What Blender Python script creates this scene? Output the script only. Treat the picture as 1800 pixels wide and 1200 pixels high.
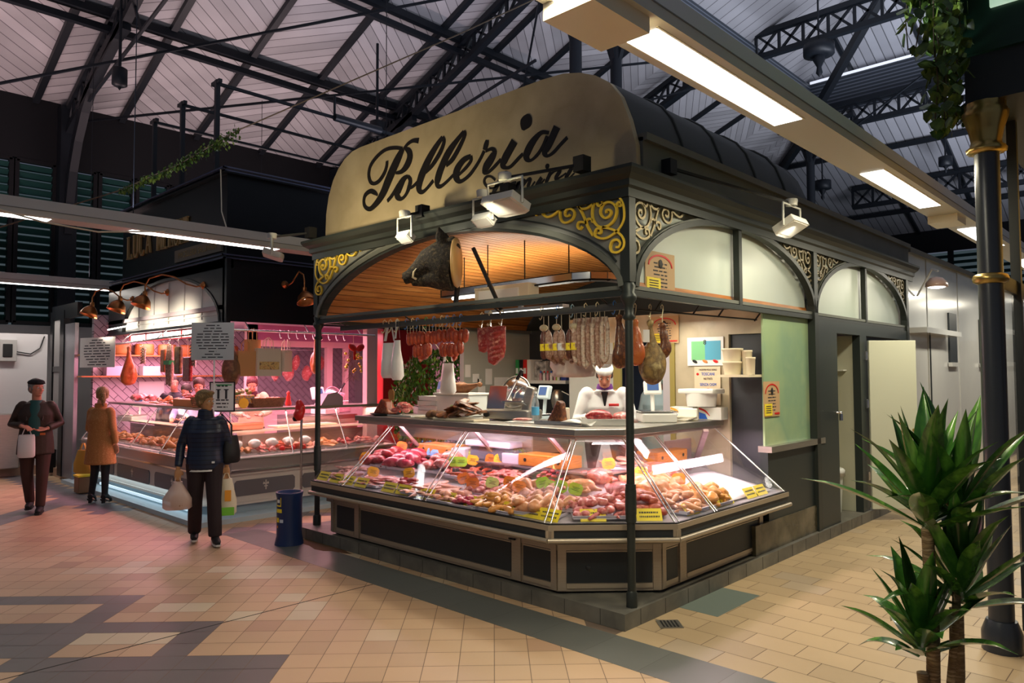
import bpy, bmesh, math, random
from mathutils import Vector, Matrix
for o in list(bpy.data.objects): bpy.data.objects.remove(o)
S = bpy.context.scene; COL = S.collection; PI = math.pi
random.seed(7)

# ---------------------------------------------------------------- camera, world, exposure
cd = bpy.data.cameras.new('camera'); cam = bpy.data.objects.new('camera', cd); COL.objects.link(cam)
cd.lens = 36*1280.4/1800; cd.sensor_width = 36; cd.clip_start = .05; cd.clip_end = 200
yaw, pit, rol = .7598, .0432, -.0039
Fv = Vector((-math.sin(yaw)*math.cos(pit), math.cos(yaw)*math.cos(pit), math.sin(pit)))
Rv = Fv.cross(Vector((0, 0, 1))).normalized(); Uv = Rv.cross(Fv)
R2 = Rv*math.cos(rol)+Uv*math.sin(rol); U2 = Uv*math.cos(rol)-Rv*math.sin(rol)
cam.matrix_world = Matrix(((R2.x, U2.x, -Fv.x, 3.0629), (R2.y, U2.y, -Fv.y, -4.3843), (R2.z, U2.z, -Fv.z, 1.85), (0, 0, 0, 1)))
S.camera = cam
W = bpy.data.worlds.new('hall_world'); S.world = W; W.use_nodes = True
W.node_tree.nodes['Background'].inputs[0].default_value = (.50, .58, .78, 1)
W.node_tree.nodes['Background'].inputs[1].default_value = .16
S.view_settings.view_transform = 'Standard'; S.view_settings.look = 'None'
S.view_settings.gamma = 1; S.view_settings.exposure = 0.0; S.view_settings.use_curve_mapping = False

def area(name, loc, size, energy, col=(1, 1, 1), rot=(0, 0, 0), spread=PI):
    l = bpy.data.lights.new(name, 'AREA'); l.shape = 'RECTANGLE'; l.size = size[0]; l.size_y = size[1]
    l.energy = energy; l.color = col; l.spread = spread
    o = bpy.data.objects.new(name, l); o.location = loc; o.rotation_euler = rot; COL.objects.link(o); return o
def spot(name, loc, to, energy, col=(1, 1, 1), ang=1.2, r=.05):
    l = bpy.data.lights.new(name, 'SPOT'); l.energy = energy; l.color = col; l.spot_size = ang; l.spot_blend = .6; l.shadow_soft_size = r
    o = bpy.data.objects.new(name, l); o.location = loc
    o.rotation_euler = (Vector(to)-Vector(loc)).to_track_quat('-Z', 'Y').to_euler(); COL.objects.link(o); return o
WARM = (1, .86, .62); COOL = (.93, .96, 1); PINK = (1, .38, .50)
# ceiling trunking lamps (right aisle, left aisle, far left aisle), then added fill for the roof
TR = [(1.18, -3.1), (1.18, -1.45), (1.18, 1.9), (1.18, 5.2)]
for x, y in TR: area('trunk_light', (x, y, 3.43), (.22, 1.5), 58, (1, .89, .62))
for y in (8.9, 12, 15): area('trunk_light', (1.18, y, 3.43), (.22, 1.5), 62, (1, .92, .74))  # added farther along the trunking to brighten the white panelled kiosk
for y in (-4.2, -.9): area('trunk_light', (-5.4, y, 3.43), (.2, 2.2), 62, (1, .88, .68))
area('trunk_light', (-12, -.9, 3.43), (.2, 2.4), 40, (1, .9, .8))
for x, y, c in ((1.18, 1.0, (.80, .84, 1)), (-5.4, -3.5, (.85, .80, .95)), (-5.4, 4.5, (.85, .82, 1)), (-12, -2, (1, .72, .72)), (-12, 4, (1, .75, .75)), (1.18, 8, (.8, .86, 1)), (1.18, 13, (.8, .86, 1)), (1.18, 17, (.8, .86, 1)), (1.18, 21, (.8, .86, 1))): area('roof_fill_light', (x, y, 3.68), (.22, 4.0), 450 if y > 7 else 185 if x > 0 else 120, c, (PI, 0, 0), 2.6)  # added upward fill that brightens the roof, not lamps of the trunking
# poultry stand: tube lamps under the wooden vault, and the pinkish tube in the glass case
area('vault_tube_light', (-2.4, 1.5, 2.52), (1.6, .25), 34, (1, .93, .78), (PI, 0, 0))
area('counter_light', (-2.2, 1.35, 2.40), (2.6, .3), 40, (1, .93, .74))
area('counter_light', (-.9, 1.7, 2.40), (.3, 1.5), 17, (1, .93, .80))
area('case_light', (-2.5, .62, 1.27), (2.9, .08), 21, (1, .74, .80))
area('case_light', (-.62, .95, 1.27), (.6, .08), 9, (1, .74, .80), (0, 0, PI/4))
area('case_light', (-.28, 1.85, 1.27), (.08, 1.3), 10, (1, .74, .80))
area('back_room_light', (-1.6, 3.1, 2.35), (.8, .3), 9, (.85, .95, 1))
# butcher stand on the left: pink meat lamps
area('meat_light', (-8.6, .7, 2.5), (4.2, .5), 190, PINK)
area('meat_light', (-7.1, 2.6, 2.5), (.5, 4.0), 145, PINK)
area('meat_light', (-8.4, .2, 1.32), (4.2, .08), 26, (1, .62, .50))
area('meat_light', (-6.35, 1.6, 1.32), (.08, 3.0), 20, (1, .62, .50))
area('step_light', (-8.4, -.40, .28), (4.6, .05), 3, (.7, .9, 1), (0, 0, 0))

# ---------------------------------------------------------------- helpers
OFF = {}
class MB:
    def __init__(s): s.v = []; s.f = []; s.m = []; s.s = []
    def add(s, vs, fs, mi=0, sm=False):
        b = len(s.v); s.v += [Vector(v) for v in vs]
        for f in fs: s.f.append([b+i for i in f]); s.m.append(mi); s.s.append(sm)
        return s
    def box(s, c, d, rot=None, mi=0):
        c = Vector(c); x, y, z = d[0]/2, d[1]/2, d[2]/2
        vs = [Vector((i, j, k)) for i in (-x, x) for j in (-y, y) for k in (-z, z)]
        if rot is not None:
            M = Matrix.Rotation(rot, 3, 'Z') if isinstance(rot, (int, float)) else rot
            vs = [M@v for v in vs]
        return s.add([c+v for v in vs], [(0, 1, 3, 2), (4, 6, 7, 5), (0, 4, 5, 1), (2, 3, 7, 6), (0, 2, 6, 4), (1, 5, 7, 3)], mi)
    def bx(s, a, b, mi=0):
        return s.box([(a[i]+b[i])/2 for i in range(3)], [abs(b[i]-a[i]) for i in range(3)], None, mi)
    def bar(s, p, q, w, h=None, mi=0, up=(0, 0, 1)):
        p = Vector(p); q = Vector(q); h = h or w; t = (q-p).normalized(); u = Vector(up)
        if abs(t.dot(u)) > .98: u = Vector((1, 0, 0))
        a = t.cross(u).normalized()*w/2; b = a.cross(t).normalized()*h/2
        return s.add([p-a-b, p+a-b, p+a+b, p-a+b, q-a-b, q+a-b, q+a+b, q-a+b], [(3, 2, 1, 0), (4, 5, 6, 7), (0, 1, 5, 4), (1, 2, 6, 5), (2, 3, 7, 6), (3, 0, 4, 7)], mi)
    def tube(s, pts, r, n=8, mi=0, cap=True, flat=1.0):
        pts = [Vector(p) for p in pts]; N = len(pts); rs = r if isinstance(r, (list, tuple)) else [r]*N
        rings = []; u = None
        for i, p in enumerate(pts):
            t = (pts[min(i+1, N-1)]-pts[max(i-1, 0)]).normalized()
            if u is None: u = t.orthogonal().normalized() if abs(t.z) > .9 else t.cross(Vector((0, 0, 1))).normalized()
            u = (u-t*u.dot(t)).normalized(); w = t.cross(u)
            rings.append([p+(u*math.cos(2*PI*k/n)+w*math.sin(2*PI*k/n)*flat)*rs[i] for k in range(n)])
        b = [v for R in rings for v in R]; fs = []
        for i in range(N-1):
            for k in range(n): fs.append((i*n+k, i*n+(k+1) % n, (i+1)*n+(k+1) % n, (i+1)*n+k))
        s.add(b, fs, mi, True)
        if cap: s.add(rings[0], [tuple(range(n))[::-1]], mi); s.add(rings[-1], [tuple(range(n))], mi)
        return s
    def lathe(s, prof, c=(0, 0, 0), n=20, mi=0, M=None, sm=True, flute=0, ax=1, ay=1):
        c = Vector(c); vs = []; fs = []
        for r, z in prof:
            for k in range(n):
                a = 2*PI*k/n; rr = r*(1+flute*(k % 2)); v = Vector((rr*math.cos(a)*ax, rr*math.sin(a)*ay, z))
                vs.append(c+(M@v if M else v))
        for i in range(len(prof)-1):
            for k in range(n): fs.append((i*n+k, i*n+(k+1) % n, (i+1)*n+(k+1) % n, (i+1)*n+k))
        s.add(vs, fs, mi, sm)
        if prof[0][0] > 1e-4: s.add(vs[:n], [tuple(range(n))[::-1]], mi)
        if prof[-1][0] > 1e-4: s.add(vs[-n:], [tuple(range(n))], mi)
        return s
    def ell(s, c, r, M=None, n=12, m=8, mi=0):
        c = Vector(c); r = (r, r, r) if isinstance(r, (int, float)) else r; vs = []; fs = []
        for i in range(m+1):
            th = PI*i/m
            for k in range(n):
                a = 2*PI*k/n; v = Vector((r[0]*math.sin(th)*math.cos(a), r[1]*math.sin(th)*math.sin(a), -r[2]*math.cos(th)))
                vs.append(c+(M@v if M else v))
        for i in range(m):
            for k in range(n): fs.append((i*n+k, i*n+(k+1) % n, (i+1)*n+(k+1) % n, (i+1)*n+k))
        return s.add(vs, fs, mi, True)
    def prism(s, poly, f, t, mi=0, sm=False):
        # poly: 2D points; f maps (a,b,d)->3D, extruded from d=0 to d=t
        n = len(poly); A = [f(a, b, 0) for a, b in poly]; B = [f(a, b, t) for a, b in poly]
        s.add(A+B, [tuple(range(n))[::-1], tuple(range(n, 2*n))], mi)
        return s.add(A+B, [(i, (i+1) % n, n+(i+1) % n, n+i) for i in range(n)], mi, sm)
    def grid(s, P, mi=0, sm=True, close=False):
        n = len(P); m = len(P[0]); vs = [v for r in P for v in r]; fs = []
        for i in range(n-1):
            for j in range(m if close else m-1): fs.append((i*m+j, i*m+(j+1) % m, (i+1)*m+(j+1) % m, (i+1)*m+j))
        return s.add(vs, fs, mi, sm)
    def loft(s, rings, n=18, mi=0, caps=True):
        # rings: (centre, rx, ry[, yaw])
        P = []
        for q in rings:
            c = Vector(q[0]); a = q[3] if len(q) > 3 else 0
            P.append([c+Vector((q[1]*math.cos(t)*math.cos(a)-q[2]*math.sin(t)*math.sin(a), q[1]*math.cos(t)*math.sin(a)+q[2]*math.sin(t)*math.cos(a), 0)) for t in [2*PI*k/n for k in range(n)]])
        s.grid(P, mi, True, True)
        if caps: s.add(P[0], [tuple(range(n))[::-1]], mi); s.add(P[-1], [tuple(range(n))], mi)
        return s
    def mesh(s, name='mesh'):
        me = bpy.data.meshes.new(name); me.from_pydata([tuple(v) for v in s.v], [], s.f)
        me.polygons.foreach_set('material_index', s.m); me.polygons.foreach_set('use_smooth', s.s); me.update(); return me
    def build(s, name, mat, parent=None, org=None):
        vs = s.v; lo = [min(v[i] for v in vs) for i in range(3)]; hi = [max(v[i] for v in vs) for i in range(3)]
        if org is None: org = ((lo[0]+hi[0])/2, (lo[1]+hi[1])/2, lo[2] if parent is None else (lo[2]+hi[2])/2)
        org = Vector(org); s.v = [v-org for v in vs]; me = s.mesh(name)
        bm = bmesh.new(); bm.from_mesh(me); bmesh.ops.recalc_face_normals(bm, faces=bm.faces); bm.to_mesh(me); bm.free()
        return link(name, me, mat, parent, org)

def link(name, me, mat, parent=None, org=(0, 0, 0)):
    for m in (mat if isinstance(mat, (list, tuple)) else [mat]): me.materials.append(m)
    o = bpy.data.objects.new(name, me); COL.objects.link(o); org = Vector(org)
    if parent is not None: o.parent = parent; o.location = org-OFF[parent]
    else: o.location = org
    OFF[o] = org; return o
def bev(o, w, seg=2):
    m = o.modifiers.new('bevel', 'BEVEL'); m.width = w; m.segments = seg; m.limit_method = 'ANGLE'; return o
def tag(o, label, cat, group=None):
    o['label'] = label; o['category'] = cat
    if group: o['group'] = group
    return o
def thing(name, label, cat, loc=(0, 0, 0), group=None):
    o = bpy.data.objects.new(name, None); COL.objects.link(o); o.location = loc; o.empty_display_size = .1
    OFF[o] = Vector(loc); return tag(o, label, cat, group)
def struct(o, label=None):
    o['kind'] = 'structure'
    if label: o['label'] = label
    return o
def stuff(o): o['kind'] = 'stuff'; return o
def dup(root, loc, rz=0, label=None, group=None, sc=None, rot=None):
    r = root.copy(); COL.objects.link(r); r.location = loc
    r.rotation_euler = rot if rot is not None else (0, 0, rz)
    if sc is not None: r.scale = (sc, sc, sc) if isinstance(sc, (int, float)) else sc
    if label: r['label'] = label
    if group: r['group'] = group
    for ch in list(root.children):
        c = ch.copy(); COL.objects.link(c); c.parent = r
        for g in list(ch.children):
            d = g.copy(); COL.objects.link(d); d.parent = c
    return r
def remesh(mb, voxel, smooth=4):
    me = mb.mesh('blob'); o = bpy.data.objects.new('blob', me); COL.objects.link(o)
    m = o.modifiers.new('r', 'REMESH'); m.mode = 'VOXEL'; m.voxel_size = voxel; m.use_smooth_shade = True
    if smooth: k = o.modifiers.new('s', 'SMOOTH'); k.iterations = smooth; k.factor = .5
    dg = bpy.context.evaluated_depsgraph_get(); out = bpy.data.meshes.new_from_object(o.evaluated_get(dg))
    bpy.data.objects.remove(o); out.materials.clear(); return out
def blob(name, mb, mat, voxel, parent=None, smooth=4, org=None):
    vs = mb.v
    if org is None: org = (sum(v.x for v in vs)/len(vs), sum(v.y for v in vs)/len(vs), min(v.z for v in vs))
    org = Vector(org); mb.v = [v-org for v in vs]; return link(name, remesh(mb, voxel, smooth), mat, parent, org)

# ---------------------------------------------------------------- materials
MATS = {}
def mat(name, col, rough=.6, metal=0, var=None, vs=8, bump=0, bs=60, emit=None, es=0, trans=0, alpha=1, coat=0, ior=1.45, stretch=None, sss=0):
    m = bpy.data.materials.new(name); m.use_nodes = True; nt = m.node_tree; b = nt.nodes['Principled BSDF']; L = nt.links
    b.inputs['Base Color'].default_value = (*col, 1); b.inputs['Roughness'].default_value = rough; b.inputs['Metallic'].default_value = metal
    b.inputs['IOR'].default_value = ior; b.inputs['Transmission Weight'].default_value = trans; b.inputs['Coat Weight'].default_value = coat
    b.inputs['Alpha'].default_value = alpha; b.inputs['Subsurface Weight'].default_value = sss; b.inputs['Subsurface Radius'].default_value = (.01, .004, .003)
    if emit: b.inputs['Emission Color'].default_value = (*emit, 1); b.inputs['Emission Strength'].default_value = es
    if var or bump:
        tc = nt.nodes.new('ShaderNodeTexCoord'); src = tc.outputs['Object']
        if stretch:
            mp = nt.nodes.new('ShaderNodeMapping'); mp.inputs['Scale'].default_value = stretch; L.new(src, mp.inputs[0]); src = mp.outputs[0]
    if var:
        n = nt.nodes.new('ShaderNodeTexNoise'); n.inputs['Scale'].default_value = vs; n.inputs['Detail'].default_value = 4
        r = nt.nodes.new('ShaderNodeValToRGB'); L.new(src, n.inputs['Vector']); L.new(n.outputs[0], r.inputs[0]); L.new(r.outputs[0], b.inputs['Base Color'])
        cs = [col]+list(var); k = len(cs); e = r.color_ramp.elements; e[0].position = .32; e[0].color = (*cs[0], 1); e[1].position = .68; e[1].color = (*cs[-1], 1)
        for i in range(1, k-1): q = e.new(.32+.36*i/(k-1)); q.color = (*cs[i], 1)
    if bump:
        n = nt.nodes.new('ShaderNodeTexNoise'); n.inputs['Scale'].default_value = bs; n.inputs['Detail'].default_value = 3
        bp = nt.nodes.new('ShaderNodeBump'); bp.inputs['Strength'].default_value = bump; bp.inputs['Distance'].default_value = .01
        L.new(src, n.inputs['Vector']); L.new(n.outputs[0], bp.inputs['Height']); L.new(bp.outputs[0], b.inputs['Normal'])
    MATS[name] = m; return m
def emis(name, col, st): return mat(name, (.8, .8, .8), .5, emit=col, es=st)
def stripes(name, c1, c2, axis, period, frac=.1, rough=.6, metal=0, var=.12, bump=.4, vs=6):
    # boards / corrugation / joints along object axes: thin lines of c2 every `period` metres along `axis`
    m = mat(name, c1, rough, metal); nt = m.node_tree; L = nt.links; b = nt.nodes['Principled BSDF']
    g = nt.nodes.new('ShaderNodeNewGeometry'); d = nt.nodes.new('ShaderNodeVectorMath'); d.operation = 'DOT_PRODUCT'; d.inputs[1].default_value = axis
    L.new(g.outputs['Position'], d.inputs[0]); dv = nt.nodes.new('ShaderNodeMath'); dv.operation = 'DIVIDE'; dv.inputs[1].default_value = period; L.new(d.outputs['Value'], dv.inputs[0])
    fr = nt.nodes.new('ShaderNodeMath'); fr.operation = 'FRACT'; L.new(dv.outputs[0], fr.inputs[0])
    fl = nt.nodes.new('ShaderNodeMath'); fl.operation = 'FLOOR'; L.new(dv.outputs[0], fl.inputs[0])
    lt = nt.nodes.new('ShaderNodeMath'); lt.operation = 'LESS_THAN'; lt.inputs[1].default_value = frac; L.new(fr.outputs[0], lt.inputs[0])
    wn = nt.nodes.new('ShaderNodeTexWhiteNoise'); wn.noise_dimensions = '1D'; L.new(fl.outputs[0], wn.inputs['W'])
    ns = nt.nodes.new('ShaderNodeTexNoise'); ns.inputs['Scale'].default_value = vs; L.new(g.outputs['Position'], ns.inputs['Vector'])
    ad = nt.nodes.new('ShaderNodeMath'); ad.operation = 'ADD'; L.new(wn.outputs[0], ad.inputs[0]); L.new(ns.outputs[0], ad.inputs[1])
    mr = nt.nodes.new('ShaderNodeMapRange'); mr.inputs[1].default_value = 0; mr.inputs[2].default_value = 2; mr.inputs[3].default_value = 1-var*1.6; mr.inputs[4].default_value = 1+var*1.6; L.new(ad.outputs[0], mr.inputs[0])
    sc = nt.nodes.new('ShaderNodeVectorMath'); sc.operation = 'SCALE'; sc.inputs[0].default_value = c1; L.new(mr.outputs[0], sc.inputs['Scale'])
    mx = nt.nodes.new('ShaderNodeMix'); mx.data_type = 'RGBA'; L.new(lt.outputs[0], mx.inputs['Factor']); L.new(sc.outputs[0], mx.inputs['A']); mx.inputs['B'].default_value = (*c2, 1)
    L.new(mx.outputs['Result'], b.inputs['Base Color'])
    if bump:
        bp = nt.nodes.new('ShaderNodeBump'); bp.invert = True; bp.inputs['Strength'].default_value = bump; bp.inputs['Distance'].default_value = .02; L.new(lt.outputs[0], bp.inputs['Height']); L.new(bp.outputs[0], b.inputs['Normal'])
    return m

STEEL = mat('dark_blue_grey_paint', (.008, .011, .016), .5)
IRON = mat('green_grey_ironwork', (.028, .034, .031), .42, .3)
IRONL = mat('light_sage_ironwork', (.13, .14, .12), .5, .1)
GOLD = mat('gold_paint', (.95, .66, .06), .35, .15)
BRASS = mat('dull_brass', (.42, .30, .10), .3, .9)
BLACKG = mat('black_gloss_panel', (.004, .0045, .006), .32)
DARKP = mat('dark_slate_panel', (.018, .023, .027), .45)
DARKG = mat('dark_green_grey_panel', (.020, .028, .028), .4)
STAIN = mat('brushed_steel', (.52, .50, .45), .32, .9, var=[(.42, .40, .36)], vs=3, stretch=(2, 2, 60))
BEIGEM = mat('beige_brushed_metal', (.40, .34, .27), .38, .55, var=[(.33, .28, .22)], vs=4, stretch=(1, 1, 40))
CHROME = mat('pale_chrome', (.75, .74, .72), .18, 1)
WHITEP = mat('white_plastic', (.74, .74, .70), .4)
CREAMP = mat('cream_plastic', (.70, .63, .46), .4)
WHITEW = mat('white_wall_paint', (.62, .60, .57), .6, var=[(.54, .52, .50)], vs=2)
PAPER = mat('white_paper', (.78, .78, .75), .7)
INK = mat('dark_print', (.03, .03, .035), .7)
YEL = mat('yellow_card', (.86, .68, .03), .5)
GLASS = mat('clear_glass', (1, 1, 1), .02, trans=1, ior=1.02, alpha=.22)
RED = mat('red_plastic', (.62, .015, .012), .3)
BLUE = mat('blue_plastic', (.03, .12, .55), .35)
GREEN = mat('green_plastic', (.03, .30, .08), .4)
BLACK = mat('black_rubber', (.008, .008, .009), .6)
WOODD = mat('chopping_wood', (.33, .15, .05), .55, var=[(.22, .09, .03)], vs=5, stretch=(2, 2, 20))
LAMPW = emis('lamp_diffuser', (1, .98, .95), 7)
LAMPS = emis('tube_lamp', (1, .97, .9), 5)
ALU = mat('cream_aluminium_trunking', (.52, .50, .45), .45, .15)
POLLERIA = [[(-2.981, 4.212, 0.064), (-3.059, 4.131, 0.104), (-3.137, 4.041, 0.119), (-3.229, 3.927, 0.121), (-3.31, 3.818, 0.109), (-3.405, 3.735, 0.086), (-3.516, 3.677, 0.063), (-3.587, 3.668, 0.05), (-3.659, 3.709, 0.046), (-3.681, 3.772, 0.046), (-3.653, 3.836, 0.052), (-3.56, 3.862, 0.051), (-3.475, 3.83, 0.05), (-3.426, 3.793, 0.021)], [(-3.257, 4.139, 0.041), (-3.264, 4.083, 0.047), (-3.304, 4.016, 0.052), (-3.393, 3.95, 0.048), (-3.49, 3.934, 0.039), (-3.561, 3.972, 0.046), (-3.59, 4.063, 0.049), (-3.548, 4.157, 0.048), (-3.422, 4.232, 0.044), (-3.272, 4.267, 0.038), (-3.112, 4.25, 0.037), (-2.994, 4.215, 0.036)], [(-2.969, 4.209, 0.032), (-2.905, 4.244, 0.038), (-2.817, 4.26, 0.04), (-2.724, 4.239, 0.055)], [(-2.943, 4.208, 0.032), (-2.879, 4.158, 0.076), (-2.867, 4.091, 0.094), (-2.917, 4.021, 0.089), (-3.006, 3.975, 0.052), (-3.104, 3.977, 0.029)], [(-2.897, 3.905, 0.035), (-2.954, 3.892, 0.064), (-3.006, 3.853, 0.097), (-3.07, 3.776, 0.111), (-3.07, 3.719, 0.078), (-3.005, 3.684, 0.041), (-2.928, 3.719, 0.044), (-2.872, 3.797, 0.063), (-2.859, 3.858, 0.056), (-2.897, 3.905, 0.035)], [(-3.248, 3.7, 0.04), (-3.162, 3.751, 0.046), (-3.057, 3.847, 0.039)], [(-2.853, 3.769, 0.025), (-2.803, 3.784, 0.035), (-2.729, 3.818, 0.037)], [(-2.351, 4.189, 0.048), (-2.455, 4.113, 0.07), (-2.573, 3.999, 0.095), (-2.681, 3.856, 0.103), (-2.717, 3.753, 0.086), (-2.68, 3.699, 0.049), (-2.608, 3.71, 0.038), (-2.49, 3.781, 0.041)], [(-2.351, 4.189, 0.046), (-2.328, 4.139, 0.048), (-2.386, 4.044, 0.057), (-2.502, 3.945, 0.053), (-2.608, 3.889, 0.036)], [(-2.041, 4.174, 0.043), (-2.138, 4.111, 0.06), (-2.261, 4.018, 0.09), (-2.363, 3.895, 0.094), (-2.42, 3.791, 0.095), (-2.426, 3.724, 0.058), (-2.374, 3.703, 0.04), (-2.283, 3.735, 0.036), (-2.194, 3.779, 0.035)], [(-2.041, 4.174, 0.043), (-2.025, 4.137, 0.043), (-2.084, 4.054, 0.052), (-2.194, 3.943, 0.055), (-2.294, 3.896, 0.04)], [(-1.945, 3.914, 0.042), (-2.041, 3.897, 0.064), (-2.128, 3.833, 0.085), (-2.15, 3.763, 0.086), (-2.106, 3.702, 0.046), (-2.031, 3.707, 0.037), (-1.935, 3.751, 0.04), (-1.831, 3.839, 0.036), (-1.759, 3.925, 0.036)], [(-1.945, 3.914, 0.044), (-1.94, 3.869, 0.04), (-2.009, 3.817, 0.038), (-2.106, 3.769, 0.03)], [(-1.718, 4.02, 0.04), (-1.733, 3.977, 0.063), (-1.754, 3.934, 0.051)], [(-1.739, 3.92, 0.03), (-1.658, 3.924, 0.035), (-1.624, 3.889, 0.059), (-1.659, 3.839, 0.088), (-1.729, 3.775, 0.093), (-1.759, 3.728, 0.051), (-1.709, 3.714, 0.035), (-1.629, 3.748, 0.038), (-1.541, 3.801, 0.034)], [(-1.368, 3.931, 0.086), (-1.425, 3.867, 0.087), (-1.483, 3.803, 0.088), (-1.512, 3.746, 0.072), (-1.483, 3.712, 0.034), (-1.417, 3.709, 0.033), (-1.323, 3.762, 0.035), (-1.267, 3.792, 0.032)], [(-1.197, 4.136, 0.027), (-1.206, 4.112, 0.1), (-1.226, 4.072, 0.141), (-1.247, 4.04, 0.11), (-1.266, 4.007, 0.028)], [(-0.964, 3.913, 0.03), (-1.051, 3.933, 0.039), (-1.149, 3.875, 0.073), (-1.212, 3.801, 0.083), (-1.222, 3.748, 0.063), (-1.177, 3.715, 0.027), (-1.096, 3.749, 0.034), (-1.035, 3.809, 0.03), (-0.982, 3.89, 0.033)], [(-0.871, 3.943, 0.08), (-0.913, 3.881, 0.078), (-0.965, 3.807, 0.079), (-1.009, 3.757, 0.069), (-0.983, 3.715, 0.028), (-0.915, 3.73, 0.032), (-0.838, 3.779, 0.033), (-0.759, 3.826, 0.034)]]
LANINI = [[(-1.615, 3.625, 0.022), (-1.669, 3.667, 0.022), (-1.729, 3.675, 0.026), (-1.76, 3.638, 0.028), (-1.719, 3.581, 0.024), (-1.65, 3.554, 0.018), (-1.551, 3.571, 0.019), (-1.474, 3.62, 0.027), (-1.455, 3.658, 0.025), (-1.493, 3.665, 0.033), (-1.561, 3.601, 0.047), (-1.62, 3.535, 0.047), (-1.67, 3.49, 0.026), (-1.78, 3.499, 0.022)], [(-1.352, 3.555, 0.023), (-1.408, 3.545, 0.038), (-1.446, 3.497, 0.043), (-1.418, 3.464, 0.023), (-1.361, 3.502, 0.023), (-1.315, 3.549, 0.037), (-1.347, 3.49, 0.039), (-1.334, 3.46, 0.02), (-1.287, 3.496, 0.017)], [(-1.241, 3.562, 0.036), (-1.278, 3.508, 0.038), (-1.301, 3.464, 0.033)], [(-1.278, 3.494, 0.018), (-1.214, 3.55, 0.025), (-1.178, 3.55, 0.032), (-1.205, 3.495, 0.038), (-1.187, 3.468, 0.02), (-1.125, 3.52, 0.016)], [(-1.045, 3.539, 0.038), (-1.098, 3.489, 0.039), (-1.107, 3.47, 0.023), (-1.063, 3.482, 0.017), (-1.011, 3.519, 0.016)], [(-0.967, 3.609, 0.026), (-0.98, 3.615, 0.069), (-0.993, 3.605, 0.026)], [(-0.941, 3.572, 0.037), (-0.976, 3.519, 0.038), (-1.002, 3.484, 0.031)], [(-0.967, 3.53, 0.015), (-0.899, 3.57, 0.024), (-0.84, 3.565, 0.037), (-0.883, 3.514, 0.039), (-0.883, 3.492, 0.022), (-0.833, 3.505, 0.017), (-0.774, 3.526, 0.015)], [(-0.709, 3.561, 0.037), (-0.75, 3.515, 0.038), (-0.775, 3.487, 0.033), (-0.742, 3.478, 0.018), (-0.685, 3.509, 0.014)], [(-0.664, 3.613, 0.024), (-0.676, 3.612, 0.067), (-0.692, 3.6, 0.024)]]
SCROLL = [[(0.43, 3.155), (0.39, 3.142), (0.342, 3.144), (0.294, 3.168), (0.254, 3.197), (0.2, 3.219), (0.146, 3.226), (0.094, 3.213), (0.042, 3.174), (0.01, 3.119), (0.0, 3.062), (0.004, 3.001), (0.038, 2.945), (0.09, 2.909), (0.158, 2.883), (0.219, 2.885), (0.273, 2.911), (0.277, 2.94), (0.257, 2.966), (0.222, 2.958), (0.223, 2.926), (0.246, 2.933)], [(0.286, 3.17), (0.298, 3.134), (0.303, 3.084), (0.288, 3.031), (0.249, 2.987), (0.195, 2.97), (0.142, 2.978), (0.096, 3.009), (0.073, 3.055), (0.073, 3.098), (0.095, 3.133), (0.14, 3.156), (0.185, 3.151), (0.217, 3.121), (0.221, 3.078), (0.187, 3.041), (0.149, 3.041), (0.122, 3.069), (0.137, 3.096), (0.167, 3.094), (0.163, 3.075)], [(0.203, 2.971), (0.12, 2.944), (0.06, 2.911), (0.017, 2.868), (0.003, 2.823), (0.018, 2.782), (0.062, 2.76), (0.114, 2.769), (0.133, 2.808), (0.113, 2.85), (0.068, 2.856), (0.039, 2.828), (0.054, 2.799), (0.08, 2.802)], [(0.892, 3.167), (0.879, 3.186), (0.915, 3.188), (0.915, 3.215), (0.874, 3.222), (0.834, 3.192), (0.799, 3.153), (0.759, 3.133), (0.707, 3.139), (0.664, 3.156), (0.621, 3.185), (0.587, 3.213), (0.536, 3.221), (0.487, 3.206), (0.438, 3.169), (0.406, 3.119), (0.374, 3.056), (0.343, 2.988), (0.297, 2.917)], [(0.799, 3.153), (0.807, 3.195), (0.785, 3.215), (0.745, 3.209), (0.733, 3.183), (0.759, 3.177)], [(0.629, 3.16), (0.626, 3.107), (0.596, 3.066), (0.546, 3.059), (0.496, 3.081), (0.479, 3.124), (0.504, 3.157), (0.545, 3.167), (0.575, 3.148), (0.571, 3.118), (0.541, 3.107), (0.525, 3.121)], [(0.43, 3.155), (0.434, 3.194), (0.405, 3.222), (0.365, 3.206), (0.361, 3.179), (0.389, 3.181)], [(0.359, 3.022), (0.399, 3.04), (0.439, 3.04), (0.448, 3.009), (0.423, 2.986), (0.403, 3.006)], [(0.363, 3.016), (0.359, 3.047), (0.327, 3.055), (0.299, 3.039), (0.307, 3.024)], [(0.201, 3.166), (0.231, 3.193), (0.255, 3.168), (0.236, 3.14), (0.193, 3.149)], [(0.073, 3.11), (0.057, 3.139), (0.024, 3.13), (0.032, 3.107), (0.043, 3.112)]]
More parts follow.
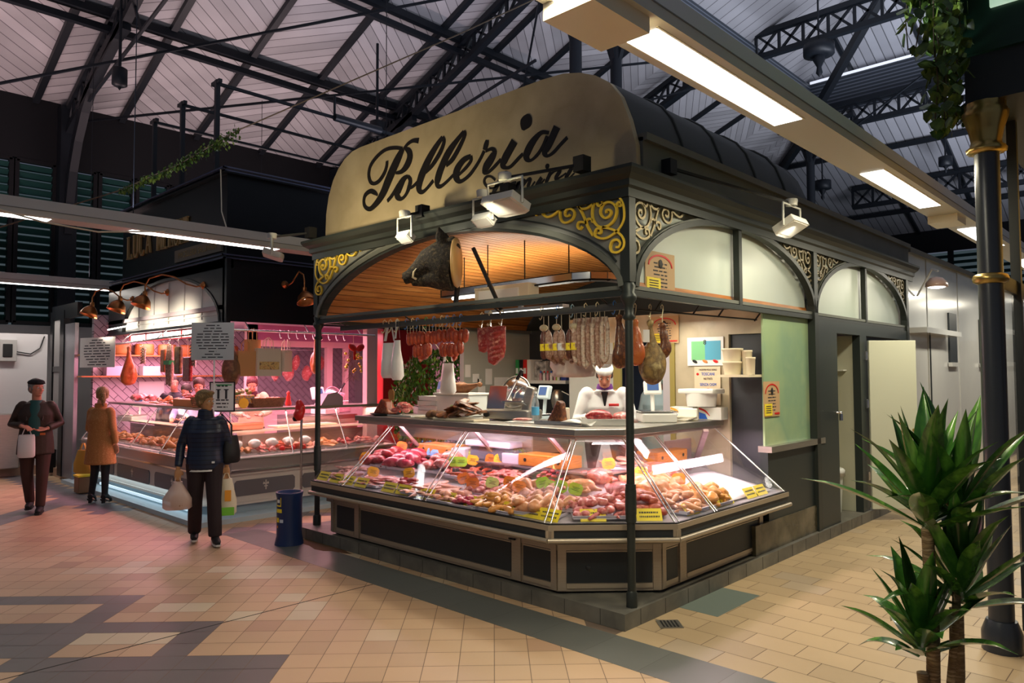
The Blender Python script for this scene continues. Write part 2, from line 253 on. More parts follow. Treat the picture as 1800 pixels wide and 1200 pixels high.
# ================================================================= SETTING
# ---- floor: one face per ceramic tile, laid at 45 degrees, colour per tile
TS = .225; u2 = 1/math.sqrt(2)
def tilecol(i, j, x, y):
    r = random.random(); t = .92+.16*random.random()
    G = (.115, .108, .105); K = (.060, .056, .058); C = (.56, .47, .32); P = (.50, .335, .20)
    def S_(c): return (c[0]*t, c[1]*t, c[2]*t)
    dark = False
    if j == 0 and -17 <= i <= -14: dark = True
    if i == -14 and -3 <= j <= 0: dark = True
    if j <= -3 and j >= -4 and -17 <= i <= -11: dark = True
    if i == -18 and -3 <= j <= 3: dark = True
    if j == 3 and -40 <= i <= -18: dark = True
    if i <= -18 and -2 <= j <= 0: dark = True
    if -30 < i and j < -8 and i < -8 and (i+j) % 6 < 2: dark = True
    if dark: return S_(G)
    if -5.9 < x < -4.5 and -.5 <= y < 2.5 and ((int(y*2)+int(x*2)) % 2 == 0): return S_((.20, .17, .165))
    if -1.15 < y < -.72 and x < -7.6: return S_((.17, .15, .16))
    if abs((x+y)+10.15) < .28 and x < -7.0 and y < -1.1: return S_((.17, .15, .16))
    if (i, j) in ((3, 1), (4, 2)): return (.15, .19, .17)
    if (i, j) in ((-16, 2), (-15, 2), (-13, 1), (-11, 1), (-12, 3), (-11, 2), (-15, 6), (-14, 6), (-14, 7), (-13, 7), (-13, 6), (-12, 6), (-16, 7), (-15, 7), (-21, 7), (-20, 7), (-19, 7), (-20, 8), (-15, 0), (-16, -1), (-15, -1), (-17, -1), (-12, 9), (-11, 9), (-12, 10)): return S_(C)
    if r < .05: return S_((.53, .40, .26))
    if r < .09: return S_((.43, .27, .165))
    return S_(P)
fb = MB(); cols = []
def addtile(i, j):
    u0, v0 = (i-.15)*TS, (j+.5)*TS; cx = ((u0+TS/2)-(v0+TS/2))*u2; cy = ((u0+TS/2)+(v0+TS/2))*u2
    g = .0022; q = []
    for a, b in ((g, g), (TS-g, g), (TS-g, TS-g), (g, TS-g)): uu, vv = u0+a, v0+b; q.append(((uu-vv)*u2, (uu+vv)*u2, 0))
    fb.add(q, [(0, 1, 2, 3)]); cols.append(tilecol(i, j, cx, cy))
for i in range(-75, 130):
    for j in range(-60, 130):
        uu, vv = (i+.35)*TS, (j+1)*TS; x = (uu-vv)*u2; y = (uu+vv)*u2
        if (-13.6 < x < 5.5 and -5.2 < y < -.2) or (-13.6 < x < -.28 and -.2 <= y < 3.2) or (-6.5 < x < -.28 and 3.2 <= y < 9): addtile(i, j)
for j in range(0, 92):
    for i in range(0, 12):
        x0 = -.02+i*.36-(.18 if j % 2 else 0); y0 = -.10+j*.24; g = .0025; x1 = x0+.36; x0 = max(x0, -.02)
        if x1-x0 < .05: continue
        fb.add([(x0+g, y0+g, 0), (x1-g, y0+g, 0), (x1-g, y0+.24-g, 0), (x0+g, y0+.24-g, 0)], [(0, 1, 2, 3)])
        t = .90+.2*random.random(); cols.append((.43*t, .315*t, .185*t) if random.random() > .06 else (.40*t, .31*t, .21*t))
me = bpy.data.meshes.new('floor'); me.from_pydata([tuple(v) for v in fb.v], [], fb.f)
at = me.color_attributes.new('tile', 'FLOAT_COLOR', 'CORNER'); buf = []
for c in cols: buf += [c[0], c[1], c[2], 1]*4
at.data.foreach_set('color', buf)
FM = mat('ceramic_floor_tile', (.5, .4, .3), .45); nt = FM.node_tree; b = nt.nodes['Principled BSDF']
a_ = nt.nodes.new('ShaderNodeVertexColor'); a_.layer_name = 'tile'
tc = nt.nodes.new('ShaderNodeTexCoord'); n1 = nt.nodes.new('ShaderNodeTexNoise'); n1.inputs['Scale'].default_value = .8; n1.inputs['Detail'].default_value = 6
nt.links.new(tc.outputs['Object'], n1.inputs['Vector']); mr = nt.nodes.new('ShaderNodeMapRange'); mr.inputs[1].default_value = .3; mr.inputs[2].default_value = .7; mr.inputs[3].default_value = .90; mr.inputs[4].default_value = 1.06
nt.links.new(n1.outputs[0], mr.inputs[0]); sc = nt.nodes.new('ShaderNodeVectorMath'); sc.operation = 'SCALE'; nt.links.new(a_.outputs[0], sc.inputs[0]); nt.links.new(mr.outputs[0], sc.inputs['Scale']); nt.links.new(sc.outputs[0], b.inputs['Base Color'])
m2 = nt.nodes.new('ShaderNodeMapRange'); m2.inputs[1].default_value = .3; m2.inputs[2].default_value = .7; m2.inputs[3].default_value = .42; m2.inputs[4].default_value = .54; nt.links.new(n1.outputs[0], m2.inputs[0]); nt.links.new(m2.outputs[0], b.inputs['Roughness'])
me.materials.append(FM); fo = bpy.data.objects.new('floor', me); COL.objects.link(fo); struct(fo, 'peach ceramic tile floor with grey bands')
GROUT = mat('dark_grout', (.16, .115, .085), .8)
struct(MB().bx((-16, -14, -.10), (14, 32, -.002)).build('floor', GROUT), 'brown grout bed under the tiles')
# floor drain and the long expansion joint
d = thing('floor_drain', 'small square cast floor drain near the kiosk corner', 'drain', (.15, .35, .002))
MB().box((.15, .35, .003), (.17, .17, .005), PI/4).build('drain_frame', STAIN, d)
g = MB()
for k in range(5): g.box((.15+(k-2)*.026*u2*1.0, .35+(k-2)*.026*u2, .0065), (.012, .13, .003), PI/4)
g.build('grating', BLACK, d)

# ---- walls of the hall
SHUT = mat('green_louvre_paint', (.010, .055, .050), .45)
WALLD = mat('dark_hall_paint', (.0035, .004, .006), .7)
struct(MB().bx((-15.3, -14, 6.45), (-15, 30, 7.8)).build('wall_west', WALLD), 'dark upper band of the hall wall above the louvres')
wlow = mat('dim_plaster', (.30, .29, .29), .8, var=[(.25, .24, .24)], vs=1)
struct(MB().bx((-15.3, -14, 0), (-15, 30, 2.9)).build('wall_west', wlow), 'plaster wall at the far left under the louvres')
struct(MB().bx((-15.0, 30, 0), (14, 30.3, 3.1)).build('wall_north', wlow))
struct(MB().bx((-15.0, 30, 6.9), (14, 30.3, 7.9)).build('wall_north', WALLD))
def louvres(k, ax, c, a0, a1, z0, z1, pitch, slat=.16, lab=None):
    t = thing('louvre_shutter', lab, 'shutter', ((c, (a0+a1)/2, z0) if ax == 'x' else ((a0+a1)/2, c, z0)), 'green louvre shutters of the hall wall')
    m = MB(); f = MB(); z = z0+.1
    while z < z1-.05:
        if ax == 'x': m.box((c-.08, (a0+a1)/2, z), (.16, a1-a0-.1, .016), Matrix.Rotation(-.7, 3, 'Y'))
        else: m.box(((a0+a1)/2, c+.08, z), (a1-a0-.1, .16, .016), Matrix.Rotation(-.7, 3, 'X'))
        z += pitch
    m.build('slats', SHUT, t)
    for p in (a0, a1):
        if ax == 'x': f.box((c-.06, p, (z0+z1)/2), (.14, .1, z1-z0))
        else: f.box((p, c+.06, (z0+z1)/2), (.1, .14, z1-z0))
    for zz in (z0, z1):
        if ax == 'x': f.box((c-.06, (a0+a1)/2, zz), (.14, a1-a0, .08))
        else: f.box(((a0+a1)/2, c+.06, zz), (a1-a0, .14, .08))
    f.build('frame', WALLD, t)
y = -2.95; k = 0
while y < 7.5:
    louvres(k, 'x', -15, y, y+.72, 2.95, 6.42, .17, lab='tall green louvred shutter high in the left hall wall'); y += .80; k += 1
x = -9.2
while x < 1:
    louvres(k, 'y', 30, x, x+1.5, 3.15, 6.9, .26, lab='green louvred shutter in the far end wall beyond the white kiosks'); x += 1.6
# daylight seen through the slats behind the louvres
SKYP = emis('daylight_gap', (.55, .85, .95), .05)
struct(MB().bx((-15.9, -14, 2.0), (-15.85, 30, 6.42)).build('window_1', SKYP), 'daylight behind the left louvres')
struct(MB().bx((-15, 30.7, 3), (14, 30.75, 6.9)).build('window_2', SKYP), 'daylight behind the far louvres')

# ---- roof: lower slopes west and north, louvred step, upper slopes
ROOF = stripes('pale_roof_boards', (.43, .42, .44), (.10, .09, .10), (0, 1, 0), .42, .06, .6, 0, .10, .3, 1.2)
ROOFN = stripes('pale_roof_sheets', (.40, .40, .43), (.12, .12, .13), (1, 0, 0), .30, .10, .55, 0, .10, .4, 1.2)
def zW(x): return 7.8+(x+15)*.4
def zN(y): return 7.8+(30-y)*.4
RB = [stripes('pale_diagonal_boards' if k else 'pale_roof_planks', (.47, .455, .47), (.13, .12, .13), (-.84*s_, .545, 0), .21, .07, .6, 0, .22, .6, 1.2) for k, s_ in enumerate((1, -1))]
y_ = -14.0
while y_ < 30:
    y1 = y_+1.72; f_ = lambda x, y: (x, min(y, 37+x-22+7 if False else 15-x), 7.8+(x+15)*.4)
    rf = MB().add([f_(-15, y_), f_(-7, y_), f_(-7, y1), f_(-15, y1)], [(0, 1, 2, 3)]); struct(rf.build('ceiling', RB[int(round((y_+14)/1.72)) % 2]), 'pale boarded bay of the roof slope on the left'); y_ = y1
rf = MB().add([(-15, 30, 7.8), (-7, 22, 11), (14, 22, 11), (14, 30, 7.8), (-15, 30, 7.9), (-7, 22, 11.1), (14, 22, 11.1), (14, 30, 7.9)], [(0, 1, 2, 3), (7, 6, 5, 4)]); struct(rf.build('ceiling', ROOFN), 'pale sheeted roof slope at the far end')
rf = MB().add([(-7.6, -14, 12.3), (1, -14, 15.7), (1, 14, 15.7), (-7.6, 22.6, 12.3)], [(0, 1, 2, 3)]); struct(rf.build('ceiling', ROOF), 'upper roof slope on the left')
rf = MB().add([(-7.6, 22.6, 12.3), (1, 14, 15.7), (14, 14, 15.7), (14, 22.6, 12.3)], [(0, 1, 2, 3)]); struct(rf.build('ceiling', ROOFN), 'upper roof slope at the far end')
rf = MB().add([(1, -14, 15.7), (14, -14, 15.7), (14, 14, 15.7), (1, 14, 15.7)], [(0, 1, 2, 3)]); struct(rf.build('ceiling', ROOFN))
cl = stripes('clerestory_louvre', (.045, .055, .07), (.16, .18, .22), (0, 0, 1), .12, .35, .5, 0, .1, .6)
struct(MB().bx((-7.05, -14, 11), (-7, 22, 12.25)).build('wall_clerestory', cl), 'louvred step between the lower and upper roof')
struct(MB().bx((-7, 22, 11), (14, 22.05, 12.25)).build('wall_clerestory', cl), 'louvred step between the lower and upper roof, far end')
strip = emis('daylight_strip', (.8, .85, 1), .8)
struct(MB().bx((-7, 21.97, 12.28), (14, 22.02, 12.36)).build('window_3', strip), 'thin line of daylight under the upper roof')

# ---- roof steel
def steel(name, label, mb, m=STEEL): return tag(mb.build(name, m), label, name.replace('_', ' '), None)
def lattice(mb, p, q, d=.5, w=.1, n=None):
    p = Vector(p); q = Vector(q); L = (q-p).length; n = n or max(2, int(L/d)); dz = Vector((0, 0, -d)); 
    mb.bar(p, q, w, w*.8); mb.bar(p+dz, q+dz, w, w*.8)
    for k in range(n):
        a = p+(q-p)*k/n; c = p+(q-p)*(k+1)/n
        mb.bar(a+dz, c, w*.35, w*.35); mb.bar(a, c+dz, w*.35, w*.35); mb.bar(a, a+dz, w*.4, w*.4)
    return mb
for n_, yy in enumerate((-6.4, .35, 7.2, 14.0)):
    t = thing('roof_truss', ['latticed steel roof truss nearest the camera on the left', 'steel roof truss rising from the left wall above the butcher stall', 'latticed steel roof truss behind the curved shop sign', 'latticed steel roof truss farthest back over the left slope'][n_], 'truss', (-14.8, yy, 2.9), 'roof trusses of the left slope')
    a = MB(); lattice(a, (-15, yy, zW(-15)-.2), (-7, yy, 10.75), .55, .16); a.build('rafter', STEEL, t)
    a = MB(); a.bar((-14.85, yy, 2.9), (-14.85, yy, 7.7), .34, .3); a.build('wall_post', STEEL, t)
    a = MB(); pts = [(-14.75+3.4*(1-math.cos(s*PI/2/8)), yy, 4.9+3.5*math.sin(s*PI/2/8)) for s in range(9)]
    for s in range(8): a.bar(pts[s], pts[s+1], .16, .22)
    a.build('curved_brace', STEEL, t)
    a = MB(); a.bar((-14.6, yy, 7.3), (-7.2, yy, 8.6), .05); a.bar((-11, yy, zW(-11)-.7), (-10.6, yy, 8.0), .04); a.build('tie_rod', STEEL, t)
for xx, dd in ((-12.1, .16), (-9.6, .14), (-7.15, .2)):
    t = thing('purlin', {-12.1: 'lowest dark double purlin running under the left roof slope', -9.6: 'middle dark double purlin under the left roof slope', -7.15: 'dark girder at the top of the left roof slope under the louvres'}[xx], 'purlin', (xx, 6, zW(xx)-.3))
    MB().bar((xx, -14, zW(xx)-.14), (xx, 37+xx, zW(xx)-.14), dd, .16).build('upper_chord', STEEL, t)
    MB().bar((xx-.05, -14, zW(xx)-.42), (xx-.05, 37+xx, zW(xx)-.42), dd*.8, .12).build('lower_chord', STEEL, t)
yy = -5.4
while yy < 20:
    if min(abs(yy-q) for q in (-6.4, .35, 7.2, 14.0)) > .5:
        tag(MB().bar((-15, yy, zW(-15)-.06), (-7, yy, 11-.06), .13, .12).build('rafter', STEEL), 'thin dark rafter under the pale left roof slope', 'rafter', 'common rafters of the left slope')
    yy += 1.72
xx = -5.6
while xx < 8:
    tag(MB().bar((xx, 30, 7.74), (xx, 22, 10.94), .13, .14).build('rafter', STEEL), 'dark rafter under the far end roof slope', 'rafter', 'rafters of the far slope'); 
    tag(MB().bar((xx, 22.5, 12.28), (xx, 14, 15.6), .13, .14).build('rafter', STEEL), 'dark rafter of the upper roof at the far end', 'rafter', 'rafters of the upper far slope'); xx += 2.3
for yy, zz, lb in ((21.7, 11.15, 'latticed steel girder just under the far louvres'), (17.6, 12.6, 'latticed steel girder crossing the upper roof'), (26.2, 9.2, 'lattice purlin low on the far roof slope'), (13.2, 13.6, 'latticed steel girder nearest the camera in the upper roof')):
    tag(lattice(MB(), (-7, yy, zz), (14, yy, zz), .75, .2).build('lattice_girder', STEEL), lb, 'girder')
for yy, zz in ((28.1, 8.4), (24.1, 10.0)): tag(MB().bar((-13, yy, zz), (14, yy, zz), .14, .16).build('purlin', STEEL), 'plain dark purlin %s far roof slope' % ('low on the' if yy > 26 else 'high on the'), 'purlin')
for i_, (a, b_) in enumerate((((-7, 22, 11), (.5, 14.4, 15.2)), ((-15, 30, 7.6), (-7, 22, 10.7)))): tag(MB().bar(a, b_, .2, .3).build('hip_rafter', STEEL), ['heavy diagonal valley rafter of the upper roof', 'heavy diagonal valley rafter of the lower roof'][i_], 'rafter')
for i_, (x, y, z0, z1) in enumerate(((-6.9, 8.2, 0, 11), (-6.9, 9.75, 0, 11), (-6.9, 21.6, 0, 11), (4.5, 21.6, 0, 11.2))):
    t = thing('iron_column', ['dark iron hall column rising behind the right end of the curved sign', 'second dark iron hall column behind the curved sign', 'far iron hall column by the end wall', 'iron hall column at the far right end'][i_], 'column', (x, y, z0))
    MB().tube([(x, y, z0), (x, y, z1)], .14, 12).build('shaft', STEEL, t)
    MB().lathe([(.14, z1-1.3), (.24, z1-1.2), (.18, z1-1.0), (.2, z1-.5), (.34, z1-.3), (.34, z1-.2)], (x, y, 0), 14).build('capital', STEEL, t)
    a = MB()
    for sx, sy in ((1, 0), (-1, 0), (0, 1), (0, -1)):
        pts = [(x+sx*1.5*(1-math.cos(s*PI/2/6)), y+sy*1.5*(1-math.cos(s*PI/2/6)), z1-2.2+1.9*math.sin(s*PI/2/6)) for s in range(7)]
        for s in range(6): a.bar(pts[s], pts[s+1], .12, .14)
    a.build('brackets', STEEL, t)
# tie rods and hanging round bosses
for i_, (p, q) in enumerate([((-15, .35, 7.4), (-5, 12, 9.6)), ((-15, 7.2, 7.4), (-6.9, 14, 9.9)), ((-15, 14, 7.3), (-7, 7.2, 10.2)), ((-13.5, -2, 7.0), (-7, 7.2, 10.3)), ((-2, 22, 11.1), (4, 14, 12.9)), ((4, 22, 11.1), (-2.6, 14, 13.0)), ((-6.9, 21.6, 9.4), (4.5, 15, 12.4))]):
    tag(MB().bar(p, q, .045).build('tie_rod', STEEL), ['long thin tie rod from the left wall over the butcher stall', 'tie rod between the left wall and the iron columns', 'tie rod crossing behind the curved sign', 'thin rod over the garland', 'diagonal rod of the upper roof leaning left', 'diagonal rod of the upper roof leaning right', 'long rod below the far lattice girders'][i_], 'tie rod')
for i_, (x, y, z, r) in enumerate([(-4.6, 16.4, 11.0, .42), (-3.2, 24, 9.1, .22), (-6.9, 22.7, 8.7, .3), (-11.2, .2, 7.3, .13), (-9.9, 5.0, 7.2, .16)]):
    t = thing('roof_boss', ['large round iron boss joining rods above the long ceiling light', 'iron boss with a pendant finial near the right column', 'round lantern shape hanging by the long ceiling light', 'small round boss on a purlin at the upper left', 'small boss joining tie rods above the garland'][i_], 'boss', (x, y, z))
    MB().lathe([(r*.6, -.18), (r, -.15), (r, .15), (r*.6, .18)], (x, y, z), 14).build('drum', STEEL, t)
    MB().lathe([(0.001, -r*1.9), (r*.22, -r*1.6), (r*.15, -r*1.2), (r*.4, -r*.7), (r*.3, -.1)], (x, y, z), 12).build('finial', STEEL, t)
    MB().tube([(x, y, z+.15), (x, y, z+1.9)], .03, 6).build('hanger', STEEL, t)
# ================================================================= GLASS DISPLAY CASE
V0, V1 = (-.58, -.16), (.12, .54)
def pathx(off, xl=-3.95, yr=2.58):
    # plan outline of the case front; off = distance pulled back from the deck edge
    k = off*(math.sqrt(2)-1)
    return [(xl, -.16+off), (-.58-k, -.16+off), (.12-off, .54+k), (.12-off, yr)]
def band(mb, o0, z0, o1, z1, mi=0, xl=-3.95, yr=2.58):
    a = pathx(o0, xl, yr); b = pathx(o1, xl, yr)
    for i in range(3): mb.add([(*a[i], z0), (*a[i+1], z0), (*b[i+1], z1), (*b[i], z1)], [(0, 1, 2, 3)], mi)
    return mb
def solid(mb, o, z0, z1, th=.02, mi=0, xl=-3.95, yr=2.58):
    a = pathx(o, xl, yr); b = pathx(o+th, xl, yr)
    P = [[(*a[i], z0), (*a[i], z1), (*b[i], z1), (*b[i], z0)] for i in range(4)]
    mb.grid(P, mi, False, True); mb.add(P[0], [(0, 1, 2, 3)], mi); mb.add(P[3], [(3, 2, 1, 0)], mi); return mb
cs = thing('display_case', 'long chamfered refrigerated glass display case with dark panels and beige metal trim', 'display case', (-1.6, .6, .12))
FRM = mat('beige_metal_frame', (.42, .355, .27), .35, .5)
m = MB(); solid(m, .21, .14, .60, .05, 0, -3.85, 2.42); CAB = m.build('cabinet', BEIGEM, cs)
m = MB(); solid(m, .26, .12, .15, .05, 0, -3.85, 2.42); m.build('toe_kick', BLACK, cs)
# lower dark panels
def seg(i, s0, s1, o, xl=-3.85, yr=2.42):
    a = pathx(o, xl, yr); p = Vector((*a[i], 0)); q = Vector((*a[i+1], 0)); d = (q-p).normalized(); return p+d*s0, p+d*s1, d, (q-p).length
def flat(mb, i, s0, s1, z0, z1, o, th, mi=0):
    a, b, d, L = seg(i, s0, s1, o); n = Vector((d.y, -d.x, 0))
    vs = []
    for p in (a, b):
        for z in (z0, z1): vs += [p+Vector((0, 0, z)), p+n*th+Vector((0, 0, z))]
    return mb.add(vs, [(0, 1, 3, 2), (4, 6, 7, 5), (0, 4, 5, 1), (2, 3, 7, 6), (0, 2, 6, 4), (1, 5, 7, 3)], mi)
L0 = seg(0, 0, 1, .21)[3]; L1 = seg(1, 0, 1, .21)[3]; L2 = seg(2, 0, 1, .21)[3]
for i, s0, s1 in ((0, .10, .42), (0, .54, L0-.50), (0, L0-.36, L0-.06), (1, .07, L1-.07), (2, .06, .24), (2, .38, L2-.08)):
    flat(MB(), i, s0, s1, .205, .44, .21, .006).build('dark_panel', DARKP, CAB)
    flat(MB(), i, s0, s1, .165, .20, .21, .012).build('bottom_trim', FRM, CAB)
    flat(MB(), i, s0, s1, .445, .455, .21, .010).build('top_trim', FRM, CAB)
for i, s0, s1 in ((0, 0, .05), (0, .44, .52), (0, L0-.48, L0-.38), (0, L0-.055, L0), (1, 0, .065), (1, L1-.065, L1), (2, 0, .05), (2, .26, .36), (2, L2-.07, L2)):
    flat(MB(), i, s0, s1, .15, .60, .21, .018).build('upright', BEIGEM, CAB)
# sloped shroud up to the handle rail
m = MB(); band(m, .205, .50, .03, .575, 0); band(m, .20, .51, .20, .46); m.build('shroud', BEIGEM, cs)
m = MB(); a = pathx(-.012)
for i in range(3): m.tube([(*a[i], .580), (*a[i+1], .580)], .020, 10)
m.build('bumper_rail', FRM, cs)
m = MB(); solid(m, .012, .595, .655, .02); DBD = m.build('dark_band', DARKP, cs)
for i, s0, s1 in ((0, 3.34, 3.40), (1, -.02, .04), (1, .95, 1.01), (2, -.02, .03)):
    a, b, d, L = seg(i, s0, s1, .006, -3.95, 2.58); n = Vector((d.y, -d.x, 0)); 
    MB().add([p+n*t_+Vector((0, 0, z)) for p in (a, b) for z in (.60, .655) for t_ in (0, .006)], [(0, 1, 3, 2), (4, 6, 7, 5), (0, 4, 5, 1), (2, 3, 7, 6), (0, 2, 6, 4), (1, 5, 7, 3)]).build('band_joint', FRM, DBD)
m = MB(); solid(m, 0, .655, .695, .045); m.build('deck_edge', FRM, cs)
m = MB(); solid(m, .012, .695, .705, .02); m.build('glass_channel', BLACK, cs)
# deck: inner well floor rising to the back
def dz(x, y): o = min(y+.16, .12-x, (y+.16-x-.58)/math.sqrt(2)); return .702+.16*min(1, max(0, (o-.16)/.8))
m = MB(); band(m, .03, .700, .16, .700); band(m, .16, .700, .96, .860); a = pathx(.96)
for i in range(3): m.add([(*a[i], .860), (*a[i+1], .860), (*a[i+1], .92), (*a[i], .92)], [(0, 1, 2, 3)])
band(m, .96, .92, 1.2, .92)
m.build('deck', mat('grey_enamel_deck', (.30, .28, .30), .4), cs)
m = MB(); solid(m, 1.18, .14, .92, .03, 0, -3.95, 2.42); m.build('rear_panel', STAIN, cs)
for sx in (0, 1):
    a = pathx(.02); 
m = MB(); m.prism([(-.14, .56), (.9, .56), (.9, .92), (.78, .92), (.6, .80), (-.1, .70)], lambda a, b, d: (-3.95-d, a, b), .02); m.build('end_panel', STAIN, cs)
m = MB(); m.prism([(.10, .56), (-1.0, .56), (-1.0, 1.0), (-.9, 1.0), (-.7, .80), (.06, .70)], lambda a, b, d: (a, 2.58+d, b), .025); m.build('end_panel', STAIN, cs)
# top ledge
TZ0, TZ1 = 1.305, 1.365
lg = MB(); a = pathx(.68, -4.12, 2.60); b = pathx(1.06, -4.12, 2.60); P = [[(*a[i], TZ0), (*a[i], TZ1), (*b[i], TZ1), (*b[i], TZ0)] for i in range(4)]
lg.grid(P, 0, False, True); lg.add(P[0], [(0, 1, 2, 3)]); lg.add(P[3], [(3, 2, 1, 0)]); bev(lg.build('top_ledge', STAIN, cs), .006)
m = MB(); solid(m, .70, 1.275, 1.305, .05, 0, -4.08, 2.58); LCH = m.build('lamp_channel', mat('pinkish_aluminium', (.48, .38, .36), .4, .5), cs)
m = MB(); a = pathx(.78, -3.95, 2.5)
for i in range(3): m.tube([(*a[i], 1.288), (*a[i+1], 1.288)], .010, 8)
m.build('case_tube', emis('pink_case_tube', (1, .80, .86), 6), LCH)
# leaning glass panes and their slim chrome stays
G_ = mat('case_glass', (1, 1, 1), .02, trans=1, ior=1.22, alpha=.13)
a = pathx(.02); b = pathx(.70, -3.95, 2.5)
def gl(i, t0, t1, name='glass_pane'):
    p = Vector((*a[i], .70)); q = Vector((*a[i+1], .70)); r = Vector((*b[i], 1.275)); s_ = Vector((*b[i+1], 1.275))
    vs = [p.lerp(q, t0), p.lerp(q, t1), r.lerp(s_, t1), r.lerp(s_, t0)]; n = (vs[1]-vs[0]).cross(vs[3]-vs[0]).normalized()*.006
    MB().add(vs+[v_+n for v_ in vs], [(0, 1, 2, 3), (7, 6, 5, 4), (0, 4, 5, 1), (1, 5, 6, 2), (2, 6, 7, 3), (3, 7, 4, 0)]).build(name, G_, cs)
for i, t0, t1 in ((0, 0, .16), (0, .165, .555), (0, .56, .995), (1, .005, .995), (2, .005, .30), (2, .305, .99)): gl(i, t0, t1)
for i, ts in ((0, (.155, .172, .548, .566, .985)), (1, (.01, .99)), (2, (.02, .295, .315, .97))):
    for t_ in ts:
        p = Vector((*a[i], .70)).lerp(Vector((*a[i+1], .70)), t_); r = Vector((*b[i], 1.278)).lerp(Vector((*b[i+1], 1.278)), t_)
        MB().tube([p, r], .007, 8).build('glass_stay', CHROME, cs)
MB().add([(-3.97, -.14, .70), (-3.97, .54, 1.275), (-3.97, .8, 1.275), (-3.97, .85, .80)], [(0, 1, 2, 3)]).build('side_glass', G_, cs)
MB().add([(.10, 2.55, .70), (-.58, 2.55, 1.275), (-.9, 2.55, 1.275), (-.9, 2.55, .8)], [(0, 1, 2, 3)]).build('side_glass', G_, cs)
# sloping brackets carrying the ledge from the back, and the raised rear shelf
BK = mat('pinkish_bracket', (.36, .24, .25), .45, .5)
for (x, y, dx, dy) in ((-3.3, .62, .10, .34), (-2.1, .62, .10, .34), (-1.15, .66, .12, .34), (-.80, 1.35, .34, .0), (-.75, 2.05, -.3, .1)):
    MB().bar((x, y+.30, .93), (x-dx, y-.02, 1.29), .05, .03).build('bracket', BK, cs)
m = MB(); a_ = pathx(.86, -3.9, 2.4); b_ = pathx(1.18, -3.9, 2.4); P = [[(*a_[i], .955), (*a_[i], .97), (*b_[i], .97), (*b_[i], .955)] for i in range(4)]
m.grid(P, 0, False, True); m.add(P[0], [(0, 1, 2, 3)]); m.add(P[3], [(3, 2, 1, 0)]); m.build('rear_shelf', mat('mauve_steel_shelf', (.30, .24, .26), .4, .6), cs)
# small fittings on the case front
tag(MB().tube([(-.30, -.02, .40), (-.30, -.05, .41), (-.26, -.07, .40)], .012, 6).bar((-1.18, .045, .475), (-1.10, .03, .48), .03, .012).build('latch', BLACK), 'small dark latch on the beige cabinet face left of the chamfer', 'latch')
# ================================================================= POULTRY KIOSK
XL, XR, YF = -4.375, -.065, .185           # post lines
def ribbon(mb, pts, f, t, w=None, closed=False, sub=4):
    # smooth variable-width stroke; pts (a,b[,w]) in the plane of f
    P = [(p[0], p[1], p[2] if len(p) > 2 else w) for p in pts]; Q = []
    for i in range(len(P)-1):
        p0 = P[max(i-1, 0)]; p1 = P[i]; p2 = P[i+1]; p3 = P[min(i+2, len(P)-1)]
        for k in range(sub):
            u = k/sub; Q.append(tuple(.5*((2*p1[j])+(-p0[j]+p2[j])*u+(2*p0[j]-5*p1[j]+4*p2[j]-p3[j])*u*u+(-p0[j]+3*p1[j]-3*p2[j]+p3[j])*u**3) for j in range(3)))
    Q.append(P[-1]); n = len(Q); A = []; B = []
    for i in range(n):
        a = Q[max(i-1, 0)]; c = Q[min(i+1, n-1)]; dx = c[0]-a[0]; dy = c[1]-a[1]; l = math.hypot(dx, dy) or 1
        nx, ny = -dy/l, dx/l; h = Q[i][2]/2
        A.append((Q[i][0]+nx*h, Q[i][1]+ny*h)); B.append((Q[i][0]-nx*h, Q[i][1]-ny*h))
    P4 = [[f(*A[i], 0), f(*B[i], 0), f(*B[i], t), f(*A[i], t)] for i in range(n)]
    mb.grid(P4, 0, False, True); mb.add(P4[0], [(0, 1, 2, 3)]); mb.add(P4[-1], [(3, 2, 1, 0)]); return mb

# ---- plinth
PL = mat('grey_plinth_tile', (.17, .16, .135), .5, var=[(.11, .105, .09), (.20, .19, .155)], vs=2.5)
k = MB().bx((-4.47, 0, 0), (0, 7.45, .12))
struct(k.build('baseboard_kiosk', PL), 'grey tiled plinth under the poultry kiosk')
mt = mat('dark_tile_joint', (.03, .03, .028), .9)
j = MB()
for i in range(13): j.bx((-4.3+i*.34, -.0015, .004), (-4.296+i*.34, 0, .118))
for i in range(21): j.bx((0, .2+i*.34, .004), (.0015, .204+i*.34, .118))
struct(j.build('baseboard_kiosk', mt), 'joints of the plinth tiles')
st_ = mat('rust_brown_stain', (.09, .045, .012), .9)
struct(MB().prism([(-3.85+.45*math.cos(a)*(1+.25*math.sin(3*a)), -.07+.10*math.sin(a)*(1+.3*math.cos(5*a))) for a in [i*2*PI/18 for i in range(18)]], lambda a, b, d: (a+.25*b, b, .0008+d), .0008).build('floor', st_), 'brown stain on the floor under the left of the case')
EJ = struct(MB().bx((-2.305, -5.0, -.001), (-2.295, -.53, .0012)).build('floor', mt), 'dark expansion joint in the floor')
BAND = stripes('grey_floor_band', (.125, .13, .12), (.06, .06, .055), (1, 0, 0), .45, .008, .35, 0, .12, 0, 1.5)
struct(MB().bx((0, .74, -.001), (.33, 1.46, .0012)).build('floor', mat('grey_green_tile', (.14, .175, .155), .4)), 'grey-green floor tile beside the plinth')
struct(MB().bx((-5.2, -.525, -.001), (5.4, -.095, .0012)).build('floor', BAND), 'grey tile band in front of the kiosk')

